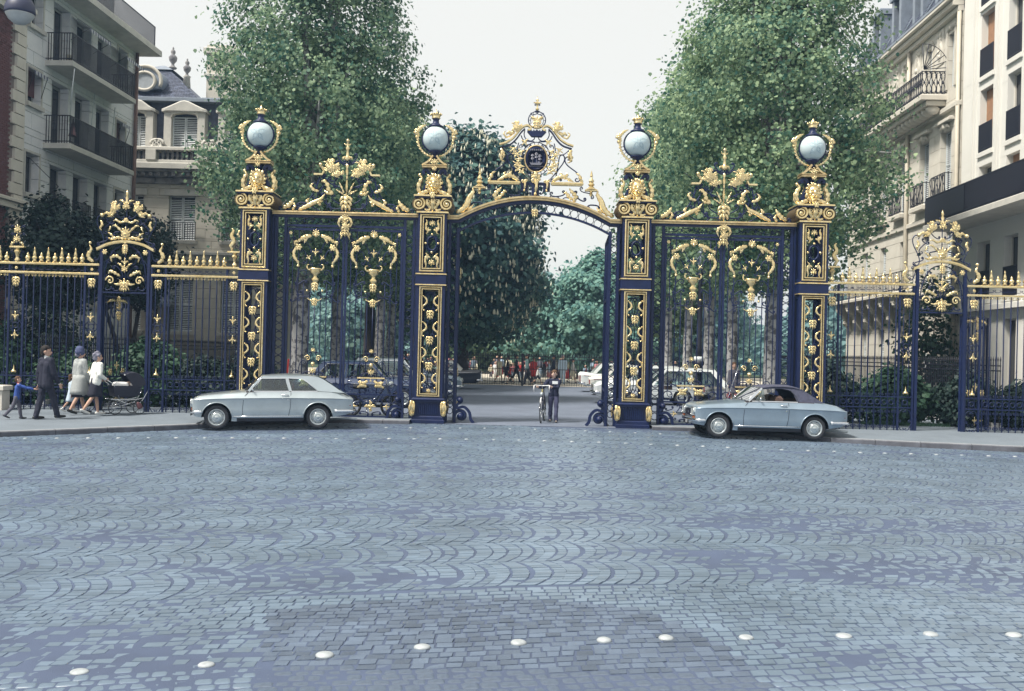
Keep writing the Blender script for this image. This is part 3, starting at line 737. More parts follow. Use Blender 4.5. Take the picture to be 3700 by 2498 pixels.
    def cres(m):
        A = [R(-188+ k*196/30) for k in range(31)]
        m.tube([(.45*math.cos(a), 0, -.02+.445*math.sin(a)) for a in A], .02, 5)
        for k in range(3, 28, 2): m.tube([(.365*math.cos(A[k]), 0, .365*math.sin(A[k])), (.45*math.cos(A[k]), 0, -.02+.445*math.sin(A[k]))], .011, 4)
    obj('lantern_cradle', cm('lantern_cradle', 'iron', cres, True), t, (0, 0, 7.41))
    def crg(m):
        for k in range(9):
            a = R(-78+k*10.5); b = a+.16; c = a+.3
            P = [(.455*math.cos(q), .455*math.sin(q)-.02) for q in (a, b, c)]
            P[2] = (P[2][0]*1.09, P[2][1]*1.05); m.leaf(P, .065, 2, .035, 7, y=-.03)
        m.leaf([(.46, .02), (.49, .13), (.43, .24), (.33, .32), (.24, .36)], .11, 6, .05, 18, y=-.03)
        m.leaf([(.45, .1), (.53, .16), (.50, .25)], .12, 3, .06, 10, y=-.03); m.ball((.49, -.02, .04), .05, 8); m.ball((.50, -.03, .22), .045, 8)
    both(lambda s: obj('gilt_garland', cm('gilt_garland', 'gold', crg, True), t, (0, 0, 7.41), sc=(s, 1, 1)))
    obj('lantern_cap', cm('lantern_cap', 'iron', lambda m: m.lathe([(.14, 7.69), (.19, 7.725), (.195, 7.745), (.12, 7.785), (.085, 7.83), (.075, 7.90), (.095, 7.93)], 18), True), t)
    def crown(m):
        m.lathe([(.07, 7.925), (.11, 7.94), (.115, 7.965), (.10, 7.98), (.13, 8.03), (.135, 8.045), (.02, 8.04)], 16)
        for k in range(10): a = 2*PI*k/10; m.ball((.135*math.cos(a), .135*math.sin(a), 8.055), .026, 6)
        m.lathe([(.04, 8.03), (.055, 8.07), (.045, 8.11), (.02, 8.15), (.004, 8.2)], 8)
    obj('gilt_crown', cm('gilt_crown', 'gold', crown, True), t)
    return t
PIL = make_pillar()
PILL = [(-7.22, 'navy gate pillar rising behind the windscreen of the silver coupe, gilt panels and globe lantern'),
        (-2.64, 'navy gate pillar with gilt panels and globe lantern between black saloon and gateway'),
        (2.64, 'navy gate pillar with gilt panels and globe lantern between gateway and white saloon'),
        (7.22, 'navy gate pillar standing behind the dark soft top of the blue convertible')]
pil = [PIL]+[copy_tree(PIL) for _ in range(3)]
for o, (x, lab) in zip(pil, PILL): place(o, (GX+x, GY, 0), 0, lab)
# scroll wheel guards at the feet of the gateway posts
def guard(m):
    pathbar(m, catmull([(.0, .5), (.08, .52), (.11, .44), (.03, .38), (.02, .3), (.16, .33), (.27, .22), (.30, .08), (.36, .0)], 26), .055, -.04, .04)
    m.tube(v3(spiral((.1, .14), .13, 1.3, PI, -1)), .035, 6); m.ball((.1, -.02, .14), .07, 10); m.ball((.08, -.02, .47), .065, 10)
    m.box(-.05, .0, -.04, .04, 0, .62)
GUARD = cm('wheel_guard', 'iron', guard)
# ------------------------------------------------------------------ side gateways: fixed frame + cresting
def make_side_frame():
    t = thing('side_gateway', '', 'gateway', group='side gateways')
    box1 = cm('jamb_post', 'iron', lambda m: m.box(-.035, .035, -.05, .05, 0, 5.27), False)
    for s in (-1, 1):
        for x in (1.80, 1.555): obj('jamb_post', box1, t, (s*x, 0, 0))
        obj('hinge_post', cm('hinge_post', 'iron', lambda m: m.box(-.025, .025, -.06, .06, 0, 5.27), False), t, (s*1.875, .0, 0))
        for k in range(23): obj('ring', cm('jamb_ring', 'iron', lambda m: m.tube(v3(ring((0, 0), .092, 14)), .012, 5, True), True), t, (s*1.678, 0, .3+k*.21))
        obj('foot_scroll', GUARD, t, (s*1.58, -.09, 0.02), sc=(-s*1.2, 1.4, 1.2))
    obj('gilt_lintel', cm('gilt_lintel', 'gold_worn', lambda m: (m.cbox(-1.9, 1.9, -.12, .12, 5.335, 5.365, .004), m.cbox(-1.9, 1.9, -.10, .10, 5.365, 5.385, .004), m.cbox(-1.9, 1.9, -.145, .145, 5.385, 5.425, .012)), False), t)
    obj('beam', cm('side_beam', 'iron', lambda m: (m.box(-1.9, 1.9, -.07, .07, 5.272, 5.335), m.box(-1.52, 1.52, -.045, .045, 5.03, 5.09)), False), t)
    for k in range(14):
        x = -1.4+k*.2154
        if abs(x) < .15: continue
        iron_scroll(t, (x-.08, 5.18), (x+.08, 5.18), 'S' if k % 2 else 'C', .011, 0, flip=1 if k % 4 < 2 else -1, turn=.8)
    # keystone cartouche
    PALM(t, 0, 5.22, .17, 0, -.12, .8); BOUQ(t, 0, 5.08, .12, -.1); HUSK(t, 0, 4.93, .22, -.08)
    both(lambda s: gilt_leaf(t, [(s*.03, 5.3), (s*.13, 5.24), (s*.17, 5.12), (s*.12, 5.02)], .1, 4, .05, -.1))
    both(lambda s: gilt_leaf(t, [(s*.02, 4.86), (s*.09, 4.8), (s*.12, 4.72)], .06, 3, .03, -.06))
    # cresting (drawn on the gate's own plane)
    Q = lambda X, Y: ((X-1010)*.003225, 8.451-.003225*Y)
    zt = 5.425
    cr = 'iron'
    obj('crest_stem', cm('crest_stem', 'iron', lambda m: m.tube([(0, 0, zt), (0, 0, 7.2)], .022, 6), True), t)
    obj('gilt_spire', cm('gilt_spire', 'gold', lambda m: (m.lathe([(.05, 6.78), (.09, 6.83), (.045, 6.9), (.03, 7.05), (.06, 7.1), (.028, 7.16), (.03, 7.28), (.055, 7.3), (.012, 7.36)], 10), [m.leaf([(0, 7.2), (.06*s, 7.2), (.085*s, 7.24)], .04, 1.5, .02, 6) for s in (-1, 1)], [m.leaf([(0, 6.85), (.1*s, 6.87), (.13*s, 6.8)], .07, 2, .03, 8) for s in (-1, 1)]), True), t)
    obj('gilt_rod', cm('gilt_rod', 'gold', lambda m: m.lathe([(.02, 5.9), (.035, 6.1), (.02, 6.3), (.03, 6.36), (.02, 6.4), (.045, 6.5), (.02, 6.58), (.05, 6.66), (.01, 6.72)], 8), True), t)
    HUSK(t, 0, 5.66, .34, -.04); PALM(t, 0, 5.8, .12)
    for s in (-1, 1):
        # gold: broken shelf with flower bunch
        obj('gilt_shelf', cm('gilt_shelf', 'gold', lambda m: (pathbar(m, [(.86, 6.41), (.64, 6.41), (.6, 6.5)], .045, -.07, .07),), False), t, sc=(s, 1, 1))
        BOUQ(t, s*.42, 6.62, .19, -.05, 1.15); BOUQ(t, s*.26, 6.45, .12, -.05, 1.5)
        gilt_leaf(t, [(s*.58, 6.52), (s*.66, 6.6), (s*.70, 6.66), (s*.66, 6.69)], .1, 3, .05); BALL(t, s*.69, 6.66, .05)
        gilt_leaf(t, [(s*.34, 5.9), (s*.46, 6.0), (s*.50, 6.14), (s*.60, 6.24), (s*.66, 6.2)], .15, 5, .05)
        gilt_leaf(t, [(s*.34, 5.9), (s*.5, 5.92), (s*.58, 6.0)], .1, 3, .05)
        gilt_leaf(t, [(s*.06, 5.92), (s*.13, 6.08), (s*.2, 6.22)], .06, 3, .03); gilt_leaf(t, [(s*.08, 5.9), (s*.18, 5.96), (s*.28, 6.02)], .06, 3, .03)
        gilt_leaf(t, [(s*.72, 5.96), (s*.86, 6.0), (s*.93, 6.1), (s*.86, 6.18)], .11, 4, .05)
        gilt_leaf(t, [(s*1.24, 5.47), (s*1.05, 5.55), (s*.85, 5.66), (s*.66, 5.76), (s*.56, 5.9)], .15, 7, .05)
        gilt_leaf(t, [(s*.95, 5.6), (s*1.02, 5.7), (s*.96, 5.78)], .11, 3, .05); gilt_leaf(t, [(s*.66, 5.6), (s*.72, 5.66), (s*.60, 5.72)], .1, 3, .05)
        gilt_leaf(t, [(s*1.66, 5.50), (s*1.52, 5.56), (s*1.42, 5.66), (s*1.36, 5.78)], .17, 4, .06); gilt_leaf(t, [(s*1.4, 5.46), (s*1.34, 5.56), (s*1.38, 5.66)], .1, 3, .05)
        # iron scrolls
        for (a, b, k, kw) in (((.08, 5.62), (.45, 5.62), 'C', dict(flip=1)), ((.45, 5.62), (.62, 5.9), 'S', dict(flip=1)), ((.5, 5.52), (1.2, 5.56), 'S', dict(flip=1, turn=.9)),
                              ((.12, 5.95), (.46, 6.3), 'S', dict(flip=-1)), ((.7, 5.75), (.64, 6.3), 'S', dict(flip=1)), ((.83, 5.8), (.88, 6.15), 'C', dict(flip=-1)),
                              ((.08, 6.75), (.22, 6.95), 'C', dict(flip=1)), ((.05, 6.7), (.28, 6.75), 'S', dict(flip=1)), ((1.25, 5.55), (1.72, 5.5), 'S', dict(flip=-1)),
                              ((.3, 6.3), (.6, 6.38), 'C', dict(flip=1)), ((.15, 6.35), (.3, 6.1), 'C', dict(flip=-1)), ((.1, 5.5), (.35, 5.85), 'S', dict(flip=-1))):
            iron_scroll(t, (a[0]*s, a[1]), (b[0]*s, b[1]), k, .018, 0, **{**kw, 'flip': kw['flip']*s})
        obj('crest_rod', cm('crest_rod', 'iron', lambda m: (m.tube(v3(catmull([(1.75, 5.44), (1.3, 5.5), (.98, 5.75), (.80, 6.05), (.72, 6.35)], 14)), .02, 5), m.tube(v3(catmull([(.62, 6.4), (.58, 6.2), (.66, 6.0), (.62, 5.75), (.35, 5.48)], 12)), .016, 5)), True), t, sc=(s, 1, 1))
    return t
SF = make_side_frame()
place(SF, (GX-4.93, GY, 0), 0, 'navy iron side gateway frame with gilt flower cresting above the silver coupe')
SF2 = copy_tree(SF); place(SF2, (GX+4.93, GY, 0), 0, 'navy iron side gateway frame with gilt flower cresting above the blue convertible')
# ------------------------------------------------------------------ side gate leaves
def make_leaf(W=1.5, H0=.085, H1=5.0):
    t = thing('gate_leaf', '', 'gate', group='closed side gate leaves')
    hw = W/2
    obj('leaf_frame', cm(f'leaf_frame|{W}', 'iron', lambda m: (m.box(-hw, -hw+.055, -.035, .035, H0, H1), m.box(hw-.055, hw, -.035, .035, H0, H1), m.box(-hw+.055, hw-.055, -.03, .03, H1-.06, H1), m.box(-hw+.055, hw-.055, -.03, .03, .67, .71), m.box(-hw+.055, hw-.055, -.03, .03, H0, H0+.05)), False), t)
    bar = cm('leaf_bar', 'iron', lambda m: m.tube([(0, 0, 0), (0, 0, 1)], .014, 6), True)
    n = 9
    for k in range(n):
        x = -hw+W*(k+1)/(n+1); z0 = (1.1, 1.2, .95, .71, 1.95, .71, .95, 1.2, 1.1)[k]; z1 = (4.94, 4.94, 3.55, 3.3, 2.95, 3.3, 3.55, 4.94, 4.94)[k]
        obj('bar', bar, t, (x, 0, z0), sc=(1, 1, z1-z0))
    # top garland
    PALM(t, 0, 4.84, .14)
    BALL(t, 0, 4.80, .05)
    for s in (-1, 1):
        gilt_leaf(t, [(s*.12, 4.80), (s*.26, 4.76), (s*.40, 4.69), (s*.52, 4.6)], .16, 6, .05); gilt_leaf(t, [(s*.2, 4.78), (s*.28, 4.66), (s*.3, 4.6)], .09, 3, .04)
        gilt_leaf(t, [(s*.48, 4.64), (s*.545, 4.62), (s*.54, 4.52)], .11, 3, .05)
        ROSE(t, s*.445, 4.49, .095)
        gilt_leaf(t, [(s*.50, 4.5), (s*.57, 4.36), (s*.55, 4.22), (s*.46, 4.10), (s*.44, 3.98)], .12, 6, .05); BALL(t, s*.45, 4.0, .04)
        FLEUR(t, s*.175, 4.22, .085, s*.6)
        gilt_leaf(t, [(s*.10, 3.9), (s*.19, 3.92), (s*.215, 4.02), (s*.15, 4.05)], .05, 3, .03)
        BALL(t, s*.2, 3.36, .032); gilt_leaf(t, [(s*.02, 3.15), (s*.1, 3.11), (s*.2, 3.17)], .05, 3, .03)
        for (a, b, k, kw) in (((.12, 4.05), (.12, 4.38), 'S', dict(flip=1)), ((.28, 4.1), (.38, 4.4), 'C', dict(flip=-1)), ((.05, 4.4), (.3, 4.62), 'S', dict(flip=1)), ((.58, 4.72), (.66, 4.4), 'C', dict(flip=-1)),
                              ((.3, 3.85), (.38, 3.3), 'C', dict(flip=-1)), ((.24, 3.6), (.5, 3.55), 'S', dict(flip=-1)), ((.45, 3.25), (.62, 3.1), 'C', dict(flip=1)), ((.12, 3.3), (.42, 3.12), 'S', dict(flip=1)),
                              ((.25, 1.5), (.3, 1.1), 'C', dict(flip=-1)), ((.45, 1.25), (.52, .85), 'C', dict(flip=-1)), ((.3, 1.12), (.5, 1.12), 'S', dict(flip=1)), ((.06, 1.2), (.25, 1.18), 'C', dict(flip=-1)), ((.12, .80), (.3, .8), 'C', dict(flip=1)),
                              ((.05, .6), (.22, .55), 'C', dict(flip=1)), ((.06, .17), (.26, .2), 'C', dict(flip=-1)), ((.3, .6), (.4, .25), 'S', dict(flip=1)), ((.45, .55), (.62, .5), 'C', dict(flip=1)), ((.45, .2), (.62, .22), 'C', dict(flip=-1)), ((.08, 1.75), (.12, 1.55), 'S', dict(flip=1))):
            iron_scroll(t, (a[0]*s, a[1]), (b[0]*s, b[1]), k, .014, 0, **{**kw, 'flip': kw['flip']*s})
        obj('corner_ring', cm('corner_ring', 'iron', lambda m: m.tube(v3(ring((0, 0), .115, 16)), .014, 5, True), True), t, (s*.585, 0, .86))
        ROSE(t, s*.66, 4.86, .05)
        obj('gilt_curl', CACHE['gilt_curl'], t, (s*.14, -.04, 1.6), sc=(-.075*s, .06, .085))
        gilt_leaf(t, [(s*.08, 1.05), (s*.18, .98), (s*.3, 1.04)], .11, 4, .04); gilt_leaf(t, [(s*.1, .9), (s*.24, .92), (s*.36, .86)], .13, 4, .04); gilt_leaf(t, [(s*.2, .88), (s*.27, .98), (s*.34, 1.02)], .1, 3, .04)
        FLEUR(t, s*.42, .38, .10, s*PI/2)
    FLEUR(t, 0, 4.36, .11)
    def vase(m): m.lathe([(.03, 3.45), (.07, 3.5), (.03, 3.56), (.085, 3.62), (.10, 3.67), (.04, 3.72), (.055, 3.78), (.13, 3.84), (.12, 3.87), (.15, 3.92), (.155, 3.95), (.03, 3.95)], 14, sy=.6)
    obj('vase', cm('gilt_vase', 'gold', vase, True), t, (0, -.03, 0))
    HUSK(t, 0, 3.46, .20); HUSK(t, 0, 3.05, .17); BALL(t, 0, 3.14, .04)
    PALM(t, 0, 1.80, .085); BALL(t, 0, 1.45, .06); PALM(t, 0, 1.30, .12, PI, -.05, 1.1)
    obj('gilt_bar', cm('gilt_bar', 'gold', lambda m: m.cbox(-.36, .36, -.05, .05, 1.10, 1.135, .006), False), t)
    FLEUR(t, 0, 1.05, .05, PI); FLEUR(t, 0, .38, .16, 0); FLEUR(t, 0, .38, .16, PI/2)
    obj('centre_ring', cm('centre_ring', 'iron', lambda m: (m.tube(v3(ring((0, 1.2), .055, 14)), .013, 5, True), m.tube(v3(ring((0, .8), .06, 14)), .013, 5, True)), True), t)
    return t
LF = make_leaf()
place(LF, (GX-4.93-.76, GY, 0), 0, 'closed gilt and navy gate leaf above the silver coupe cabin')
leafs = [(-4.93+.76, 'closed gilt and navy gate leaf in front of the dark saloon with pale roof'), (4.93-.76, 'closed gilt and navy gate leaf in front of the white roofed car'), (4.93+.76, 'closed gilt and navy gate leaf above the bonnet and windscreen of the blue convertible')]
for x, lab in leafs: place(copy_tree(LF), (GX+x, GY, 0), 0, lab)
# ------------------------------------------------------------------ central arch
def make_arch():
    t = thing('gateway_arch', 'tall navy and gilt arch with ship medallion over the open gateway', 'gate arch')
    Rr = 3.79; zc = 5.94-Rr
    def arcp(z_off, xe, n=34): return [(xe*(-1+2*i/(n-1)), zc+z_off+math.sqrt(Rr*Rr-(xe*(-1+2*i/(n-1)))**2)) for i in range(n)]
    base = [(-2.27, 5.385), (-1.98, 5.39)]+arcp(0, 1.95)[1:-1]+[(1.98, 5.39), (2.27, 5.385)]
    def gb(m):
        pathbar(m, base, .045, -.16, .16); pathbar(m, [(x, z-.04) for x, z in base], .03, -.12, .12); pathbar(m, [(x, z-.068) for x, z in base], .03, -.135, .135)
    obj('gilt_arch_rail', cm('gilt_arch_rail', 'gold_worn', gb, False), t)
    obj('arch_beam', cm('arch_beam', 'iron', lambda m: (pathbar(m, [(x, z-.125) for x, z in base], .075, -.08, .08), pathbar(m, [(x*1.03, z-.40) for x, z in arcp(0, 1.95)], .05, -.05, .05)), False), t)
    rg = cm('arch_ring', 'iron', lambda m: m.tube(v3(ring((0, 0), .1, 16)), .009, 5, True), True)
    n = 19
    for k in range(n):
        x = -1.86+3.72*k/(n-1); z = zc+math.sqrt(Rr*Rr-x*x)-.268; obj('ring', rg, t, (x, 0, z), sc=(1, 1, 1.06))
    for s in (-1, 1):
        for x in (2.20, 1.985): obj('jamb_post', cm('arch_jamb', 'iron', lambda m: m.box(-.035, .035, -.06, .06, 0, 1), False), t, (s*x, 0, 0), sc=(1, 1, 5.33 if x > 2.1 else 5.1))
        for k in range(27): obj('ring', CACHE['jamb_ring'], t, (s*2.092, 0, .32+k*.18), sc=(.76, 1, .9))
        obj('foot_scroll', GUARD, t, (s*1.93, -.06, .02), sc=(-s*1.3, 1.5, 1.25))
    HUSK(t, 0, 5.52, .19, -.06)
    # parapet above the arch
    C = lambda X, Y: ((X-800)*.001935, 8.643-.001935*Y)
    obj('centre_block', cm('centre_block', 'iron', lambda m: (m.box(-.10, .10, -.06, .06, 5.96, 6.33), m.box(-.38, -.2, -.05, .05, 6.1, 6.33), m.box(.2, .38, -.05, .05, 6.1, 6.33), m.box(-.38, .38, -.045, .045, 6.26, 6.335)), False), t)
    con = cm('gilt_console', 'gold', lambda m: (m.leaf([(0, .2), (.02, .05), (0, -.12)], .09, 2, .06, 10), [m.tube(v3(spiral((.045*s, .16), .05, 1.3, 0, s)), .02, 6) for s in (-1, 1)], m.ball((0, -.03, -.13), .035, 8)), True)
    for x, s_ in ((0, 1.25), (-.29, .85), (.29, .85)): obj('gilt_console', con, t, (x, -.08, 6.18 if x == 0 else 6.22), sc=s_)
    for s in (-1, 1):
        obj('gilt_shelf', cm('arch_shelf', 'gold', lambda m: (m.cbox(.40, 1.25, -.11, .11, 6.30, 6.345, .008), m.cbox(.42, 1.22, -.08, .08, 6.27, 6.30, .004)), False), t, sc=(s, 1, 1))
        obj('gilt_shelf', cm('arch_shelf2', 'gold', lambda m: (m.cbox(1.30, 1.62, -.1, .1, 6.14, 6.18, .008), m.lathe([(.16, 6.18), (.1, 6.22), (.05, 6.27), (.09, 6.31), (.05, 6.36), (.07, 6.41), (.02, 6.5), (.04, 6.54), (.006, 6.68)], 10, c=(1.46, 0, 0)), m.lathe([(.02, 6.0), (.05, 6.05), (.03, 6.1), (.06, 6.14)], 8, c=(1.46, 0, 0))), False), t, sc=(s, 1, 1))
        gilt_leaf(t, [(s*2.06, 5.5), (s*1.9, 5.56), (s*1.78, 5.7), (s*1.72, 5.88), (s*1.62, 6.04), (s*1.64, 6.15)], .2, 8, .06, -.05)
        gilt_leaf(t, [(s*1.86, 5.58), (s*1.7, 5.62), (s*1.6, 5.72)], .1, 4, .05)
        gilt_leaf(t, [(s*1.0, 5.84), (s*1.06, 5.98), (s*.96, 6.1), (s*.88, 6.2)], .15, 5, .05); gilt_leaf(t, [(s*1.04, 5.9), (s*.92, 5.94), (s*.8, 6.08), (s*.74, 6.06)], .12, 5, .05)
        gilt_leaf(t, [(s*.44, 6.37), (s*.58, 6.46), (s*.72, 6.5), (s*.88, 6.42), (s*1.0, 6.37)], .15, 6, .06); gilt_leaf(t, [(s*.62, 6.46), (s*.66, 6.56), (s*.62, 6.62)], .1, 3, .05); gilt_leaf(t, [(s*.75, 6.44), (s*.82, 6.54), (s*.78, 6.6)], .09, 3, .05)
        gilt_leaf(t, [(s*1.24, 6.36), (s*1.18, 6.42), (s*1.14, 6.54), (s*1.04, 6.6)], .11, 3, .05)
        # broken pediment bars
        obj('gilt_pediment', cm('arch_pediment', 'gold', lambda m: (pathbar(m, catmull([C(300, 690)] + [C(x, y) for x, y in ((390, 660), (480, 600), (545, 520), (600, 455), (660, 425), (705, 440), (722, 470), (700, 490), (680, 475))], 34), .04, -.08, .08),), False), t, sc=(-s, 1, 1))
        obj('iron_pediment', cm('arch_pediment2', 'iron', lambda m: (pathbar(m, catmull([C(330, 725), C(440, 690), C(520, 620), C(590, 520), C(640, 470)], 16), .03, -.05, .05), m.tube(v3(catmull([C(320, 720), C(420, 800), C(480, 830), C(500, 950), C(520, 1040), C(600, 1140), C(680, 1180)], 20)), .016, 5), m.tube(v3(catmull([C(560, 660), C(540, 760), C(545, 860), C(590, 1000), C(660, 1090)], 14)), .014, 5), m.tube(v3(catmull([C(590, 560), C(620, 620), C(700, 640), C(770, 640)], 10)), .014, 5), m.tube(v3(catmull([C(640, 490), C(630, 550), C(660, 610), C(720, 632), C(765, 610), C(770, 580), C(740, 575)], 18)), .014, 5)), False), t, sc=(-s, 1, 1))
        BOUQ(t, s*.53, 7.77, .15); gilt_leaf(t, [(s*.58, 7.66), (s*.66, 7.6), (s*.74, 7.62), (s*.80, 7.56)], .13, 4, .05); gilt_leaf(t, [(s*.62, 7.58), (s*.78, 7.5), (s*.86, 7.6), (s*.80, 7.66)], .07, 4, .04)
        gilt_leaf(t, [(s*.93, 7.2), (s*.88, 7.12), (s*.92, 7.0), (s*.9, 6.9), (s*.82, 6.86)], .12, 5, .05); gilt_leaf(t, [(s*.86, 7.14), (s*.84, 7.02), (s*.88, 6.92)], .08, 3, .04)
        for k, (X, Z, an) in enumerate(((.40, 7.12, .8), (.52, 7.05, .2), (.44, 6.93, .5), (.50, 6.80, -.2), (.40, 6.74, .3), (.36, 6.6, -.4), (.60, 7.18, 1.0), (.46, 6.66, -.3), (.30, 7.38, 1.2))):
            FLEUR(t, s*X, Z, .125, s*(an+1.2), -.07)
        for (a, b, k, kw, r_) in (((.62, 7.02), (.66, 6.5), 'S', dict(flip=-1, turn=.6), .016), ((.82, 6.95), (1.1, 6.45), 'S', dict(flip=1, turn=1.), .016), ((.42, 6.38), (.66, 6.42), 'C', dict(flip=-1), .014),
                                  ((.14, 6.05), (.30, 6.22), 'S', dict(flip=1), .015), ((.42, 6.05), (.75, 6.1), 'C', dict(flip=1), .016), ((.75, 5.9), (1.1, 5.98), 'S', dict(flip=-1), .016), ((1.05, 6.1), (1.3, 5.92), 'C', dict(flip=1), .018),
                                  ((1.4, 5.72), (1.66, 5.7), 'C', dict(flip=-1), .018), ((1.2, 6.2), (1.5, 5.98), 'S', dict(flip=1), .016), ((.18, 7.3), (.3, 7.05), 'C', dict(flip=-1), .014), ((.4, 5.95), (.62, 5.9), 'C', dict(flip=-1), .013), ((.38, 7.0), (.38, 7.3), 'C', dict(flip=1), .013)):
            iron_scroll(t, (a[0]*s, a[1]), (b[0]*s, b[1]), k, r_, 0, **{**kw, 'flip': kw['flip']*s})
        iron_scroll(t, (s*.04, 8.36), (s*.03, 8.2), 'C', .012, 0, flip=s, turn=.9); iron_scroll(t, (s*.14, 8.14), (s*.02, 8.17), 'C', .011, 0, flip=-s, turn=.8)
        gilt_leaf(t, [(s*.01, 7.9), (s*.08, 8.0), (s*.14, 8.04), (s*.12, 7.96)], .09, 3, .05); gilt_leaf(t, [(s*.02, 7.78), (s*.1, 7.8), (s*.14, 7.86)], .09, 3, .04)
        gilt_leaf(t, [(s*.02, 8.39), (s*.07, 8.42), (s*.1, 8.4)], .05, 2, .03)
    # medallion with the ship
    md = obj('medallion', cm('medallion', 'iron', lambda m: m.prism(ring((0, 0), .28, 32, .335), -.06, .05, 0, .03), True), t, (0, 0, 6.95))
    obj('gilt_rim', cm('medallion_rim', 'gold_worn', lambda m: m.tube(v3(ring((0, 0), .295, 36, .35), -.03), .022, 6, True), True), md)
    obj('beaded_ring', cm('medallion_ring', 'iron', lambda m: (m.tube(v3(ring((0, 0), .375, 36, .44)), .012, 5, True), [m.tube(v3([(.30*math.cos(a), .355*math.sin(a)), (.375*math.cos(a), .44*math.sin(a))]), .012, 4) for a in [k*2*PI/22 for k in range(22)]]), True), md)
    def ship(m):
        m.prism([(-.17, -.1), (-.13, -.17), (.12, -.17), (.18, -.08), (.13, -.11), (-.12, -.115)], -.085, -.05)
        for x, h in ((-.09, .12), (.01, .16), (.1, .11)):
            m.tube([(x, -.075, -.12), (x, -.075, h)], .006, 5)
            for zz in (h-.05, h-.13): m.leaf([(x-.045, zz), (x, zz+.01), (x+.05, zz)], .07, 1, .02, 8, y=-.075)
        for k in range(6): m.tube(v3([(-.2+.066*k, -.21), (-.17+.066*k, -.195), (-.135+.066*k, -.21)], -.068), .006, 4)
        for k in range(7): m.leaf([(-.15+.05*k, .2), (-.15+.05*k, .23), (-.15+.05*k, .26)], .04, 1, .015, 5, y=-.065)
    obj('ship_relief', cm('ship_relief', 'relief_grey', ship), md)
    PALM(t, 0, 6.5, .17, PI, -.07, 1.1); gilt_leaf(t, [(0, 6.62), (0, 6.5), (0, 6.34)], .15, 4, .07, -.07)
    def crown2(m):
        m.prism([(-.13, 7.53), (.13, 7.53), (.25, 7.66), (.17, 7.66), (.165, 7.7), (.1, 7.66), (.09, 7.71), (.04, 7.67), (0, 7.72), (-.04, 7.67), (-.09, 7.71), (-.1, 7.66), (-.165, 7.7), (-.17, 7.66), (-.25, 7.66)], -.08, .08)
    obj('mural_crown', cm('mural_crown', 'iron', crown2, False), t)
    obj('crest_ring', cm('crest_ring', 'iron', lambda m: (m.tube(v3(ring((0, 7.97), .225, 28)), .014, 5, True), m.tube(v3(ring((0, 7.96), .17, 24)), .009, 5, True), [m.tube(v3([(.17*math.cos(a), 7.96+.17*math.sin(a)), (.225*math.cos(a), 7.97+.225*math.sin(a))]), .009, 4) for a in [k*PI/6 for k in range(12)]]), True), t)
    PALM(t, 0, 7.92, .17, 0, -.05); HUSK(t, 0, 7.82, .2)
    obj('gilt_spire', cm('arch_spire', 'gold', lambda m: m.lathe([(.03, 8.22), (.05, 8.26), (.02, 8.3), (.03, 8.38), (.06, 8.42), (.02, 8.46), (.045, 8.49), (.015, 8.53), (.004, 8.6)], 8), True), t)
    return t
AR = make_arch(); place(AR, (GX, GY, 0))
# open main leaves, swung inwards
def make_main_leaf():
    t = thing('gate_leaf', '', 'gate', group='open main gate leaves')
    W = 1.9
    def fr(m):
        m.box(0, .07, -.04, .04, .1, 5.0); m.box(W-.07, W, -.04, .04, .1, 5.0); m.box(.07, W-.07, -.035, .035, 4.93, 5.0); m.box(.07, W-.07, -.035, .035, .1, .17); m.box(.07, W-.07, -.035, .035, .9, .96); m.box(.07, W-.07, -.035, .035, 3.3, 3.36)
    obj('leaf_frame', cm('main_leaf_frame', 'iron', fr, False), t)
    for k in range(10): obj('bar', CACHE['leaf_bar'], t, (.19+k*.168, 0, .96), sc=(1, 1, 3.97))
    for k in range(5):
        obj('ring', CACHE['corner_ring'], t, (.28+k*.34, 0, .42)); ROSE(t, .28+k*.34, 4.55, .07, -.05); HUSK(t, .28+k*.34, 4.0, .16, -.05); HUSK(t, .28+k*.34, 3.55, .12, -.05); ROSE(t, .28+k*.34, .42, .07); FLEUR(t, .28+k*.34, 1.3, .12)
    return t
ML = make_main_leaf(); place(ML, (GX-1.97, GY+.06, 0), R(93), 'open main gate leaf swung inwards beside the black saloon')
ML2 = copy_tree(ML); place(ML2, (GX+1.97, GY+.06, 0), R(87), 'open main gate leaf swung inwards beside the cream saloon')
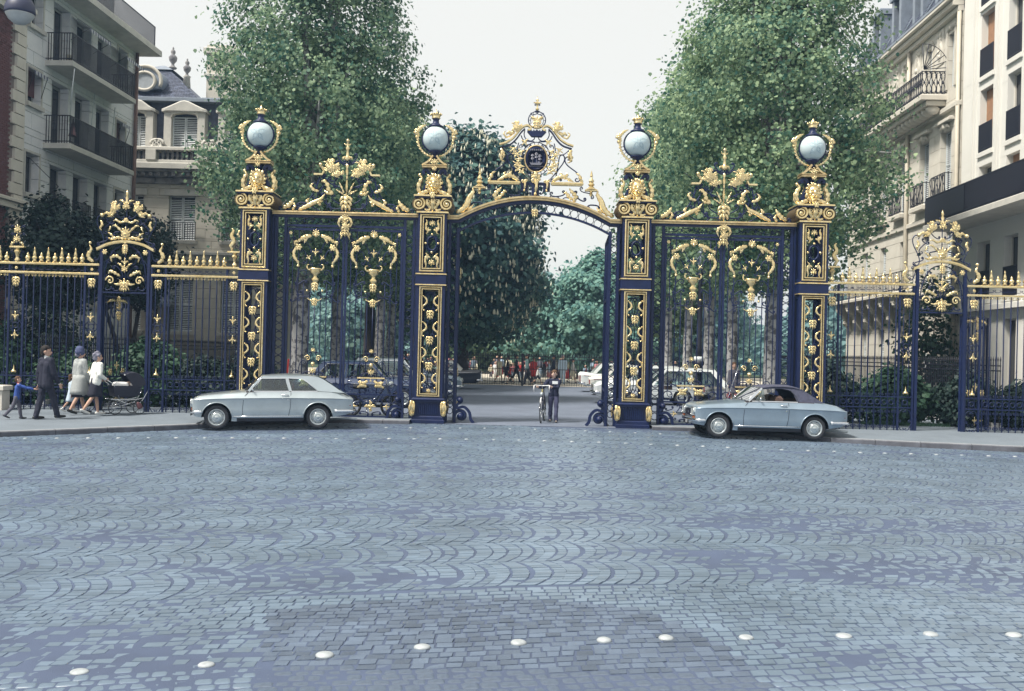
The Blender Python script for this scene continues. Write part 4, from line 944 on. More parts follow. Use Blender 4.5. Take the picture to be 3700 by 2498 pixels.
# ------------------------------------------------------------------ wing railings
rail_bar = cm('rail_bar', 'iron', lambda m: m.tube([(0, 0, 0), (0, 0, 1)], .0165, 6), True)
rail_post = cm('rail_post', 'iron', lambda m: m.box(-.024, .024, -.024, .024, 0, 1), False)
ST = .37
def strip(t, x, top):
    """narrow ornamental bay, left edge at x"""
    c = x+ST/2
    for px in (x, x+ST): obj('post', rail_post, t, (px, 0, .02), sc=(1, 1, 3.86))
    for px in (c-.075, c+.075): obj('bar', rail_bar, t, (px, 0, .68), sc=(.7, .7, 2.98))
    obj('bay_ring', cm('bay_ring', 'iron', lambda m: (m.tube(v3(ring((0, 0), .075, 14)), .014, 5, True), m.tube(v3(ring((0, 0), .155, 18)), .012, 5, True), [m.tube(v3([(.075*math.cos(a), .075*math.sin(a)), (.155*math.cos(a), .155*math.sin(a))]), .01, 4) for a in (PI/4, 3*PI/4, 5*PI/4, 7*PI/4)]), True), t, (c, 0, 2.28))
    FLEUR(t, c, 2.52, .12, 0, -.03); FLEUR(t, c, 2.03, .12, PI, -.03); gold_bit('gilt_bell', f_bell, t, c, 1.13, .17, -.03, name='bell_finial')
    HUSK(t, c, 3.42, .22, -.03); ROSE(t, c, 3.775, .045, -.04)
    for s in (-1, 1):
        iron_scroll(t, (c+s*.06, 3.72), (c+s*.13, 3.82), 'C', .009, 0, flip=s, turn=.8); iron_scroll(t, (c+s*.05, 3.35), (c+s*.14, 3.56), 'S', .01, 0, flip=s, turn=.8)
        iron_scroll(t, (c+s*.05, .58), (c+s*.13, .36), 'C', .012, 0, flip=-s, turn=.8); iron_scroll(t, (c+s*.05, .14), (c+s*.13, .32), 'C', .012, 0, flip=s, turn=.8)
    obj('rail_ring', cm('rail_ring', 'iron', lambda m: m.tube(v3(ring((0, 0), .062, 14)), .013, 5, True), True), t, (c, 0, .82))
    for z in (.67, .95, .06): obj('bay_rail', cm('bay_rail', 'iron', lambda m: m.box(0, ST, -.018, .018, 0, .03), False), t, (x, 0, z))
    if top == 'urn':          # shelf with tall gilt finial
        obj('gilt_shelf', cm('bay_shelf', 'gold', lambda m: (m.cbox(-.19, .19, -.06, .06, 4.30, 4.34, .008), m.lathe([(.03, 3.92), (.07, 3.98), (.03, 4.05), (.05, 4.14), (.09, 4.2), (.04, 4.26), (.08, 4.3)], 8)), False), t, (c, 0, 0))
        PALM(t, c, 4.5, .14); PALM(t, c, 4.74, .17, 0, -.03, .8)
        for s in (-1, 1):
            gilt_leaf(t, [(c+s*.16, 4.36), (c+s*.12, 4.42), (c+s*.05, 4.44)], .08, 3, .04); iron_scroll(t, (c+s*.08, 4.42), (c+s*.15, 4.66), 'C', .011, 0, flip=-s); iron_scroll(t, (c+s*.05, 4.7), (c+s*.16, 4.86), 'C', .011, 0, flip=-s)
            iron_scroll(t, (c+s*.06, 3.96), (c+s*.14, 4.2), 'S', .011, 0, flip=s)
    if isinstance(top, tuple):    # shelf with an acanthus climbing towards the pillar
        s = top[1]
        obj('gilt_shelf', CACHE.get('bay_shelf') or cm('bay_shelf', 'gold', lambda m: (m.cbox(-.19, .19, -.06, .06, 4.30, 4.34, .008), m.lathe([(.03, 3.92), (.07, 3.98), (.03, 4.05), (.05, 4.14), (.09, 4.2), (.04, 4.26), (.08, 4.3)], 8)), False), t, (c, 0, 0))
        gilt_leaf(t, [(c-s*.05, 4.36), (c-s*.1, 4.48), (c-s*.02, 4.6), (c-s*.09, 4.74), (c-s*.04, 4.88), (c-s*.1, 4.94)], .15, 7, .05); iron_scroll(t, (c+s*.05, 4.45), (c+s*.12, 4.85), 'C', .013, 0, flip=s); gilt_leaf(t, [(c+s*.14, 4.7), (c+s*.08, 4.78), (c+s*.13, 4.9)], .09, 3, .04); gilt_leaf(t, [(c+s*.14, 5.1), (c+s*.2, 5.2), (c+s*.14, 5.34)], .09, 3, .04)
def midbay(t, x0, n, sp=.162):
    L = n*sp
    for k in range(n):
        x = x0+(k+.5)*sp
        obj('bar', rail_bar, t, (x, 0, .08), sc=(1, 1, 3.56))
        if k % 2: gold_bit('gilt_spear', f_tall, t, x, 3.955, .38, 0, name='spear_finial')
        else: gold_bit('gilt_bud', f_small, t, x, 3.955, .24, 0, name='bud_finial', sxy=1)
        for s in (-1, 1):
            obj('gilt_hook', cm('gilt_hook', 'gold', lambda m: m.tube(v3(spiral((0, 0), .034, 1.2, 0, 1, 14)), .0085, 5), True), t, (x+s*.038, -.01, 3.585), sc=(s, 1, 1))
        obj('top_hook', cm('top_hook', 'gold', lambda m: m.tube(v3([(-.075, 0), (-.05, .025), (-.02, .005), (.02, .005), (.05, .025), (.075, 0)]), .008, 5), True), t, (x, 0, 3.93))
        obj('frieze_scroll', cm('frieze_scroll', 'iron', lambda m: m.tube(v3(scroll((-.05, 0), (.05, 0), 'C', turn=.7, base=1.2)), .008, 5), True), t, (x, 0, 3.79))
        obj('rail_ring', CACHE['rail_ring'], t, (x+sp/2 if k < n-1 else x, 0, .82)) if k < n-1 else None
        for s in (-1, 1):
            obj('foot_curl', cm('foot_curl', 'iron', lambda m: m.tube(v3(spiral((0, 0), .042, 1.2, PI, -1, 14)), .009, 5), True), t, (x+s*.04, 0, .57), sc=(s, 1, 1))
            obj('foot_curl', CACHE['foot_curl'], t, (x+s*.04, 0, .2), sc=(s, 1, -1.2))
            obj('foot_curl', CACHE['foot_curl'], t, (x+s*.04, 0, 1.02), sc=(s*.9, 1, .9))
        obj('foot_collar', cm('foot_collar', 'iron', lambda m: m.tube(v3([(-.07, .30), (-.03, .36), (-.03, .42), (-.07, .48)]), .009, 5), True), t, (x+.035, 0, 0)) 
        obj('foot_collar', CACHE['foot_collar'], t, (x-.035, 0, 0), sc=(-1, 1, 1))
    obj('iron_rail', cm('mid_rail', 'iron', lambda m: [m.box(0, 1, -.02, .02, z, z+.03) for z in (.67, .95, .06)], False), t, (x0, 0, 0), sc=(L, 1, 1))
def toprails(t, x0, x1):
    g = cm('gilt_rail', 'gold', lambda m: (m.cbox(0, 1, -.045, .045, .02, .055, .006), m.cbox(0, 1, -.03, .03, 0, .02, .003)), False)
    obj('gilt_rail', g, t, (x0, 0, 3.875), sc=(x1-x0, 1, 1)); obj('gilt_rail', g, t, (x0, 0, 3.635), sc=(x1-x0, 1, 1))
def endleaf(t, x, s):
    gilt_leaf(t, [(x+s*.02, 3.98), (x-s*.1, 4.06), (x-s*.12, 4.18), (x-s*.05, 4.3), (x-s*.1, 4.42)], .14, 6, .05); BALL(t, x-s*.09, 4.47, .04, -.02); iron_scroll(t, (x+s*.06, 4.05), (x+s*.12, 4.35), 'C', .012, 0, flip=s)
def railing(x0, kinds, lab, s):
    """kinds: list of 's' strips and numbers of bars, laid out from x0 in direction s"""
    t = thing('railing_panel', lab, 'railing', (GX, GY, 0), group='wing railings beside the park gate'); x = x0
    for k in kinds:
        if isinstance(k, int):
            L = k*.178 if s > 0 else k*.178
            midbay(t, x if s > 0 else x-L, k, .178); x += s*L
        else:
            strip(t, x if s > 0 else x-ST, k[0]); 
            if k[1]: endleaf(t, x+s*ST*.55 if k[1] > 0 else x+s*ST*.45, (s if k[1] > 0 else -s)*-1*-1)
            x += s*ST
    toprails(t, min(x0, x), max(x0, x)); return t
for s, d1, d2 in ((-1, 'navy railing between pillar and wicket with women and pram beside it', 'navy railing with gilt spear finials behind the man in dark suit'),
                  (1, 'navy railing with gilt finials behind the tail of the blue convertible', 'navy railing beyond the open wicket by the pale apartment building')):
    railing(s*7.62, [(('side', -s), 0), 9, (None, 1)], d1, s)
    railing(s*11.33, [(None, -1), 9, ('urn', 0), 5], d2, s)
# ------------------------------------------------------------------ wickets
def make_wicket():
    t = thing('wicket_arch', '', 'gate arch', group='pedestrian wicket arches')
    Q = lambda X, Y: ((X-790)*.004144, 5.779-.004144*Y)
    for s in (-1, 1):
        obj('post', cm('wicket_post', 'iron', lambda m: (m.box(-.035, .035, -.04, .04, 0.02, 4.32), m.box(-.035, .035, -.04, .04, 0, .02)), False), t, (s*.62, 0, 0))
    arc = catmull([(-.745, 4.32), (-.42, 4.47), (0, 4.535), (.42, 4.47), (.745, 4.32)], 24)
    obj('gilt_arch_rail', cm('wicket_arc', 'gold', lambda m: (pathbar(m, arc, .045, -.07, .07), pathbar(m, [(x, z-.035) for x, z in arc], .02, -.05, .05)), False), t)
    obj('iron_rail', cm('wicket_rail', 'iron', lambda m: (m.box(-.6, .6, -.025, .025, 3.17, 3.21), m.tube(v3(catmull([(-.56, 3.3), (-.5, 3.9), (-.3, 4.3), (0, 4.42), (.3, 4.3), (.5, 3.9), (.56, 3.3)], 24)), .016, 5), m.tube([(0, 0, 3.2), (0, 0, 5.7)], .014, 5)), False), t)
    PALM(t, 0, 4.38, .11); HUSK(t, 0, 4.28, .16); PALM(t, 0, 3.46, .17, PI, -.05, 1.2); HUSK(t, 0, 3.34, .22); FLEUR(t, 0, 3.98, .12); PALM(t, 0, 3.78, .12)
    PALM(t, 0, 4.72, .2, 0, -.05, .9); gilt_leaf(t, [(0, 4.58), (0, 4.68), (0, 4.86)], .2, 4, .06); PALM(t, 0, 5.42, .14); ROSE(t, 0, 5.08, .07)
    obj('gilt_spire', cm('wicket_spire', 'gold', lambda m: m.lathe([(.05, 5.5), (.07, 5.54), (.03, 5.6), (.05, 5.66), (.02, 5.72), (.04, 5.76), (.005, 5.88)], 8), True), t)
    for s in (-1, 1):
        ROSE(t, s*.53, 4.24, .075)
        BOUQ(t, s*.30, 5.42, .15, -.05, .9); gilt_leaf(t, [(s*.34, 5.32), (s*.44, 5.24), (s*.52, 5.26), (s*.62, 5.2)], .12, 4, .05); BALL(t, s*.62, 5.2, .055); gilt_leaf(t, [(s*.3, 5.32), (s*.38, 5.2), (s*.5, 5.16)], .1, 3, .05)
        gilt_leaf(t, [(s*.02, 5.06), (s*.14, 5.02), (s*.26, 5.08), (s*.34, 5.05)], .08, 4, .04); gilt_leaf(t, [(s*.66, 5.06), (s*.62, 4.96), (s*.67, 4.86), (s*.63, 4.8)], .09, 4, .04)
        gilt_leaf(t, [(s*.02, 5.5), (s*.1, 5.58), (s*.2, 5.6)], .07, 3, .04); gilt_leaf(t, [(s*.04, 4.72), (s*.16, 4.84), (s*.28, 4.94), (s*.36, 4.92)], .08, 4, .04)
        gilt_leaf(t, [(s*.04, 4.6), (s*.2, 4.62), (s*.36, 4.58), (s*.46, 4.62)], .11, 5, .05); gilt_leaf(t, [(s*.3, 4.6), (s*.38, 4.7), (s*.47, 4.76)], .08, 3, .04); gilt_leaf(t, [(s*.40, 4.92), (s*.42, 4.84), (s*.46, 4.78)], .06, 3, .04)
        gilt_leaf(t, [(s*.1, 4.06), (s*.22, 4.14), (s*.36, 4.1), (s*.34, 3.98)], .12, 5, .05); gilt_leaf(t, [(s*.03, 3.82), (s*.12, 3.92), (s*.2, 3.96)], .07, 3, .04)
        gilt_leaf(t, [(s*.12, 3.62), (s*.26, 3.70), (s*.38, 3.74), (s*.43, 3.66)], .11, 5, .05)
        obj('gilt_curl', CACHE['gilt_curl'], t, (s*.38, -.03, 3.5), sc=(-.115*s, .06, .12)); gilt_leaf(t, [(s*.06, 3.44), (s*.16, 3.40), (s*.28, 3.42)], .09, 4, .05); gilt_leaf(t, [(s*.02, 3.36), (s*.1, 3.3), (s*.13, 3.24)], .06, 3, .04)
        for (a, b, k, kw) in (((.08, 5.15), (.26, 5.3), 'C', dict(flip=1)), ((.4, 5.15), (.55, 4.75), 'S', dict(flip=1)), ((.62, 5.1), (.72, 4.5), 'S', dict(flip=-1, turn=.7)), ((.12, 4.85), (.32, 4.7), 'S', dict(flip=1)), ((.06, 5.65), (.12, 5.5), 'C', dict(flip=1)),
                              ((.35, 3.32), (.5, 3.28), 'C', dict(flip=1)), ((.15, 3.28), (.3, 3.28), 'C', dict(flip=1)), ((.44, 4.0), (.5, 3.6), 'C', dict(flip=-1)), ((.2, 3.95), (.34, 4.25), 'S', dict(flip=1)), ((.1, 3.6), (.3, 3.85), 'C', dict(flip=-1)), ((.35, 5.0), (.5, 5.1), 'C', dict(flip=1)), ((.5, 4.6), (.7, 4.42), 'S', dict(flip=1))):
            iron_scroll(t, (a[0]*s, a[1]), (b[0]*s, b[1]), k, .014, 0, **{**kw, 'flip': kw['flip']*s})
    return t
WK = make_wicket(); place(WK, (GX-10.66, GY, 0), 0, 'navy and gilt wicket arch above the woman pushing the pram')
WK2 = copy_tree(WK); place(WK2, (GX+10.66, GY, 0), 0, 'navy and gilt wicket arch over the open path beside shrubs')
def make_wicket_leaf():
    t = thing('wicket_leaf', '', 'gate', group='open pedestrian wicket leaves')
    obj('leaf_frame', cm('wleaf_frame', 'iron', lambda m: (m.box(0, .05, -.025, .025, .08, 3.12), m.box(1.11, 1.16, -.025, .025, .08, 3.12), [m.box(.05, 1.11, -.02, .02, z, z+.04) for z in (.08, .67, .95, 3.08)]), False), t)
    for k in range(6): obj('bar', rail_bar, t, (.16+k*.168, 0, .98), sc=(1, 1, 2.1))
    for k in range(5): obj('rail_ring', CACHE['rail_ring'], t, (.2+k*.19, 0, .82)); obj('foot_curl', CACHE['foot_curl'], t, (.2+k*.19, 0, .5), sc=1.5); obj('foot_curl', CACHE['foot_curl'], t, (.2+k*.19, 0, .25), sc=(-1.5, 1, -1.5))
    PALM(t, .58, 3.0, .14); BOUQ(t, .58, 2.86, .1); HUSK(t, .58, 2.6, .22); FLEUR(t, .58, 1.25, .13); ROSE(t, .3, 1.1, .1); ROSE(t, .86, 1.1, .1); FLEUR(t, .58, .36, .12); FLEUR(t, .86, .36, .08)
    for s in (-1, 1): gilt_leaf(t, [(.58+s*.1, 3.0), (.58+s*.3, 3.0), (.58+s*.46, 2.94)], .1, 4, .04); iron_scroll(t, (.58+s*.1, 2.55), (.58+s*.3, 2.85), 'S', .013, 0, flip=s)
    return t
WL = make_wicket_leaf(); place(WL, (GX-10.66-.58, GY+.08, 0), R(78), 'open wicket leaf swung inwards behind the woman in white cardigan')
WL2 = copy_tree(WL); place(WL2, (GX+10.66+.58, GY+.10, 0), R(30), 'open wicket leaf with gilt ornaments folded back behind the railing')
# stone plinth at the end of the wing
m = MB(); m.cbox(-15.5, -12.95, 25.35, 25.75, -.1, .60, .02); m.cbox(-15.5, -12.9, 25.30, 25.8, .60, .72, .02)
o = obj('low_stone_wall', m.mesh('low_stone_wall', 'stone_cream', False)); tag(o, 'low cream stone wall behind the boy in blue sweater', 'wall', kind='thing')
# ================================================================== BUILDINGS
K37 = math.atan2(1, .035)                     # the avenue's facades run this way
class Facade:
    """local frame: s along the street (about world Y), n outwards from the wall, z up"""
    def __init__(f, root, sgn): f.r = root; f.g = sgn
    def b(f, m, s0, s1, n0, n1, z0, z1, mi=0):
        a, c = sorted((f.g*n0, f.g*n1)); return m.box(s0, s1, a, c, z0, z1, mi)
    def box(f, name, mname, s0, s1, n0, n1, z0, z1, parent=None, c=0):
        m = MB(); a, d = sorted((f.g*n0, f.g*n1))
        if c: m.cbox(s0, s1, a, d, z0, z1, c)
        else: m.box(s0, s1, a, d, z0, z1)
        return obj(name, m.mesh(name, mname, False), parent or f.r)
    def unit(f, name, mname, s0, s1, n0, n1, z0, z1, parent=None):
        """scaled copy of a shared unit block"""
        k = 'unit|'+mname
        if k not in UNIT: UNIT[k] = MB().box(0, 1, 0, 1, 0, 1).mesh('block', mname, False)
        a, d = sorted((f.g*n0, f.g*n1))
        return obj(name, UNIT[k], parent or f.r, (s0, a, z0), sc=(s1-s0, d-a, z1-z0))
UNIT = {}
def building(name, label, X0, sgn, cat='building'):
    t = thing(name, label, cat, (X0-.035*37, 0, 0), K37); return t, Facade(t, sgn)
def ashlar(F, s0, s1, z0, z1, ops, ch, bl, mname, n0=-.06, n1=0., gap=.006, seed=1, name='stone_block'):
    r_ = random.Random(seed); zl = set()
    k = 0
    while z0+k*ch < z1-.05: zl.add(round(z0+k*ch, 3)); k += 1
    zl.add(round(z1, 3))
    for o in ops:
        for z in (o[2], o[3]):
            if z0 < z < z1:
                near = [q for q in zl if abs(q-z) < .09 and z0 < q < z1]
                for q in near: zl.discard(q)
                zl.add(round(z, 3))
    zl = sorted(zl)
    for i, (a, b) in enumerate(zip(zl, zl[1:])):
        iv = [(s0, s1)]
        for o in ops:
            if o[2] < b-.02 and o[3] > a+.02:
                nv = []
                for (p, q) in iv:
                    if o[1] <= p or o[0] >= q: nv.append((p, q)); continue
                    if o[0] > p: nv.append((p, o[0]))
                    if o[1] < q: nv.append((o[1], q))
                iv = nv
        for (p, q) in iv:
            x = p; first = True
            while x < q-.02:
                L = bl*(r_.uniform(.85, 1.15) if not first else (.55 if i % 2 else 1.)); first = False
                e = q if q-(x+L) < bl*.45 else x+L
                F.unit(name, mname, x+gap/2, e-gap/2, n0, n1+r_.uniform(-.004, .004), a+gap/2, b-gap/2); x = e
def window(F, o, depth=.32, frame='shutter_white', curtain=True, mull=1, glass='window_glass', blind=0., sill=True, sillm='stone_trim', fw=.05):
    s0, s1, z0, z1 = o; n = -depth
    w_ = F.box('window', glass, s0, s1, n-.03, n, z0, z1)
    m = MB()
    for (a, b, c, d) in ((s0, s0+fw, z0, z1), (s1-fw, s1, z0, z1), (s0+fw, s1-fw, z1-fw, z1), (s0+fw, s1-fw, z0, z0+fw)): F.b(m, a, b, n, n+.05, c, d)
    if mull:
        c = (s0+s1)/2; F.b(m, c-.035, c+.035, n, n+.05, z0+fw, z1-fw)
    obj('window_frame', m.mesh('window_frame', frame, False), w_)
    if curtain:
        c = (s1-s0)*.3
        F.box('curtain', 'curtain', s0+fw+.02, s0+fw+c, n+.004, n+.012, z0+fw, z1-fw, w_)
    if blind: F.box('roller_blind', 'blind', s0+.02, s1-.02, n+.07, n+.09, z1-(z1-z0)*blind, z1, w_)
    if sill: F.box('window_sill', sillm, s0-.12, s1+.12, -.1, .12, z0-.16, z0-.005, w_, .015)
    return w_
def reveals(F, ops, mname, depth=.34):
    m = MB()
    for (s0, s1, z0, z1) in ops:
        t = .012
        F.b(m, s0-t, s0-.001, -depth-.05, -.062, z0, z1); F.b(m, s1+.001, s1+t, -depth-.05, -.062, z0, z1); F.b(m, s0-t, s1+t, -depth-.05, -.062, z1+.001, z1+t); F.b(m, s0-t, s1+t, -depth-.05, -.062, z0-t, z0-.001)
    obj('reveal', m.mesh('reveal', mname, False), F.r)['kind'] = 'stuff'
def railing_run(F, s0, s1, n, z0, z1, step=.11, r=.009, parent=None, ends=None, mname='rail_black', name='balcony_railing'):
    """rails as the part, each baluster a piece of it"""
    m = MB()
    for z in (z0+.06, z1-.03): F.b(m, s0, s1, n-.018, n+.018, z, z+.03)
    for s in (s0, s1): F.b(m, s-.016, s+.016, n-.016, n+.016, z0+.05, z1+.004)
    if ends is not None:
        for s in (s0, s1):
            for z in (z0+.06, z1-.03): F.b(m, s-.018, s+.018, ends, n, z+.001, z+.031)
    p = obj(name, m.mesh(name, mname, False), parent or F.r)
    k = 'bal|'+mname
    if k not in UNIT: UNIT[k] = MB().tube([(0, 0, 0), (0, 0, 1)], .017, 4).mesh('baluster', mname, False)
    c = int((s1-s0)/step)
    for i in range(c+1): obj('baluster', UNIT[k], p, (s0+(s1-s0)*i/c, F.g*n, z0), sc=(1, 1, z1-z0))
    if ends is not None:
        c2 = max(2, int(abs(n-ends)/step))
        for s in (s0, s1):
            for i in range(1, c2): obj('baluster', UNIT[k], p, (s, F.g*(ends+(n-ends)*i/c2), z0), sc=(1, 1, z1-z0))
    return p
def mass(F, mname, s0, s1, n0, n1, z1, z0=-.3): return F.box('wall_core', mname, s0, s1, n0, n1, z0, z1)
# ------------------------------------------------------------------ grey stone apartment block (left)
t, F = building('apartment_block', 'grey stone apartment block with long black balconies and awnings', -17., -1)
colB = [(36.3, 37.55), (38.1, 39.3), (39.88, 41.02)]
ops = []
for (a, b) in colB: ops += [(a, b, 12.05, 14.25), (a, b, 9.08, 11.35), (a, b, 6.35, 8.35), (a, b, 3.45, 5.35)]
AE = [(34.62, 35.5, 12.95, 14.45), (34.62, 35.5, 10.22, 11.42), (34.62, 35.5, 7.05, 8.45), (41.75, 42.6, 12.95, 14.3), (41.75, 42.6, 10.1, 11.25), (41.75, 42.6, 7.15, 8.33), (34.7, 35.5, .5, 2.2)]
allops = ops+AE
mass(F, 'stone_dark', 34.2, 44.0, -10, -.40, 14.6)
F.box('backing', 'stone_dark', 34.2, 34.25, -.4, -.07, -.3, 14.6)
ashlar(F, 34.22, 43.7, -.2, 14.6, allops, .56, 1.35, 'stone_grey', -.34, 0, .018)
for i, o in enumerate(ops):
    w_ = window(F, o, .36, 'stone_dark', i % 3 != 1, sill=(i % 4 == 3))
    if i % 4 == 2: railing_run(F, o[0]-.05, o[1]+.05, .12, o[2], o[2]+.92, .10, parent=w_, ends=0.); F.box('window_ledge', 'stone_trim', o[0]-.12, o[1]+.12, -.05, .2, o[2]-.2, o[2]-.02, w_, .01)
for i, o in enumerate(AE):
    window(F, o, .30, 'stone_dark', False, blind=(0, .75, 0, 0, .7, 0, 0)[i], sill=i < 6)
# architrave strips round the single windows
m = MB()
for o in AE[:6]:
    s0, s1, z0, z1 = o
    for (a, b, c, d) in ((s0-.12, s0-.03, z0, z1+.1), (s1+.03, s1+.12, z0, z1+.1), (s0-.03, s1+.03, z1+.02, z1+.1)): F.b(m, a, b, .004, .03, c, d)
obj('architrave', m.mesh('architrave', 'stone_trim', False), t)['kind'] = 'stuff'
for z in (8.82, 11.80):
    bal = F.box('balcony', 'stone_trim', 35.75, 41.25, -.02, 1.02, z, z+.19, None, .02)
    railing_run(F, 35.80, 41.2, .96, z+.19, z+1.2, .09, parent=bal, ends=0.)
F.box('roof_slab', 'stone_trim', 34.2, 44.05, -.4, .95, 14.58, 14.85, None, .04)
railing_run(F, 34.3, 43.7, .75, 14.85, 15.8, .10, name='roof_railing')
F.box('attic_wall', 'stone_dark', 34.2, 43.9, -9, -1.2, 14.6, 17.6)
F.box('attic_roof', 'zinc', 34.0, 44.1, -9.2, -.9, 17.6, 17.8)
def awn(s0, s1, z, out=.75, drop=.45):
    m = MB(); g = F.g; n = int((s1-s0)/.1)
    v = [(s0, g*.03, z), (s1, g*.03, z), (s1, g*out, z-drop), (s0, g*out, z-drop)]
    v += [(a, b, c-.012) for a, b, c in v]
    m.add(v, [(0, 1, 2, 3), (7, 6, 5, 4), (0, 3, 7, 4), (1, 5, 6, 2), (3, 2, 6, 7)])
    a_ = obj('awning', m.mesh('awning', 'awning_white', False), t)
    m = MB()
    for i in range(n):
        a = s0+(s1-s0)*i/n; b = s0+(s1-s0)*(i+1)/n; c = (a+b)/2
        m.add([(a, g*out, z-drop), (b, g*out, z-drop), (b, g*(out+.004), z-drop-.1), (c, g*(out+.004), z-drop-.16), (a, g*(out+.004), z-drop-.1)], [(0, 1, 2, 3, 4)], i % 2)
    obj('fringe', m.mesh('fringe', ['awning', 'awning_white'], False), a_)
    for s in (s0, s1): obj('awning_arm', MB().tube([(s, g*.02, z-.9), (s, g*out, z-drop)], .012, 5).mesh('awning_arm', 'rail_black'), a_)
awn(37.6, 39.4, 14.2); awn(41.0, 42.7, 14.15, .7); awn(34.6, 35.52, 11.42, .25, .12); awn(41.75, 42.6, 11.25, .25, .12)
m = MB(); m.tube([(35.7, -.05, 6.9), (35.2, -.9, 7.35)], .014, 5); m.tube([(34.7, -.05, 8.3), (35.2, -.9, 7.35)], .014, 5)
obj('window_stay', m.mesh('window_stay', 'rail_black'), t)
for (s_, n0, z0, dz) in ((35.8, .95, 10.4, 1.3), (37.5, .1, 10.2, 1.55), (39.25, .1, 10.2, 1.5), (41.1, .1, 10.0, 1.6)): obj('awning_arm', MB().tube([(s_, -n0, z0), (s_, -n0-.12, z0+dz)], .02, 5).mesh('awning_arm', 'shutter_white'), t)
obj('drying_cloth', MB().add([(36.1, -.93, 10.0), (36.45, -.93, 9.35), (36.1, -.75, 9.33), (35.82, -.93, 9.38), (36.1, -1.0, 9.36)], [(0, 1, 4), (0, 4, 3), (0, 3, 2), (0, 2, 1)]).mesh('drying_cloth', 'blind'), bal)
obj('flower_tub', MB().lathe([(.09, 12.0), (.12, 12.2), (.13, 12.22), (.05, 12.22)], 10, c=(35.95, -.8, 0)).mesh('flower_tub', 'pipe_cream'), t)
F.box('drain_pipe', 'pipe_cream', 34.12, 34.24, .02, .14, -.2, 14.6)
for z in (3, 6, 9, 12): F.box('pipe_clip', 'pipe_cream', 34.10, 34.26, .01, .16, z, z+.06)
obj('rain_pipe', MB().tube([(43.45, -.1, 0), (43.45, -.1, 14.55)], .075, 8).mesh('rain_pipe', 'pipe_brown'), t)
# ------------------------------------------------------------------ brick house beside it
t, F = building('brick_house', 'dark red brick house with cream stone quoins', -16.85, -1)
mass(F, 'mortar', 26., 34.08, -9, -.03, 15.5)
rb = random.Random(11); rects = []
z = .9; row = 0
while z < 13.2:
    s_ = 33.30-(.12 if row % 2 else 0)
    while s_ > 31.6: rects.append((s_-.22, s_, z)); s_ -= .232
    z += .078; row += 1
vis_b = [r_ for r_ in rects if 5.6 < r_[2] < 12.4 and r_[0] > 32.2]
vis_b = vis_b[::max(1, len(vis_b)//300)] if len(vis_b) > 330 else vis_b
pick = set(vis_b[:300])
for (a, b, z) in pick: F.unit('brick', 'brick', a+.004, b-.004, -.03, .004+rb.uniform(-.003, .003), z+.004, z+.070)
m = MB()
for (a, b, z) in rects:
    if (a, b, z) not in pick: F.b(m, a+.004, b-.004, -.03, .004+rb.uniform(-.003, .003), z+.004, z+.070)
obj('brickwork', m.mesh('brickwork', 'brick', False), t)['kind'] = 'stuff'
k = 0; z = -.2
while z < 12.6:
    L = .78 if k % 2 == 0 else .56
    F.box('quoin', 'stone_cream', 34.08-L, 34.08, -.05, .07, z+.012, z+.375, None, .015); z += .39; k += 1
for (z, h, o) in ((12.75, .3, .22), (13.05, .18, .4), (6.3, .22, .18), (6.52, .12, .28), (14.2, .3, .3), (14.5, .25, .55)): F.box('cornice', 'stone_cream', 26, 34.1, -.04, o, z, z+h-.006, None, .02)
for z in (13.3, 13.75): F.box('frieze_panel', 'stone_cream', 33.0, 33.95, -.03, .08, z, z+.38, None, .02)
F.box('frieze_wall', 'stone_cream', 26, 34.08, -.04, .02, 13.232, 14.19)
for z in (7.6, 10.3):
    o = (30.2, 31.5, z, z+1.9); F.box('window', 'window_glass', 30.2, 31.5, .008, .03, z, z+1.9); F.box('window_sill', 'stone_cream', 30., 31.7, .008, .2, z-.2, z, None, .01)
F.box('roof', 'slate', 26, 34.08, -9, .1, 14.76, 15.9)
# ------------------------------------------------------------------ slate-roofed mansion, facing the gate
MY = 48.0
t = thing('mansion', 'ornate stone mansion with blue slate roof, dormers and urn finials', 'mansion', (0, MY, 0)); F = Facade(t, -1); f = F
x0, x1 = -21.0, -11.6
wins = [(-18.75, -17.95), (-16.72, -15.45), (-14.1, -12.9)]
opsM = []
for (a, b) in wins: opsM += [(a, b, 6.9, 9.05), (a, b, 2.5, 5.1)]
mass(F, 'stone_mansion', x0, x1, -8, -.36, 10.5)
ashlar(F, x0, x1, -.2, 9.6, opsM, .48, .95, 'stone_mansion', -.32, 0, .015, 5)
def shutter_pair(o, n=.02, mname='shutter_white'):
    """closed louvred shutters: leaves with slats"""
    s0, s1, z0, z1 = o; c = (s0+s1)/2
    for (a, b) in ((s0, c-.01), (c+.01, s1)):
        m = MB(); w_ = .05
        for (p, q, u, v_) in ((a, a+w_, z0, z1), (b-w_, b, z0, z1), (a+w_, b-w_, z0, z0+w_), (a+w_, b-w_, z1-w_, z1), (a+w_, b-w_, (z0+z1)/2-.03, (z0+z1)/2+.03)): F.b(m, p, q, n, n+.04, u, v_)
        sh = obj('shutter', m.mesh('shutter', mname, False), t)
        k = 'slat|'+mname
        if k not in UNIT: UNIT[k] = MB().box(0, 1, -.006, .006, 0, .05).mesh('slat', mname, False)
        nz = int((z1-z0-.1)/.085)
        for i in range(nz): obj('slat', UNIT[k], sh, (a+w_, F.g*(n+.02), z0+.05+i*.085), (.5*F.g, 0, 0), (b-a-2*w_, 1, 1))
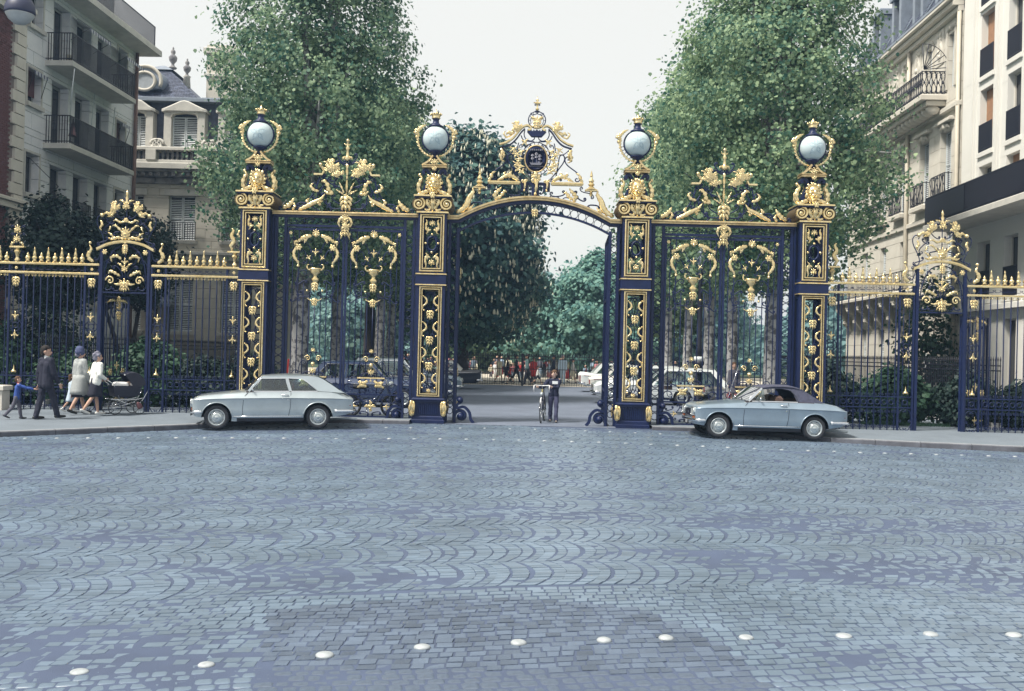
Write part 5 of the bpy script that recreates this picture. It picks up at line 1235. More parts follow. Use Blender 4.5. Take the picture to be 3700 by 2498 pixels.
for o in opsM:
    F.box('window', 'window_glass', o[0], o[1], -.34, -.3, o[2], o[3]); shutter_pair((o[0]+.01, o[1]-.01, o[2]+.01, o[3]-.01), -.2)
    F.box('window_surround', 'stone_trim', o[0]-.2, o[1]+.2, .0, .1, o[3], o[3]+.3, None, .02); F.box('window_sill', 'stone_trim', o[0]-.15, o[1]+.15, 0, .14, o[2]-.16, o[2], None, .02)
for (a, b) in wins[1:]:
    railing_run(F, a-.1, b+.1, .22, 6.9, 7.75, .12)
for (z, h, o, mm) in ((9.6, .3, .15, 'stone_sooty'), (9.9, .22, .3, 'stone_sooty'), (10.12, .14, .5, 'stone_sooty'), (10.26, .28, .65, 'stone_trim'), (5.95, .25, .25, 'stone_trim'), (6.2, .15, .4, 'stone_trim')):
    F.box('cornice', mm, x0, x1, -.04, o, z, z+h-.006, None, .03)
for i in range(26):
    s_ = x0+.2+i*.36; F.unit('corbel', 'stone_sooty', s_, s_+.17, .3, .48, 9.93, 10.1)
for i in range(5):
    s_ = x0+.9+i*1.95; F.box('cornice_swag', 'stone_sooty', s_, s_+.8, .15, .26, 9.63, 9.87, None, .04)
# balustrade
F.box('balustrade_base', 'stone_trim', x0, x1, .18, .55, 10.535, 10.68, None, .02); F.box('balustrade_rail', 'stone_trim', x0, x1, .14, .6, 11.15, 11.3, None, .03)
bm = MB().lathe([(.05, 0), (.08, .04), (.05, .1), (.085, .22), (.07, .3), (.045, .4), (.07, .45), (.06, .47)], 8).mesh('baluster_stone', 'stone_sooty')
for i in range(40):
    s_ = x0+.15+i*.23
    if any(abs(s_-p) < .32 for p in (-17.45, -15.0, -12.5, -20.0)): continue
    obj('baluster', bm, t, (s_, -.37, 10.68))
for p in (-17.45, -15.0, -12.5, -20.0): F.box('balustrade_pier', 'stone_trim', p-.24, p+.24, .12, .62, 10.67, 11.16, None, .01)
# dormer storey in slate
def slates(name, P0, P1, P2, P3, rows, cols, parent):
    """individual slates over the quad P0 P1 (bottom) P2 P3 (top)"""
    m = MB(); r_ = random.Random(9); A, B_, C_, D_ = map(Vector, (P0, P1, P2, P3)); nn = (B_-A).cross(D_-A).normalized()
    for i in range(rows):
        v0, v1 = i/rows, (i+1.25)/rows; off = .5 if i % 2 else 0
        for j in range(cols+1):
            u0, u1 = max(0, (j-off)/cols), min(1, (j+1-off)/cols)
            if u1 <= u0: continue
            P = lambda u, v, h: tuple(A.lerp(B_, u).lerp(D_.lerp(C_, u), min(v, 1))+nn*h)
            e = .06/cols
            m.add([P(u0+e, v0, .03), P(u1-e, v0, .03), P(u1-e, v1, .006), P(u0+e, v1, .006), P(u0+e, v0, .0), P(u1-e, v0, .0)], [(0, 1, 2, 3), (4, 5, 1, 0)])
    o = obj(name, m.mesh(name, 'slate', False), parent); o['kind'] = 'stuff'; return o
F.box('dormer_wall', 'slate', x0, x1, -7, -.55, 10.5, 13.7)
slates('slate_tiling', (x0, .53, 10.6), (x1, .53, 10.6), (x1, .62, 13.6), (x0, .62, 13.6), 26, 46, t)
for (a, b) in wins[:2]+[(-14.1, -12.9)]:
    c = (a+b)/2; hw = (b-a)/2
    d = F.box('dormer', 'stone_trim', a-.35, a, -.6, .0, 11.2, 13.1, None, .02); F.box('dormer_jamb', 'stone_trim', b, b+.35, -.6, 0., 11.2, 13.1, None, .02)
    m = MB(); P = [(a-.45, 13.1), (b+.45, 13.1), (b+.45, 13.22), (b+.25, 13.3), (c+.2, 13.62), (c, 13.66), (c-.2, 13.62), (a-.25, 13.3), (a-.45, 13.22)]
    m.prism(P, -.12, .6, 0, .05); obj('dormer_pediment', m.mesh('dormer_pediment', 'stone_trim', False), t)
    m = MB(); P = [(a-.02, 12.8), (a+.1, 13.0), (c, 13.08), (b-.1, 13.0), (b+.02, 12.8), (b+.02, 13.1), (a-.02, 13.1)]; m.prism(P, -.03, .3); obj('dormer_arch', m.mesh('dormer_arch', 'stone_mansion', False), t)
    F.box('window', 'window_glass', a, b, -.4, -.36, 11.2, 13.0); shutter_pair((a+.01, b-.01, 11.25, 12.9), -.3)
    for s in (-1, 1):
        m = MB(); m.T = Matrix.Translation((c+s*(hw+.55), -.1, 11.5)); m.tube(v3(spiral((0, 0), .26, 1.6, PI if s > 0 else 0, -s)), .07, 6); pathbar(m, catmull([(0, -.28), (.22*s, -.3), (.28*s, -.05)], 8), .12, -.1, .3) if 'pathbar' in globals() else None
        m.T = None; obj('dormer_scroll', m.mesh('dormer_scroll', 'stone_trim'), t)
F.box('gutter', 'zinc', x0-.1, x1+.1, -.75, .05, 13.62, 13.8, None, .02)
# steep hipped roof (pavilion over the first two bays)
rx0, rx1 = -20.6, -15.5
m = MB(); top = 15.7
m.add([(rx0, .3, 13.8), (rx1, .3, 13.8), (rx1, 6, 13.8), (rx0, 6, 13.8), (rx0+2.0, 2.2, top), (rx1-2.1, 2.2, top), (rx1-2.1, 4, top), (rx0+2.0, 4, top)], [(0, 1, 5, 4), (1, 2, 6, 5), (2, 3, 7, 6), (3, 0, 4, 7), (4, 5, 6, 7)])
rf = obj('roof', m.mesh('roof', 'slate', False), t)
slates('roof_slates', (rx0, .28, 13.8), (rx1, .28, 13.8), (rx1-2.1, 2.18, top), (rx0+2., 2.18, top), 20, 34, rf)
m = MB(); m.add([(rx0+1.8, 2.0, top), (rx1-1.9, 2.0, top), (rx1-1.9, 4.2, top), (rx0+1.8, 4.2, top), (rx0+2.4, 2.6, top+.35), (rx1-2.5, 2.6, top+.35), (rx1-2.5, 3.6, top+.35), (rx0+2.4, 3.6, top+.35)], [(0, 1, 5, 4), (1, 2, 6, 5), (2, 3, 7, 6), (3, 0, 4, 7), (4, 5, 6, 7)]); obj('roof_crown', m.mesh('roof_crown', 'zinc', False), rf)
urn = MB().lathe([(.18, 0), (.22, .06), (.1, .14), (.07, .25), (.2, .42), (.23, .58), (.15, .68), (.08, .74), (.13, .84), (.12, .92), (.03, 1.02), (.06, 1.06), (.005, 1.14)], 12).mesh('roof_urn', 'stone_sooty')
obj('urn', urn, rf, (-17.72, 2.9, 15.98), sc=(.95, .95, 1.0)); 
obj('urn_base', MB().lathe([(.2, 0), (.16, .5), (.2, .55)], 10).mesh('urn_base', 'stone_trim'), rf, (-16.55, 1.6, 14.7)); obj('urn', urn, rf, (-16.55, 1.6, 15.2), sc=(.85, .85, .85))
# round dormer
m = MB(); m.tube([(x, 0, z) for (x, z) in ring((0, 0), .52, 24, .44)], .075, 8, True); m.tube([(x, .05, z) for (x, z) in [(.8*math.cos(a), .75*math.sin(a)) for a in [R(-20+k*11) for k in range(21)]]], .085, 8)
od = obj('round_dormer', m.mesh('round_dormer', 'stone_mansion'), rf, (-18.2, .35, 14.65)); obj('round_pane', MB().prism(ring((0, 0), .5, 24, .42), 0, .05).mesh('round_pane', 'curtain', False), od)
obj('dormer_hood', MB().prism([(.85*math.cos(R(-25+k*11.5)), .8*math.sin(R(-25+k*11.5))) for k in range(21)], .06, 1.6).mesh('dormer_hood', 'zinc', False), od)
ch = F.box('chimney', 'stone_mansion', -15.7, -14.3, -3.2, -2.0, 13.8, 17.0, rf, .02); F.box('chimney_cap', 'stone_trim', -15.85, -14.15, -3.35, -1.85, 16.55, 16.85, ch, .04); F.box('chimney_cap', 'stone_trim', -15.8, -14.2, -3.3, -1.9, 15.4, 15.55, ch, .03)
F.box('flat_roof', 'zinc', -15.5, x1, -7, -.7, 13.7, 14.0)
# glass marquee over the steps
m = MB(); m.add([(-18.3, 0, 4.35), (-16.2, 0, 4.15), (-15.9, -1.7, 3.78), (-18.5, -1.7, 3.85), (-17.6, -.1, 4.6), (-16.9, -.1, 4.55)], [(0, 3, 4), (3, 2, 5, 4), (2, 1, 5), (0, 4, 5, 1)])
mq = obj('marquee', m.mesh('marquee', 'zinc', False), t); m = MB()
for i in range(22):
    a = -18.5+i*.118; m.add([(a, -1.70, 3.85-.003*i), (a+.1, -1.70, 3.85-.003*i), (a+.1, -1.705, 3.68), (a+.05, -1.705, 3.62), (a, -1.705, 3.68)], [(0, 1, 2, 3, 4)])
obj('marquee_fringe', m.mesh('marquee_fringe', 'zinc', False), mq)
for x in (-18.4, -16.0): obj('marquee_post', MB().tube([(x, -1.6, 0), (x, -1.6, 3.85)], .05, 6).mesh('marquee_post', 'rail_black'), mq)
# ------------------------------------------------------------------ pale modern apartment building (right)
t, F = building('white_apartment_building', 'pale cream apartment building with deep window recesses and long black balcony', 17.5, 1)
c1, c2, c3 = (36.6, 37.7), (34.42, 35.45), (32.2, 33.25)
opsW = []
for c in (c1, c2, c3): opsW += [(c[0], c[1], 15.4, 17.6), (c[0], c[1], 12.72, 15.1), (c[0], c[1], 9.85, 12.22), (c[0], c[1], 8.0, 9.33), (c[0], c[1], 4.3, 6.45)]
opsW += [(34.45, 35.5, .1, 3.5), (36.7, 37.5, 1.4, 3.3)]
mass(F, 'stone_white', 26, 39.3, -10, -.36, 19)
ashlar(F, 29.5, 39.3, -.2, 19., opsW, 3.05, 12., 'stone_white', -.34, 0, .0, 3, name='wall_panel')
for i, o in enumerate(opsW):
    w_ = window(F, o, .30, 'stone_cream', False, 1, sill=False)
    if i < 15: F.box('window_sill', 'stone_white', o[0]-.08, o[1]+.08, .002, .08, o[2]-.18, o[2]-.01, w_, .01)
    if i in (0, 1, 2, 5, 8, 10, 11): F.box('roller_shutter', 'shutter_orange', o[0]+.06, o[1]-.06, -.245, -.22, o[2]+(.25 if i % 2 else .9), o[3]-.02, w_)
    elif i < 15: F.box('curtain', 'curtain', o[0]+.06, o[1]-.45, -.296, -.29, o[2]+.06, o[3]-.06, w_)
    if i % 5 in (0, 1, 2, 4) and i < 15: railing_run(F, o[0]+.02, o[1]-.02, .03, o[2], o[2]+1.05, .055, parent=w_)
m = MB()
for (a, b) in ((38.0, 38.12), (38.25, 38.37), (35.95, 36.07), (36.2, 36.32), (33.75, 33.87)): F.b(m, a, b, .001, .05, 8.0, 18.9)
obj('pilaster_rib', m.mesh('pilaster_rib', 'stone_white', False), t)['kind'] = 'stuff'
bal = F.box('balcony', 'stone_trim', 29.6, 39.6, -.02, 1.35, 7.1, 7.32, None, .03)
railing_run(F, 29.7, 39.5, 1.28, 7.34, 8.40, .06, parent=bal, ends=0.)
F.box('balcony_panel', 'rail_black', 35.8, 39.5, 1.30, 1.315, 7.42, 8.32, bal)
F.box('ground_cornice', 'stone_white', 29.5, 39.3, .002, .25, 3.85, 4.05, None, .02)
F.box('roof_cornice', 'stone_white', 28, 39.45, -.3, .5, 16.05 if False else 18.9, 19.3, None, .05)
# ------------------------------------------------------------------ Haussmann-style house (right, beyond)
t, F = building('limestone_house', 'carved limestone house with slate mansard and wrought iron balcony', 17.5, 1)
cs = [(40.15, 40.8), (42.5, 43.15), (45.2, 45.9), (47.9, 48.6), (50.6, 51.3)]
opsH = []
for (a, b) in cs: opsH += [(a-.0, b, 13.1, 15.35), (a+.2, b+.65, 8.75, 11.45), (a, b+.1, 5.0, 7.4), (a, b+.1, 1.6, 3.5)]
mass(F, 'stone_cream', 39.45, 54, -10, -.36, 16.)
ashlar(F, 39.42, 54, -.2, 16.0, opsH, .58, 1.2, 'stone_cream', -.34, 0, .014, 8)
for i, o in enumerate(opsH):
    F.box('window', 'window_glass', o[0], o[1], -.345, -.30, o[2], o[3]); 
    sh = (o[0]+.02, o[1]-.02, o[2]+.02, o[3]-.02)
    shutter_pair(sh, -.2 if i % 4 != 1 else -.26)
    if i % 4 == 1:
        F.box('window_ledge', 'stone_cream', o[0]-.25, o[1]+.25, .005, .35, o[2]-.3, o[2]-.1, None, .04)
        r_ = railing_run(F, o[0]-.15, o[1]+.15, .3, o[2]-.1, o[2]+.85, .16, ends=0.)
        for k in range(5):
            m = MB(); c = o[0]-.1+k*(o[1]-o[0]+.2)/4; m.tube([(x, .3, z) for (x, z) in scroll((c, o[2]+.1), (c+.1, o[2]+.7), 'S', turn=.8, flip=1 if k % 2 else -1)], .016, 4); obj('scrollwork', m.mesh('scrollwork', 'rail_black'), r_)
        F.box('window_hood', 'stone_cream', o[0]-.3, o[1]+.3, .005, .22, o[3]+.28, o[3]+.42, None, .04); m = MB(); m.ball(((o[0]+o[1])/2, .06, o[3]+.16), .16, 8, sc=(1, .8, 1.2)); [m.leaf([((o[0]+o[1])/2, o[3]+.1), ((o[0]+o[1])/2+s*.3, o[3]+.14), ((o[0]+o[1])/2+s*.5, o[3]+.02)], .16, 3, -.1, 8, y=.05) for s in (-1, 1)]; obj('keystone', m.mesh('keystone', 'stone_cream'), t)
    if i % 4 == 0:
        m = MB(); c = (o[0]+o[1])/2; [m.leaf([(c, 15.55), (c+s*.2, 15.6), (c+s*.42, 15.48)], .18, 3, -.1, 8, y=.01) for s in (-1, 1)]; m.ball((c, .04, 15.56), .11, 8); obj('window_garland', m.mesh('window_garland', 'stone_cream'), t)
        F.box('architrave', 'stone_cream', o[0]-.16, o[0]-.03, .004, .06, o[2], o[3]+.1); F.box('architrave', 'stone_cream', o[1]+.03, o[1]+.16, .004, .06, o[2], o[3]+.1)
# carved panels between the top windows
for k, c in enumerate((41.7, 44.2, 46.9, 49.6)):
    m = MB(); r_ = random.Random(k)
    for _ in range(9): m.ball((c+r_.uniform(-.25, .25), .03, r_.uniform(14.6, 15.7)), r_.uniform(.07, .13), 6, sc=(1, .7, 1))
    for s in (-1, 1): m.leaf([(c, 14.5), (c+s*.2, 14.9), (c+s*.1, 15.4), (c+s*.24, 15.7)], .2, 5, -.09, 12, y=.01)
    obj('carved_trophy', m.mesh('carved_trophy', 'stone_cream'), t); F.box('carved_field', 'stone_cream', c-.4, c+.4, .003, .03, 14.35, 15.8)
for (z, h, o) in ((15.9, .22, .2), (16.12, .2, .42), (16.32, .14, .6), (12.15, .2, .2), (4.55, .3, .3), (4.2, .3, .15), (7.9, .2, .12)): F.box('cornice', 'stone_cream', 39.42, 54, -.02, o, z, z+h-.006, None, .03)
bal = F.box('balcony', 'stone_cream', 40.9, 54, -.02, 1.05, 12.72, 12.95, None, .05); F.box('balcony_soffit', 'stone_cream', 41.0, 54, -.02, .8, 12.5, 12.715, bal, .04)
r_ = railing_run(F, 40.95, 53.9, 1.0, 12.95, 13.9, .2, parent=bal, ends=0.)
def lace(m):
    m.tube(v3(scroll((-.05, .12), (.05, .8), 'S', turn=.8)), .018, 4); m.tube(v3(scroll((.05, .15), (-.05, .75), 'S', turn=.7, flip=-1)), .015, 4); m.ball((0, 0, .45), .05, 6)
lm = MB(); lace(lm); lm = lm.mesh('scrollwork', 'rail_black')
for k in range(62): obj('scrollwork', lm, r_, (41.05+k*.2, 1.0, 12.97))
for k in range(5): obj('scrollwork', lm, r_, (40.95, .15+k*.19, 12.97), (0, 0, PI/2))
for k in range(26):
    m_ = UNIT.get('corb') or MB().ball((0, 0, 0), .2, 8, sc=(.75, 1.6, 1)).mesh('corbel', 'stone_cream'); UNIT['corb'] = m_
    obj('corbel', m_, bal, (41.2+k*.48, .45, 12.35))
m = MB()
for k in range(7): a = R(95-15*k); m.tube([(40.9, .95, 13.95), (40.9, .95-1.0*math.cos(a)+.0, 13.95+1.05*math.sin(a))], .018, 5)
m.tube([(40.9, .95-1.0*math.cos(R(95-5*k)), 13.95+1.05*math.sin(R(95-5*k))) for k in range(19)], .014, 5)
obj('fan_guard', m.mesh('fan_guard', 'rail_black'), bal)
for s_ in (39.5, 45.0): obj('rain_pipe', MB().tube([(s_, .12, 0), (s_, .12, 15.9)], .085, 8).mesh('rain_pipe', 'pipe_cream'), t)
# ground-floor brackets under the first balcony
bal1 = F.box('balcony', 'stone_cream', 43, 54, -.02, .9, 4.85, 5.0, None, .04); railing_run(F, 43.1, 53.9, .85, 5.0, 5.85, .2, parent=bal1, ends=0.)
for k in range(6):
    m = MB(); pathbar(m, [(0, 0), (.0, 0)], .1, 0, .1) if False else None
    m.prism([(0, 4.85), (.75, 4.85), (.75, 4.55), (.4, 4.2), (.3, 3.8), (0, 3.4)], 44.5+k*1.7, 44.95+k*1.7, axis='x'); 
    m.ball((44.72+k*1.7, .55, 4.5), .22, 8); m.ball((44.72+k*1.7, .25, 3.9), .18, 8); obj('bracket', m.mesh('bracket', 'stone_cream', False), t)
# mansard
m = MB(); m.add([(39.42, .45, 16.46), (54, .45, 16.46), (54, -1.3, 19.8), (39.42, -1.3, 19.8), (54, -9, 21.2), (39.42, -9, 21.2), (39.42, -9, 16.46), (54, -9, 16.46)], [(0, 1, 2, 3), (3, 2, 4, 5), (0, 3, 5, 6), (1, 7, 4, 2)])
rf = obj('roof', m.mesh('roof', 'slate', False), t)
slates('mansard_slates', (54, .47, 16.47), (39.42, .47, 16.47), (39.42, -1.28, 19.8), (54, -1.28, 19.8), 22, 70, rf)
F.box('roof_edge', 'zinc', 39.4, 54, .3, .62, 16.44, 16.56, rf, .02)
for c in (41.1, 43.7, 46.4, 49.2):
    d = F.box('dormer', 'zinc', c-.62, c-.34, -1.6, .25, 16.9, 18.85, rf); F.box('dormer_cheek', 'zinc', c+.34, c+.62, -1.6, .25, 16.9, 18.85, rf)
    F.box('dormer_head', 'zinc', c-.72, c+.72, -1.7, .35, 18.855, 19.15, rf, .05); F.box('dormer_window', 'shutter_white', c-.33, c+.33, -.2, -.1, 16.95, 18.8, rf); F.box('dormer_pane', 'window_glass', c-.24, c+.24, -.1, -.08, 17.3, 18.7, rf)
for c in (42.4, 45.05, 47.8): obj('roof_hip', MB().tube([(c, .5, 16.5), (c, -1.25, 19.8)], .05, 6).mesh('roof_hip', 'zinc'), rf)
# ================================================================== TREES AND PLANTS
def crown_mesh(name, prof, n_cl, per, size, mname, seed, lump=.22, spread=.42, shell=.45, squash=(1, 1), droop=.0):
    """leaf-sized faces in clumps; prof = [(z, radius)], centred on the z axis"""
    rg = np.random.default_rng(seed)
    zs = np.array([p[0] for p in prof]); rs_ = np.array([p[1] for p in prof])
    zz = np.linspace(zs[0], zs[-1], 200); rr = np.interp(zz, zs, rs_); w_ = rr+.15; w_ /= w_.sum()
    z = rg.choice(zz, n_cl, p=w_)+rg.normal(0, .1, n_cl); a = rg.uniform(0, 2*PI, n_cl)
    q = rg.random(n_cl)**shell
    ph = rg.uniform(0, 6.28, 6)
    lum = 1+lump*(np.sin(3*a+ph[0]+z*.9)*.5+np.sin(5*a+ph[1]-z*1.7)*.35+np.sin(2*a+ph[2]+z*2.3)*.4+np.sin(7*a+ph[3]+z*3.1)*.25)
    r = np.interp(z, zs, rs_)*q*lum
    C = np.stack([r*np.cos(a)*squash[0], r*np.sin(a)*squash[1], z-droop*q*q], 1)
    N = n_cl*per
    sc = rg.uniform(.6, 1.25, n_cl)
    P = np.repeat(C, per, 0)+rg.normal(0, spread, (N, 3))*np.repeat(sc, per)[:, None]*np.array([1, 1, .75])
    nrm = P-np.array([0, 0, (zs[0]+zs[-1])/2]); nrm /= np.linalg.norm(nrm, axis=1)[:, None]+1e-6
    nrm = nrm*.9+rg.normal(0, .6, (N, 3))+np.array([0, 0, .45]); nrm /= np.linalg.norm(nrm, axis=1)[:, None]
    t = np.cross(nrm, rg.normal(0, 1, (N, 3))); t /= np.linalg.norm(t, axis=1)[:, None]+1e-6
    b = np.cross(nrm, t)
    s_ = size*rg.uniform(.6, 1.25, N)[:, None]
    v = np.empty((N, 5, 3))
    v[:, 0] = P-b*s_*.55; v[:, 1] = P+t*s_*.5-b*s_*.05+nrm*s_*.12; v[:, 2] = P+t*s_*.28+b*s_*.42; v[:, 3] = P-t*s_*.30+b*s_*.45; v[:, 4] = P-t*s_*.5-b*s_*.02+nrm*s_*.12
    me = bpy.data.meshes.new(name); me.vertices.add(N*5); me.vertices.foreach_set('co', v.reshape(-1))
    me.loops.add(N*5); me.loops.foreach_set('vertex_index', np.arange(N*5, dtype=np.int32)); me.polygons.add(N)
    me.polygons.foreach_set('loop_start', np.arange(0, N*5, 5, dtype=np.int32)); me.polygons.foreach_set('loop_total', np.full(N, 5, dtype=np.int32))
    me.materials.append(MATS[mname]); me.update(); me.validate()
    return me, C
def trunk_mesh(name, h, r0, r1, targets, seed, bark='bark', lean=(0, 0), limbs=9, stems=None):
    r_ = random.Random(seed); m = MB()
    P = [(lean[0]*t*t+r_.uniform(-.05, .05)*t, lean[1]*t*t+r_.uniform(-.05, .05)*t, h*t) for t in [i/9 for i in range(10)]]
    if stems is None:
        m.tube(P, [r0*1.35]+[r0*(1+.06*math.sin(3*i))+(r1-r0)*i/9 for i in range(1, 10)], 12)
        bases = [P[k] for k in (6, 7, 8, 9)]
    else:
        bases = []
        for (dx, dy) in stems:
            Q = [(dx*.25, dy*.25, 0), (dx*.4, dy*.4, h*.3), (dx*.8+r_.uniform(-.1, .1), dy*.8, h*.65), (dx*1.3, dy*1.3, h)]
            m.tube(catmull(Q, 8), [r0*(1-.5*i/7) for i in range(8)], 8); bases.append(Q[-1])
    if len(targets):
        for i in range(limbs):
            T = targets[r_.randrange(len(targets))]; B = bases[i % len(bases)]
            mid = ((B[0]+T[0])/2+r_.uniform(-.3, .3), (B[1]+T[1])/2+r_.uniform(-.3, .3), (B[2]+T[2])/2+.4)
            m.tube(catmull([B, mid, tuple(T)], 7), [r1*.75*(1-.85*k/6) for k in range(7)], 6)
    return m.mesh(name, bark)
TREES = []
def tree(name, label, x, y, h, r0, prof, n_cl, per, size, mname, seed, bark='bark', group=None, lean=(0, 0), z0=.1, limbs=9, stems=None, **kw):
    t = thing(name, label, 'tree', (x, y, z0), 0, group)
    me, C = crown_mesh('crown', prof, n_cl, per, size, mname, seed, **kw)
    obj('trunk', trunk_mesh('trunk', h, r0, r0*.62, C, seed, bark, lean, limbs, stems), t); o = obj('crown', me, t, (lean[0], lean[1], 0)); TREES.append(t)
    return t
def bloom(t, prof, n, seed, size=.3, squash=(1, 1), lump=.22):
    rg = random.Random(seed); m = MB()
    zs = [p[0] for p in prof]; rs_ = [p[1] for p in prof]
    for _ in range(n):
        z = rg.uniform(zs[0]+.4, zs[-1]); a = rg.uniform(0, 2*PI); r = float(np.interp(z, zs, rs_))*rg.uniform(1.0, 1.14)
        x, y = r*math.cos(a)*squash[0], r*math.sin(a)*squash[1]; s = size*rg.uniform(.7, 1.2)
        m.lathe([(.02*s, -.1*s), (.22*s, .08*s), (.15*s, .5*s), (.01*s, 1.*s)], 4, c=(x, y, z))
    o = obj('blossom', m.mesh('blossom', 'blossom'), t); o['kind'] = 'stuff'; return o
PL = [(4.6, 1.6), (5.6, 3.3), (7.5, 4.05), (10, 3.7), (13.5, 3.15), (16.5, 2.4), (19, 1.3), (20.5, .3)]
G = 'plane trees along the avenue'
tree('plane_tree', 'tall plane tree with leaning mottled trunk behind the gate leaves and silver coupe', -7.75, 36.2, 8, .36, PL, 1250, 60, .12, 'leaf_plane_dark', 1, group=G, lean=(.5, -.3), spread=.31, limbs=26, lump=.17)
PL2 = [(4.1, 1.3), (5.2, 2.9), (7.5, 3.8), (10, 3.7), (13.5, 3.0), (16.5, 2.1), (19, 1.1), (20, .3)]
tree('plane_tree', 'broad plane tree with bushy crown towering over the blue convertible', 8.75, 33.6, 8, .28, PL2, 1250, 60, .12, 'leaf_plane', 2, group=G, spread=.31, limbs=26, lump=.17)
PS = [(4.6, 1.0), (6, 2.2), (8.5, 2.7), (11, 2.5), (13.5, 1.7), (15.5, .4)]
for i, (x, y, lab) in enumerate([(-9.3, 42.5, 'plane tree with slender trunk in the avenue behind the pillar of the silver coupe'), (-8.0, 45.5, 'plane tree with thick mottled trunk just behind the leaning one'), (-6.7, 50.5, 'plane tree with dark trunk behind the black car roofs'), (-6.9, 56.5, 'plane tree with pale upright trunk in front of the park fence')]):
    tree('plane_tree', lab, x, y, 7, (.2, .3, .3, .28)[i], PS, 420, 34, .17, 'leaf_plane', 10+i, group=G)
for i, (x, y, lab) in enumerate([(8.3, 37.6, 'plane tree with slim dark trunk behind the windscreen of the convertible'), (8.2, 41.5, 'plane tree behind the figure standing by the trunks'), (8.2, 46.5, 'plane tree with pale trunk beyond the lamp column'), (8.3, 53.0, 'plane tree beside the white saloon at the end of the avenue')]):
    tree('plane_tree', lab, x, y, 7, (.22, .25, .24, .26)[i], PS, 420, 34, .17, 'leaf_plane', 20+i, group=G)
CH = [(2.6, 2.), (3.6, 3.7), (6, 4.5), (9, 4.4), (12, 3.8), (14.0, 2.9), (15.2, 1.3)]
t = tree('chestnut_tree', 'large dark horse chestnut covered in white blossom candles inside the gateway', -3.1, 62, 5, .45, CH, 1500, 30, .30, 'leaf_chestnut', 31, 'bark_dark', spread=.5, shell=.35)
bloom(t, CH, 2300, 5, .28)
C2 = [(1.5, 1.2), (2.5, 2.4), (4.5, 2.9), (6.5, 2.2), (7.8, .5)]
t = tree('chestnut_tree', 'small blossoming chestnut beyond the strolling crowd', 1.5, 78, 2.5, .25, C2, 420, 26, .30, 'leaf_mid_hazed', 32, 'bark_dark'); bloom(t, C2, 200, 6, .36)
t = tree('chestnut_tree', 'blossoming chestnut behind the lantern left of the arch'.replace(' left of', ' beside'), -8.6, 60, 7, .4, [(6, 2), (8, 4.2), (12, 4.6), (15, 3.4), (17.6, .8)], 800, 28, .3, 'leaf_chestnut', 33, 'bark_dark'); bloom(t, [(6, 2), (8, 4.2), (12, 4.6), (15, 3.4), (17.6, .8)], 520, 7, .38)
tree('lime_tree', 'yellowish green lime tree behind the gateway pillar by the black saloon', -6.4, 66, 5, .3, [(5, 1.5), (8, 2.6), (11, 2.4), (14.5, .5)], 420, 26, .3, 'leaf_lime', 34)
M1 = [(.8, 2.), (2, 3.7), (4.5, 4.3), (6.5, 3.6), (8.3, 2.), (9.4, .4)]
tree('ash_tree', 'spreading pale green tree behind the fence and the walking crowd', 6.6, 76, 4, .35, M1, 1250, 28, .3, 'leaf_mid_hazed', 35, lump=.28)
tree('ash_tree', 'taller bluish green tree rising beyond the cream saloon', 14.5, 84, 5, .4, [(1, 2.6), (4, 4.6), (8, 4.4), (11, 2.5), (12.5, .6)], 800, 26, .36, 'leaf_far_hazed', 36)
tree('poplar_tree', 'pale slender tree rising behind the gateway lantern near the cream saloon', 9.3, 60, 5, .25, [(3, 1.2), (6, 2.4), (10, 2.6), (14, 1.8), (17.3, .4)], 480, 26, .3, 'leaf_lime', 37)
for i, (x, y, mname, lab) in enumerate([(-4.0, 88, 'leaf_lime', 'low sunlit green bush tree behind the black saloon fin'), (-.6, 96, 'leaf_purple', 'hazy mauve tree at the end of the park view'), (3.0, 100, 'leaf_far_hazed', 'faded blue green tree at the end of the park view'), (-14, 92, 'leaf_far_hazed', 'faded tree behind the trunks of the plane trees'), (18, 96, 'leaf_far_hazed', 'faded tree behind the lamp column')]):
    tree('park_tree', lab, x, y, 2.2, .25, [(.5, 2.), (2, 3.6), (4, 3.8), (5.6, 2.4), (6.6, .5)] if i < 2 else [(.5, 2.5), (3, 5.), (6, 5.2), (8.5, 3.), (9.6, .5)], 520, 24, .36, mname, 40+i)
def wood():
    """the distant mass of foliage that closes the view"""
    rg = np.random.default_rng(8); P = []
    m = MB()
    N = 26000
    x = rg.uniform(-70, 70, N); h = 6.5+2*np.sin(x*.21)+1.2*np.sin(x*.53+1); z = rg.random(N)*h; y = 118+rg.uniform(-4, 4, N)-4*np.sqrt(np.maximum(0, 1-(z/h)**2))
    s = rg.uniform(.3, .6, N)
    V = []; Fq = []
    for i in range(N):
        a, b = rg.uniform(-1, 1), rg.uniform(-.8, .8); k = len(V)
        V += [(x[i]-s[i], y[i]+a*.3, z[i]-s[i]*.6), (x[i]+s[i]*.8, y[i]-a*.3, z[i]-s[i]*.5+b*.2), (x[i]+s[i], y[i]-b*.3, z[i]+s[i]*.6), (x[i]-s[i]*.7, y[i]+b*.3, z[i]+s[i]*.5)]; Fq.append((k, k+1, k+2, k+3))
    m.v = V; m.f = Fq; m.m = [0]*N
    o = obj('distant_wood', m.mesh('distant_wood', 'leaf_far_hazed', False)); tag(o, 'faded mass of far-off trees closing the park view', 'wood', kind='stuff')
wood()
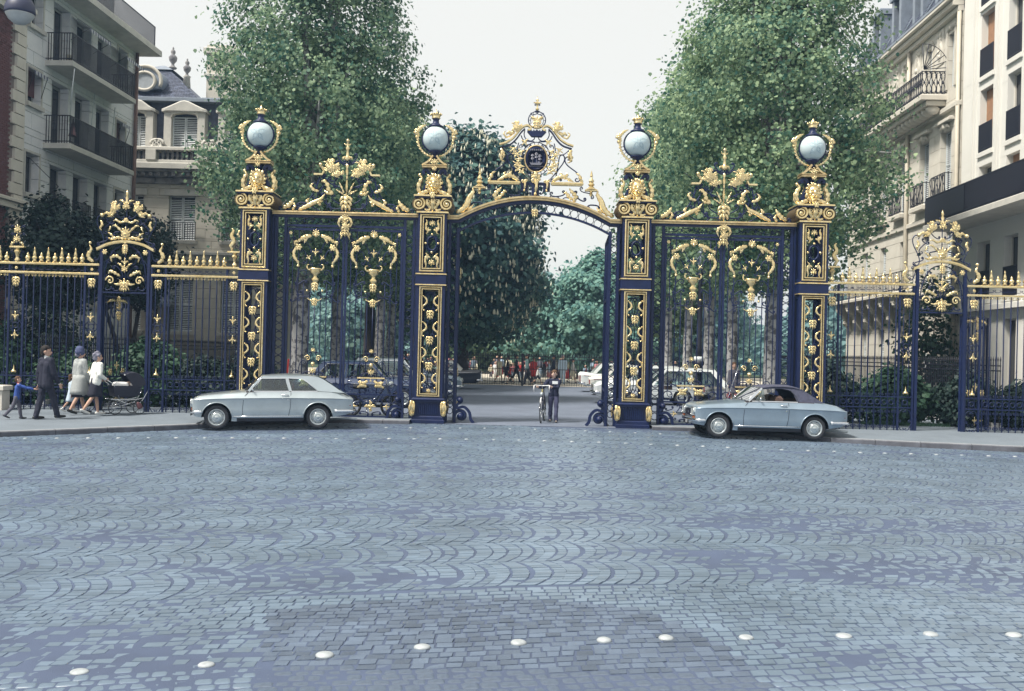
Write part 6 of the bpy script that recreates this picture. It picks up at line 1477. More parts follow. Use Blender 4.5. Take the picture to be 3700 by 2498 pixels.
# --- garden shrubs
SG = 'shrubs in the front gardens'
def shrub(label, x, y, rx, ry, h, mname, seed, n=170, size=.10, z0=.06, per=26, base=.05, cat='shrub', name='shrub'):
    t = thing(name, label, cat, (x, y, z0), 0, SG)
    prof = [(base, .55), (h*.35, .95), (h*.65, .9), (h*.9, .5), (h, .15)]
    me, C = crown_mesh('foliage', prof, n, per, size, mname, seed, squash=(rx, ry), spread=.15*max(1, h/1.6))
    obj('foliage', me, t); m = MB(); r_ = random.Random(seed)
    for k in range(5):
        T = C[r_.randrange(len(C))]; m.tube([(r_.uniform(-.15, .15)*rx, r_.uniform(-.1, .1)*ry, 0), (T[0]*.5, T[1]*.5, T[2]*.6), tuple(T)], [.03, .022, .01], 5)
    obj('stem', m.mesh('stem', 'bark_dark'), t); return t
t = tree('holly_tree', 'dark evergreen tree in front of the grey apartment block', -14.3, 31, 3.2, .16, [(2.9, .7), (3.7, 1.5), (4.7, 1.75), (5.6, 1.2), (6.2, .2)], 330, 30, .12, 'leaf_holly', 51, 'bark_dark', 'dark evergreens in the front garden', spread=.22, z0=.06)
t = tree('holly_tree', 'dark evergreen tree with forked bare stems beside the glass marquee', -13.2, 34.2, 2.9, .12, [(3.2, .8), (3.9, 1.5), (5.0, 1.7), (5.8, 1.2), (6.4, .2)], 330, 30, .12, 'leaf_holly', 52, 'bark_dark', 'dark evergreens in the front garden', spread=.22, stems=[(-.6, 0), (.15, .3), (.7, .1)], z0=.06)
shrub('round dark evergreen shrub behind the railing and the man in suit', -13.9, 29.5, 1.25, 1.0, 2.75, 'leaf_holly', 53, 260, .11)
shrub('bright yellow green hedge bush at the end of the railing by the brick house', -14.6, 28.2, 1.0, .8, 2.2, 'leaf_shrub', 54, 200, .11)
shrub('leafy green shrub behind the railing next to the woman in grey coat', -12.4, 28.0, 1.3, .7, 1.35, 'leaf_shrub', 55, 200)
shrub('tall leafy laurel shrub beyond the pram', -10.35, 28.5, 1.1, .7, 1.75, 'leaf_shrub', 56, 230, .13)
shrub('low dark hedge bush behind the railing ahead of the pram', -8.9, 28.6, 1.2, .8, 1.35, 'leaf_holly', 57, 200)
shrub('dark hedge bush against the pillar beside the silver coupe bonnet', -7.6, 29.0, .9, .8, 1.5, 'leaf_holly', 58, 170)
shrub('dark green shrub behind the tail of the blue convertible', 9.0, 28.8, 1.2, .7, 1.55, 'leaf_holly', 59, 220, .11)
shrub('glossy leafy shrub beside the open wicket path', 11.0, 28.6, 1.15, .7, 1.45, 'leaf_shrub', 60, 240, .13)
shrub('dark shrub behind the open wicket leaf', 12.9, 28.2, 1.0, .8, 1.4, 'leaf_holly', 61, 180, .11)
shrub('shaded bush under the black spiked fence by the pale building', 14.3, 27.6, .9, .7, 1.3, 'leaf_holly', 62, 160, .11, z0=.06)
shrub('thin climbing ivy on the limestone house wall', 16.6, 39.6, .8, .35, 5.2, 'leaf_shrub', 63, 120, .15, name='climber', cat='climber')
def grass(label, x0, x1, y0, y1, n, seed):
    r_ = random.Random(seed); m = MB()
    for _ in range(n):
        x, y = r_.uniform(x0, x1), r_.uniform(y0, y1); h = r_.uniform(.08, .22); a = r_.uniform(0, 6.3); d = r_.uniform(.02, .1)
        m.add([(x-.008*math.sin(a), y+.008*math.cos(a), .04), (x+.008*math.sin(a), y-.008*math.cos(a), .04), (x+d*math.cos(a), y+d*math.sin(a), .04+h)], [(0, 1, 2)])
    o = obj('grass', m.mesh('grass', 'leaf_shrub', False)); tag(o, label, 'grass', kind='stuff')
grass('ragged grass edging the shrub bed beside the wicket path', 9.9, 12.3, 27.7, 28.3, 2600, 3)
# --- spiked garden fences
def spike(m, h=2.0): m.tube([(0, 0, 0), (0, 0, h-.16)], .013, 4); m.lathe([(.012, h-.16), (.024, h-.1), (.002, h)], 4)
sp = MB(); spike(sp); sp = sp.mesh('spike', 'fence_black', False)
def spiked_fence(label, x, y0, y1, z=.1, group='black spiked garden fences'):
    t = thing('spiked_fence', label, 'fence', (x, 0, 0), 0, group); m = MB()
    for zz in (.18, 1.72, 1.58): m.box(-.02, .02, y0, y1, z+zz, z+zz+.035)
    obj('fence_rail', m.mesh('fence_rail', 'fence_black', False), t)
    n = int((y1-y0)/.135)
    for i in range(n+1): obj('spike', sp, t, (0, y0+(y1-y0)*i/n, z))
    obj('fence_footing', MB().box(-.12, .12, y0, y1, -.2, z+.16).mesh('fence_footing', 'stone_dark', False), t)
    return t
spiked_fence('black spiked fence in front of the dark evergreens and mansion', -12.85, 27.2, 48)
spiked_fence('black spiked fence in front of the limestone house and pale building', 13.45, 27.4, 50)
def park_fence():
    t = thing('park_fence', 'plain black park fence across the end of the avenue before the crowd', 'fence', (0, 56.4, 0)); m = MB()
    for z in (.07, .22, .95, 1.52, 1.68): m.box(-9, 10, -.02, .02, z, z+.04)
    obj('fence_rail', m.mesh('fence_rail', 'fence_black', False), t)
    b = MB(); b.tube([(0, 0, .05), (0, 0, 1.72)], .017, 4); b.lathe([(.016, 1.72), (.03, 1.78), (.002, 1.88)], 4); b = b.mesh('bar', 'fence_black', False)
    for i in range(140): obj('bar', b, t, (-9+19*i/139, 0, 0))
    for x in (.62, -6.0, 7.2): obj('fence_post', MB().box(-.06, .06, -.06, .06, 0, 1.85).mesh('fence_post', 'fence_black', False), t, (x, 0, 0))
park_fence()

# ================================================================== AIR
hz = MB().box(-310, 310, -110, 430, -1.6, 24).mesh('haze', 'iron', False); hz.materials.clear()
hm = bpy.data.materials.new('haze'); hm.use_nodes = True; hm.node_tree.nodes.clear()
_o = hm.node_tree.nodes.new('ShaderNodeOutputMaterial'); _v = hm.node_tree.nodes.new('ShaderNodeVolumePrincipled')
_v.inputs['Color'].default_value = (.42, .66, 1., 1); _v.inputs['Density'].default_value = .0009; _v.inputs['Anisotropy'].default_value = .2
hm.node_tree.links.new(_v.outputs[0], _o.inputs['Volume']); hz.materials.append(hm)
o = obj('haze', hz); o['kind'] = 'stuff'; o['label'] = 'thin bluish haze in the air over the whole avenue'; o['category'] = 'haze'
# ================================================================== CARS
def interp(T, x): return float(np.interp(x, [p[0] for p in T], [p[1] for p in T]))
TS = bpy.data.scenes.new('workbench')
def bool_cut(me, cutters, dark_slot):
    o = bpy.data.objects.new('tmp', me); TS.collection.objects.link(o)
    cobs = []
    for c in cutters:
        co = bpy.data.objects.new('cut', c); TS.collection.objects.link(co); cobs.append(co)
        md = o.modifiers.new('b', 'BOOLEAN'); md.operation = 'DIFFERENCE'; md.object = co; md.solver = 'EXACT'
    vl = TS.view_layers[0]; vl.update(); dg = vl.depsgraph; dg.update()
    r = bpy.data.meshes.new_from_object(o.evaluated_get(dg))
    for q in [o]+cobs: bpy.data.objects.remove(q)
    return r
def make_wheel(t, x, y, r=.285, side=-1, cap='hubcap', rimm='wheel_grey'):
    def tyre(m):
        P = [(.62*r, .07), (.7*r, .085), (.86*r, .09), (.96*r, .075), (1.*r, .04), (1.*r, -.04), (.96*r, -.075), (.86*r, -.09), (.7*r, -.085), (.62*r, -.07)]
        n = 28; v = []; f = []
        for (a, b) in P:
            for k in range(n): q = 2*PI*k/n; v.append((a*math.cos(q), b, a*math.sin(q)))
        for i in range(len(P)-1):
            for k in range(n): k2 = (k+1) % n; f.append((i*n+k, i*n+k2, (i+1)*n+k2, (i+1)*n+k))
        m.add(v, f)
    w_ = obj('wheel', cm(f'tyre|{r}', 'rubber', tyre, True), t, (x, y, r), (0, 0, 0 if side < 0 else PI))
    def disc(P, n=28):
        def fn(m):
            v = []; f = []
            for (a, b) in P:
                for k in range(n): q = 2*PI*k/n; v.append((a*r*math.cos(q), b, a*r*math.sin(q)))
            for i in range(len(P)-1):
                for k in range(n): k2 = (k+1) % n; f.append((i*n+k, i*n+k2, (i+1)*n+k2, (i+1)*n+k))
            f.append(tuple((len(P)-1)*n+k for k in range(n))); m.add(v, f)
        return fn
    obj('rim', cm(f'rim|{r}|{rimm}', rimm, disc([(.68, -.06), (.68, -.082), (.62, -.086), (.57, -.055), (.53, -.045), (.5, -.06), (.4, -.062)]), True), w_)
    obj('hubcap', cm(f'hubcap|{r}', cap, disc([(.42, -.06), (.41, -.075), (.34, -.09), (.2, -.098), (.16, -.094), (.12, -.106), (.05, -.112)]), True), w_)
    m_ = MB
    def slots(m):
        for k in range(8): q = 2*PI*(k+.5)/8; m.add([(r*(.535*math.cos(q)-.03*e[0]*math.sin(q)+.02*e[1]*math.cos(q)), -.052, r*(.535*math.sin(q)+.03*e[0]*math.cos(q)+.02*e[1]*math.sin(q))) for e in ((-2.2, -1), (2.2, -1), (2, 1), (-2, 1))], [(0, 1, 2, 3)])
    obj('rim_slot', cm(f'slots|{r}', 'seam', slots, False), w_)
    return w_
def car_body(P):
    """lower body as a closed loft; P holds the side curves as functions of x"""
    xs = P['xs']; rows = []
    for x in xs:
        zb, zc, zt, zm = interp(P['zb'], x), interp(P['zc'], x), interp(P['zt'], x), interp(P['zm'], x)
        w_ = interp(P['w'], x); wt = interp(P['wt'], x)
        zs = min(zc-.1, max(zb+.04, .30))
        rows.append([(0, zb), (w_*.80, zb), (w_*.955, zb+.02), (w_*.97, zs-.03), (w_*.985, zs), (w_*1.0, zs+(zc-zs)*.4), (w_*1.0, zc-.035), (w_*1.008, zc-.012), (w_*1.012, zc), (w_*.992, zc+.018), (wt*.985, zc+(zt-zc)*.55), (wt*.95, zt-.012), (wt*.90, zt+.004), (wt*.72, zt+(zm-zt)*.55), (wt*.4, zt+(zm-zt)*.9), (0, zm)])
    m = MB(); K = len(rows[0]); N = 2*K-2; v = []
    for x, rw in zip(xs, rows):
        loop = [(x, -y, z) for (y, z) in rw]+[(x, y, z) for (y, z) in rw[-2:0:-1]]
        v += loop
    f = []
    for i in range(len(xs)-1):
        for k in range(N): f.append((i*N+k, (i+1)*N+k, (i+1)*N+(k+1) % N, i*N+(k+1) % N))
    f.append(tuple(range(N))); f.append(tuple((len(xs)-1)*N+k for k in range(N-1, -1, -1)))
    m.add(v, f); return m
def finish_body(m, P, paint, wheels, wr, name='body'):
    me = bpy.data.meshes.new(name); me.from_pydata(m.v, [], m.f); me.update()
    bm = bmesh.new(); bm.from_mesh(me); bmesh.ops.recalc_face_normals(bm, faces=bm.faces); bm.to_mesh(me); bm.free()
    cut = []
    for wx in wheels:
        for s in (-1, 1):
            c = MB(); n = 36; v = []
            for yy in (.42, 1.2):
                for k in range(n):
                    q = 2*PI*k/n; v.append((wx+wr*math.cos(q), s*yy, .285+wr*math.sin(q)))
            f = [(k, (k+1) % n, n+(k+1) % n, n+k) for k in range(n)]+[tuple(range(n-1, -1, -1)), tuple(n+k for k in range(n))]
            cc = bpy.data.meshes.new('c'); cc.from_pydata(v, [], f); b2 = bmesh.new(); b2.from_mesh(cc); bmesh.ops.recalc_face_normals(b2, faces=b2.faces); b2.to_mesh(cc); b2.free(); cut.append(cc)
    r = bool_cut(me, cut, 1); r.name = name; r.materials.clear()
    for q in (paint, 'sill_dark', 'interior'): r.materials.append(MATS[q])
    cab = P.get('cabin', (9, 9))
    for p in r.polygons:
        c = p.center; mi = 0
        for wx in wheels:
            d = math.hypot(c.x-wx, c.z-.285)
            if d < wr+.004 and abs(c.y) > .4 and (abs(d-wr) < .012 or abs(abs(c.y)-.42) < .01) and abs(p.normal.y) < .98 or (abs(abs(c.y)-.42) < .01 and d < wr): mi = 1
        if c.z < .285 and cab[0]-.25 < c.x < cab[1]+.5 and wheels[0] < c.x < wheels[1]: mi = 1
        if p.normal.z < -.7: mi = 1
        if cab[0] < c.x < cab[1] and p.normal.z > .8 and abs(c.y) < .70: mi = 2
        p.material_index = mi; p.use_smooth = True
    r.set_sharp_from_angle(angle=R(28))
    return r
XO = -1.15       # front axle
def S(T): return [(a+XO, b) for a, b in T]
def peugeot_params(conv):
    xs = [-.545, -.535, -.50, -.42, -.33, -.2, -.05, .1, .25, .45, .65, .8, 1.0, 1.3, 1.6, 1.9, 2.1, 2.3, 2.45, 2.6, 2.75, 2.86, 2.95, 3.03, 3.09, 3.12]
    return dict(xs=[x+XO for x in xs],
        zb=S([(-.545, .40), (-.50, .30), (-.3, .27), (.3, .17), (2.0, .17), (2.6, .26), (2.95, .32), (3.12, .40)]),
        zc=S([(-.545, .66), (-.5, .69), (-.3, .705), (.3, .725), (1.5, .735), (2.6, .72), (2.95, .705), (3.12, .685)]),
        zt=S([(-.545, .685), (-.5, .735), (-.42, .765), (-.2, .79), (.1, .815), (.4, .84), (.7, .87), (1., .882), (2.2, .885), (2.6, .87), (2.86, .82), (3.03, .745), (3.12, .70)]),
        zm=S([(-.545, .69), (-.5, .745), (-.42, .78), (-.2, .815), (.1, .85), (.4, .882), (.7, .912), (.9, .90), (1.0, .89), (2.2, .89), (2.6, .885), (2.86, .835), (3.03, .755), (3.12, .705)]),
        w=S([(-.545, .66), (-.52, .69), (-.42, .735), (-.2, .755), (.2, .77), (1.2, .78), (2.2, .775), (2.7, .755), (2.95, .725), (3.06, .69), (3.12, .64)]),
        wt=S([(-.545, .64), (-.52, .67), (-.42, .71), (-.2, .725), (.2, .73), (1.2, .735), (2.2, .73), (2.7, .71), (2.95, .68), (3.06, .65), (3.12, .60)]),
        cabin=(.72+XO, 2.2+XO))
def sidey(z, zb=.88, yb=.665, zt=1.22, yt=.545): return yb+(yt-yb)*(z-zb)/(zt-zb)
def sidepoly(m, P, s, off=0., mi=0, th=.012, Y=sidey):
    """polygon (x,z) bent onto the leaning side of the cabin"""
    n = len(P); v = [(x+XO, s*(Y(z)+off), z) for x, z in P]+[(x+XO, s*(Y(z)+off-th), z) for x, z in P]
    f = [tuple(range(n)), tuple(range(2*n-1, n-1, -1))]+[(i, (i+1) % n, n+(i+1) % n, n+i) for i in range(n)]
    if s > 0: f = [q[::-1] for q in f]
    m.add(v, f, mi)
def sidebar(m, P, w_, s, off=.0, th=.02, Y=sidey, closed=False):
    n = len(P); v = []; f = []
    for i, p in enumerate(P):
        a = P[i-1] if (closed or i) else P[i]; b = P[(i+1) % n] if (closed or i < n-1) else P[i]; dx, dz = b[0]-a[0], b[1]-a[1]; L = math.hypot(dx, dz) or 1; nx, nz = -dz/L*w_/2, dx/L*w_/2
        for (q, o_) in ((1, 0), (1, th), (-1, th), (-1, 0)): v.append((p[0]+XO+nx*q, s*(Y(p[1]+nz*q)+off+o_-th/2), p[1]+nz*q))
    for i in range(n if closed else n-1):
        j = (i+1) % n
        for k in range(4): f.append((i*4+k, j*4+k, j*4+(k+1) % 4, i*4+(k+1) % 4))
    m.add(v, f)
def seam(t, pts, name='seam', r=.006, mname='seam'): return obj(name, MB().tube(pts, r, 4).mesh(name, mname), t)
def body_y(P, x, z):
    zc, zt = interp(P['zc'], x), interp(P['zt'], x); w_ = interp(P['w'], x); wt = interp(P['wt'], x)
    if z <= zc: return w_*(1.0 if z > .45 else .985)
    return w_*.992+(wt*.95-w_*.992)*(z-zc)/(zt-zc)
def common_details(t, P, paint):
    for s in (-1, 1):
        for wx in (XO, XO+2.3): make_wheel(t, wx, s*.655, .285, s)
        # chrome sill strip, door seams, handle, lock
        obj('sill_strip', MB().tube([(XO+x, s*(body_y(P, XO+x, .31)+.004), .305) for x in (.36, .8, 1.4, 1.94)], .014, 6).mesh('sill_strip', 'chrome'), t)
        ld = [(.585, .31), (.575, .5), (.60, .68), (.63, .78), (.70, .865)]; seam(t, [(XO+x, s*(body_y(P, XO+x, z)+.001), z) for x, z in ld])
        rd = [(1.62, .31), (1.655, .5), (1.67, .7), (1.67, .87)]; seam(t, [(XO+x, s*(body_y(P, XO+x, z)+.001), z) for x, z in rd])
        seam(t, [(XO+x, s*(body_y(P, XO+x, interp(P['zc'], XO+x)-.004)+.006), interp(P['zc'], XO+x)-.004) for x in np.linspace(-.45, 3.02, 24)], 'crease_line', .0045)
        h = obj('door_handle', MB().tube([(XO+1.46, s*(body_y(P, XO+1.46, .81)+.03), .81), (XO+1.62, s*(body_y(P, XO+1.6, .80)+.03), .80)], .011, 6).ball((XO+1.61, s*(body_y(P, XO+1.6, .795)+.02), .795), .018, 6).mesh('door_handle', 'chrome'), t)
        obj('door_lock', MB().ball((XO+1.61, s*(body_y(P, XO+1.6, .68)+.004), .68), .014, 6).mesh('door_lock', 'chrome'), t)
        # wheel arch lips
        for wx in (XO, XO+2.3):
            A = [R(-8+k*196/24) for k in range(25)]
            obj('arch_lip', MB().tube([(wx+.343*math.cos(a), s*(body_y(P, wx, .5)+.004), .285+.343*math.sin(a)) for a in A if .285+.343*math.sin(a) > .30], .013, 6).mesh('arch_lip', paint), t)
        # tail lamp
        tl = obj('tail_light', MB().ball((XO+3.02, s*.665, .545), .05, 10, sc=(1.0, .7, .95)).mesh('tail_light', 'red_lens'), t); obj('tail_ring', MB().ball((XO+2.995, s*.668, .548), .055, 10, sc=(.75, .75, 1.05)).mesh('tail_ring', 'lamp_glass'), tl)
        # quarter bumpers
        obj('rear_bumper', MB().tube(catmull([(XO+2.68, s*.775, .42), (XO+2.95, s*.76, .42), (XO+3.10, s*.70, .42), (XO+3.17, s*.55, .42), (XO+3.19, 0, .42)], 16), .036, 8, flat=.6).mesh('rear_bumper', 'chrome'), t)
    obj('front_bumper', MB().tube(catmull([(XO-.33, -.775, .41), (XO-.50, -.73, .41), (XO-.60, -.5, .41), (XO-.62, 0, .41), (XO-.60, .5, .41), (XO-.50, .73, .41), (XO-.33, .775, .41)], 26), .036, 8, flat=.6).mesh('front_bumper', 'chrome'), t)
    obj('exhaust', MB().tube([(XO+2.5, -.35, .2), (XO+3.0, -.38, .22), (XO+3.22, -.42, .20)], .025, 6).mesh('exhaust', 'wheel_grey'), t)
    # nose: grille, headlamps, indicators
    gx = XO-.555
    g = obj('grille', MB().box(gx-.004, gx+.02, -.36, .36, .50, .66).mesh('grille', 'seam', False), t)
    for k in range(6): obj('slat', cm('grille_slat', 'chrome', lambda m: m.box(-.012, .0, -.36, .36, 0, .011), False), g, (gx-.004, 0, .508+k*.028))
    obj('badge', MB().box(gx-.022, gx-.012, -.012, .012, .545, .62).mesh('badge', 'chrome', False), g)
    for s in (-1, 1):
        hl = obj('headlight', MB().prism([(s*.36, .515), (s*.36, .66), (s*.42, .70), (s*.60, .705), (s*.635, .60), (s*.60, .515)], gx-.03, gx+.05, 0, .02, axis='x').mesh('headlight', 'lamp_glass', False), t)
        obj('headlight_rim', MB().tube([(gx-.028, y, z) for y, z in ((s*.36, .515), (s*.36, .66), (s*.42, .70), (s*.60, .705), (s*.635, .60), (s*.60, .515))], .013, 5, True).mesh('headlight_rim', 'chrome'), hl)
        obj('indicator', MB().box(gx-.02, gx+.03, min(s*.44, s*.60), max(s*.44, s*.60), .455, .505).mesh('indicator', 'orange_lens', False), t)
    pl = obj('number_plate', MB().box(gx-.075, gx-.06, -.26, .26, .30, .40).mesh('number_plate', 'plate_black', False), t)
    return pl
def windscreen(t, P, paint, top=(1.0, 1.235), base=(.70, .905), yb=.63, yt=.545, bar='chrome'):
    m = MB(); n = 10; v = []; f = []
    for i in range(5):
        q = i/4
        for k in range(n+1):
            u = -1+2*k/n; y = u*(yb+(yt-yb)*q); bow = .10*(1-u*u)
            v.append((XO+base[0]+(top[0]-base[0])*q-bow*(1-.5*q), y, base[1]+(top[1]-base[1])*q+.02*(1-u*u)*q))
    for i in range(4):
        for k in range(n): f.append((i*(n+1)+k, i*(n+1)+k+1, (i+1)*(n+1)+k+1, (i+1)*(n+1)+k))
    m.add(v, f); w_ = obj('windscreen', m.mesh('windscreen', 'car_glass'), t)
    edge = [v[k] for k in range(n+1)]+[v[i*(n+1)+n] for i in range(1, 5)]+[v[4*(n+1)+k] for k in range(n-1, -1, -1)]+[v[i*(n+1)] for i in range(3, 0, -1)]
    obj('windscreen_trim', MB().tube(edge, .016, 6, True).mesh('windscreen_trim', bar), w_)
    for y0 in (-.45, .0): obj('wiper', MB().tube([(XO+base[0]-.09, y0, base[1]+.012), (XO+base[0]-.02, y0+.33, base[1]+.075)], .008, 4).mesh('wiper', 'seam'), t)
    return w_
def seats(t, xs=(1.42,), bench=1.95):
    for s in (-1, 1):
        m = MB(); m.T = Matrix.Translation((XO+1.42, s*.33, .62)) @ Matrix.Rotation(.25, 4, 'Y'); m.cbox(-.08, .08, -.24, .24, 0, .42, .06); m.T = None; obj('seat', m.mesh('seat', 'seat_brown', False), t)
    m = MB(); m.T = Matrix.Translation((XO+bench, 0, .6)) @ Matrix.Rotation(.25, 4, 'Y'); m.cbox(-.08, .08, -.58, .58, 0, .38, .06); obj('rear_seat', m.mesh('rear_seat', 'seat_brown', False), t)
    obj('steering_wheel', MB().tube([(XO+1.03+.05*math.sin(a), -.33+.19*math.cos(a), .90+.14*math.sin(a)) for a in [2*PI*k/16 for k in range(16)]], .012, 5, True).mesh('steering_wheel', 'seam'), t)
# ---------------------------------------------------------------- the silver coupe
def make_coupe():
    t = thing('car', 'silver two door coupe parked with its nose towards the pram', 'car')
    P = peugeot_params(False)
    obj('body', finish_body(car_body(P), P, 'silver_paint', (XO, XO+2.3), .34), t)
    common_details(t, P, 'silver_paint'); seats(t)
    # roof and pillars
    m = MB(); xs = [.985, 1.05, 1.2, 1.5, 1.8, 2.05, 2.2, 2.3]; ze = [1.205, 1.222, 1.232, 1.236, 1.232, 1.222, 1.208, 1.185]; zc = [1.232, 1.252, 1.272, 1.285, 1.282, 1.268, 1.25, 1.225]
    v = []; n = 12
    for x, a, b in zip(xs, ze, zc):
        for k in range(n+1):
            u = -1+2*k/n; v.append((XO+x-.04*(1-u*u)*(x < 1.02), u*.556, a+(b-a)*(1-abs(u)**2.4)))
    f = [(i*(n+1)+k, (i+1)*(n+1)+k, (i+1)*(n+1)+k+1, i*(n+1)+k+1) for i in range(len(xs)-1) for k in range(n)]
    m.add(v, f); md = obj('roof', m.mesh('roof', 'silver_paint'), t)
    for s in (-1, 1):
        m = MB(); sidebar(m, [(.71, .885), (.85, 1.05), (.985, 1.205)], .045, s, .0); sidebar(m, [(.985, 1.21), (1.5, 1.218), (1.95, 1.215)], .06, s, 0.)
        sidebar(m, [(1.565, 1.19), (1.60, 1.05), (1.655, .885)], .055, s, 0.)
        sidepoly(m, [(1.93, 1.175), (2.05, 1.10), (2.16, 1.01), (2.30, .885), (2.92, .845), (2.80, .905), (2.62, 1.03), (2.42, 1.16), (2.30, 1.215), (2.15, 1.235), (1.93, 1.24)], s, .012, 0, .03)
        obj('pillar_panel', m.mesh('pillar_panel', 'silver_paint', False), t)
        for nm, Pq in (('door_window', [(.80, .885), (.99, 1.185), (1.555, 1.19), (1.625, .885)]), ('quarter_window', [(1.685, .885), (1.60, 1.19), (1.92, 1.18), (2.04, 1.105), (2.29, .885)])):
            m = MB(); sidepoly(m, Pq, s, -.012, 0, .004); g_ = obj(nm, m.mesh(nm, 'car_glass', False), t)
            m = MB(); sidebar(m, Pq, .022, s, .012, .018, closed=True); obj('window_trim', m.mesh('window_trim', 'chrome', False), g_)
    windscreen(t, P, 'silver_paint')
    m = MB(); v = []; n = 8
    for q, (x, z, y) in enumerate(((2.30, 1.21, .50), (2.46, 1.125, .52), (2.62, 1.015, .54), (2.80, .90, .55))):
        for k in range(n+1): u = -1+2*k/n; v.append((XO+x+.03*(1-u*u), u*y, z+.012*(1-u*u)))
    m.add(v, [(i*(n+1)+k, i*(n+1)+k+1, (i+1)*(n+1)+k+1, (i+1)*(n+1)+k) for i in range(3) for k in range(n)]); obj('rear_window', m.mesh('rear_window', 'car_glass'), t)
    obj('rear_deck', MB().add([(XO+2.78, -.56, .905), (XO+2.78, .56, .905), (XO+3.03, .6, .76), (XO+3.03, -.6, .76)], [(0, 1, 2, 3)]).mesh('rear_deck', 'silver_paint', False), t)
    obj('cabin_dark_sheet', MB().box(XO+1.0, XO+2.1, -.6, .6, .891, .897).mesh('cabin_dark_sheet', 'interior', False), t)  # dark sheet at belt height, standing in for the dim cabin below
    obj('mirror', MB().ball((XO+.80, -.74, .93), .045, 8, sc=(.4, 1, .8)).tube([(XO+.82, -.70, .875), (XO+.80, -.74, .93)], .008, 5).mesh('mirror', 'chrome'), t)
    obj('rear_plate', MB().box(XO+3.125, XO+3.135, -.25, .25, .48, .58).mesh('rear_plate', 'plate_black', False), t)
    return t
def on_road(t, fx, fy, rx, ry):
    """stand a car with its axles over the two given points"""
    z0, z1 = road_z(fx, fy), road_z(rx, ry); a = math.atan2(ry-fy, rx-fx); L = math.hypot(rx-fx, ry-fy)
    t.location = ((fx+rx)/2, (fy+ry)/2, (z0+z1)/2+.004); t.rotation_euler = Euler((0, -math.atan2(z1-z0, L), a), 'XYZ')
def park(t, x, y, ang):
    """centre of the car's wheelbase plus heading; x,y are the near-side middle"""
    c, s = math.cos(ang)*1.15, math.sin(ang)*1.15; on_road(t, x-c, y-s, x+c, y+s)
cp = make_coupe(); park(cp, -5.80, 23.95, R(12))
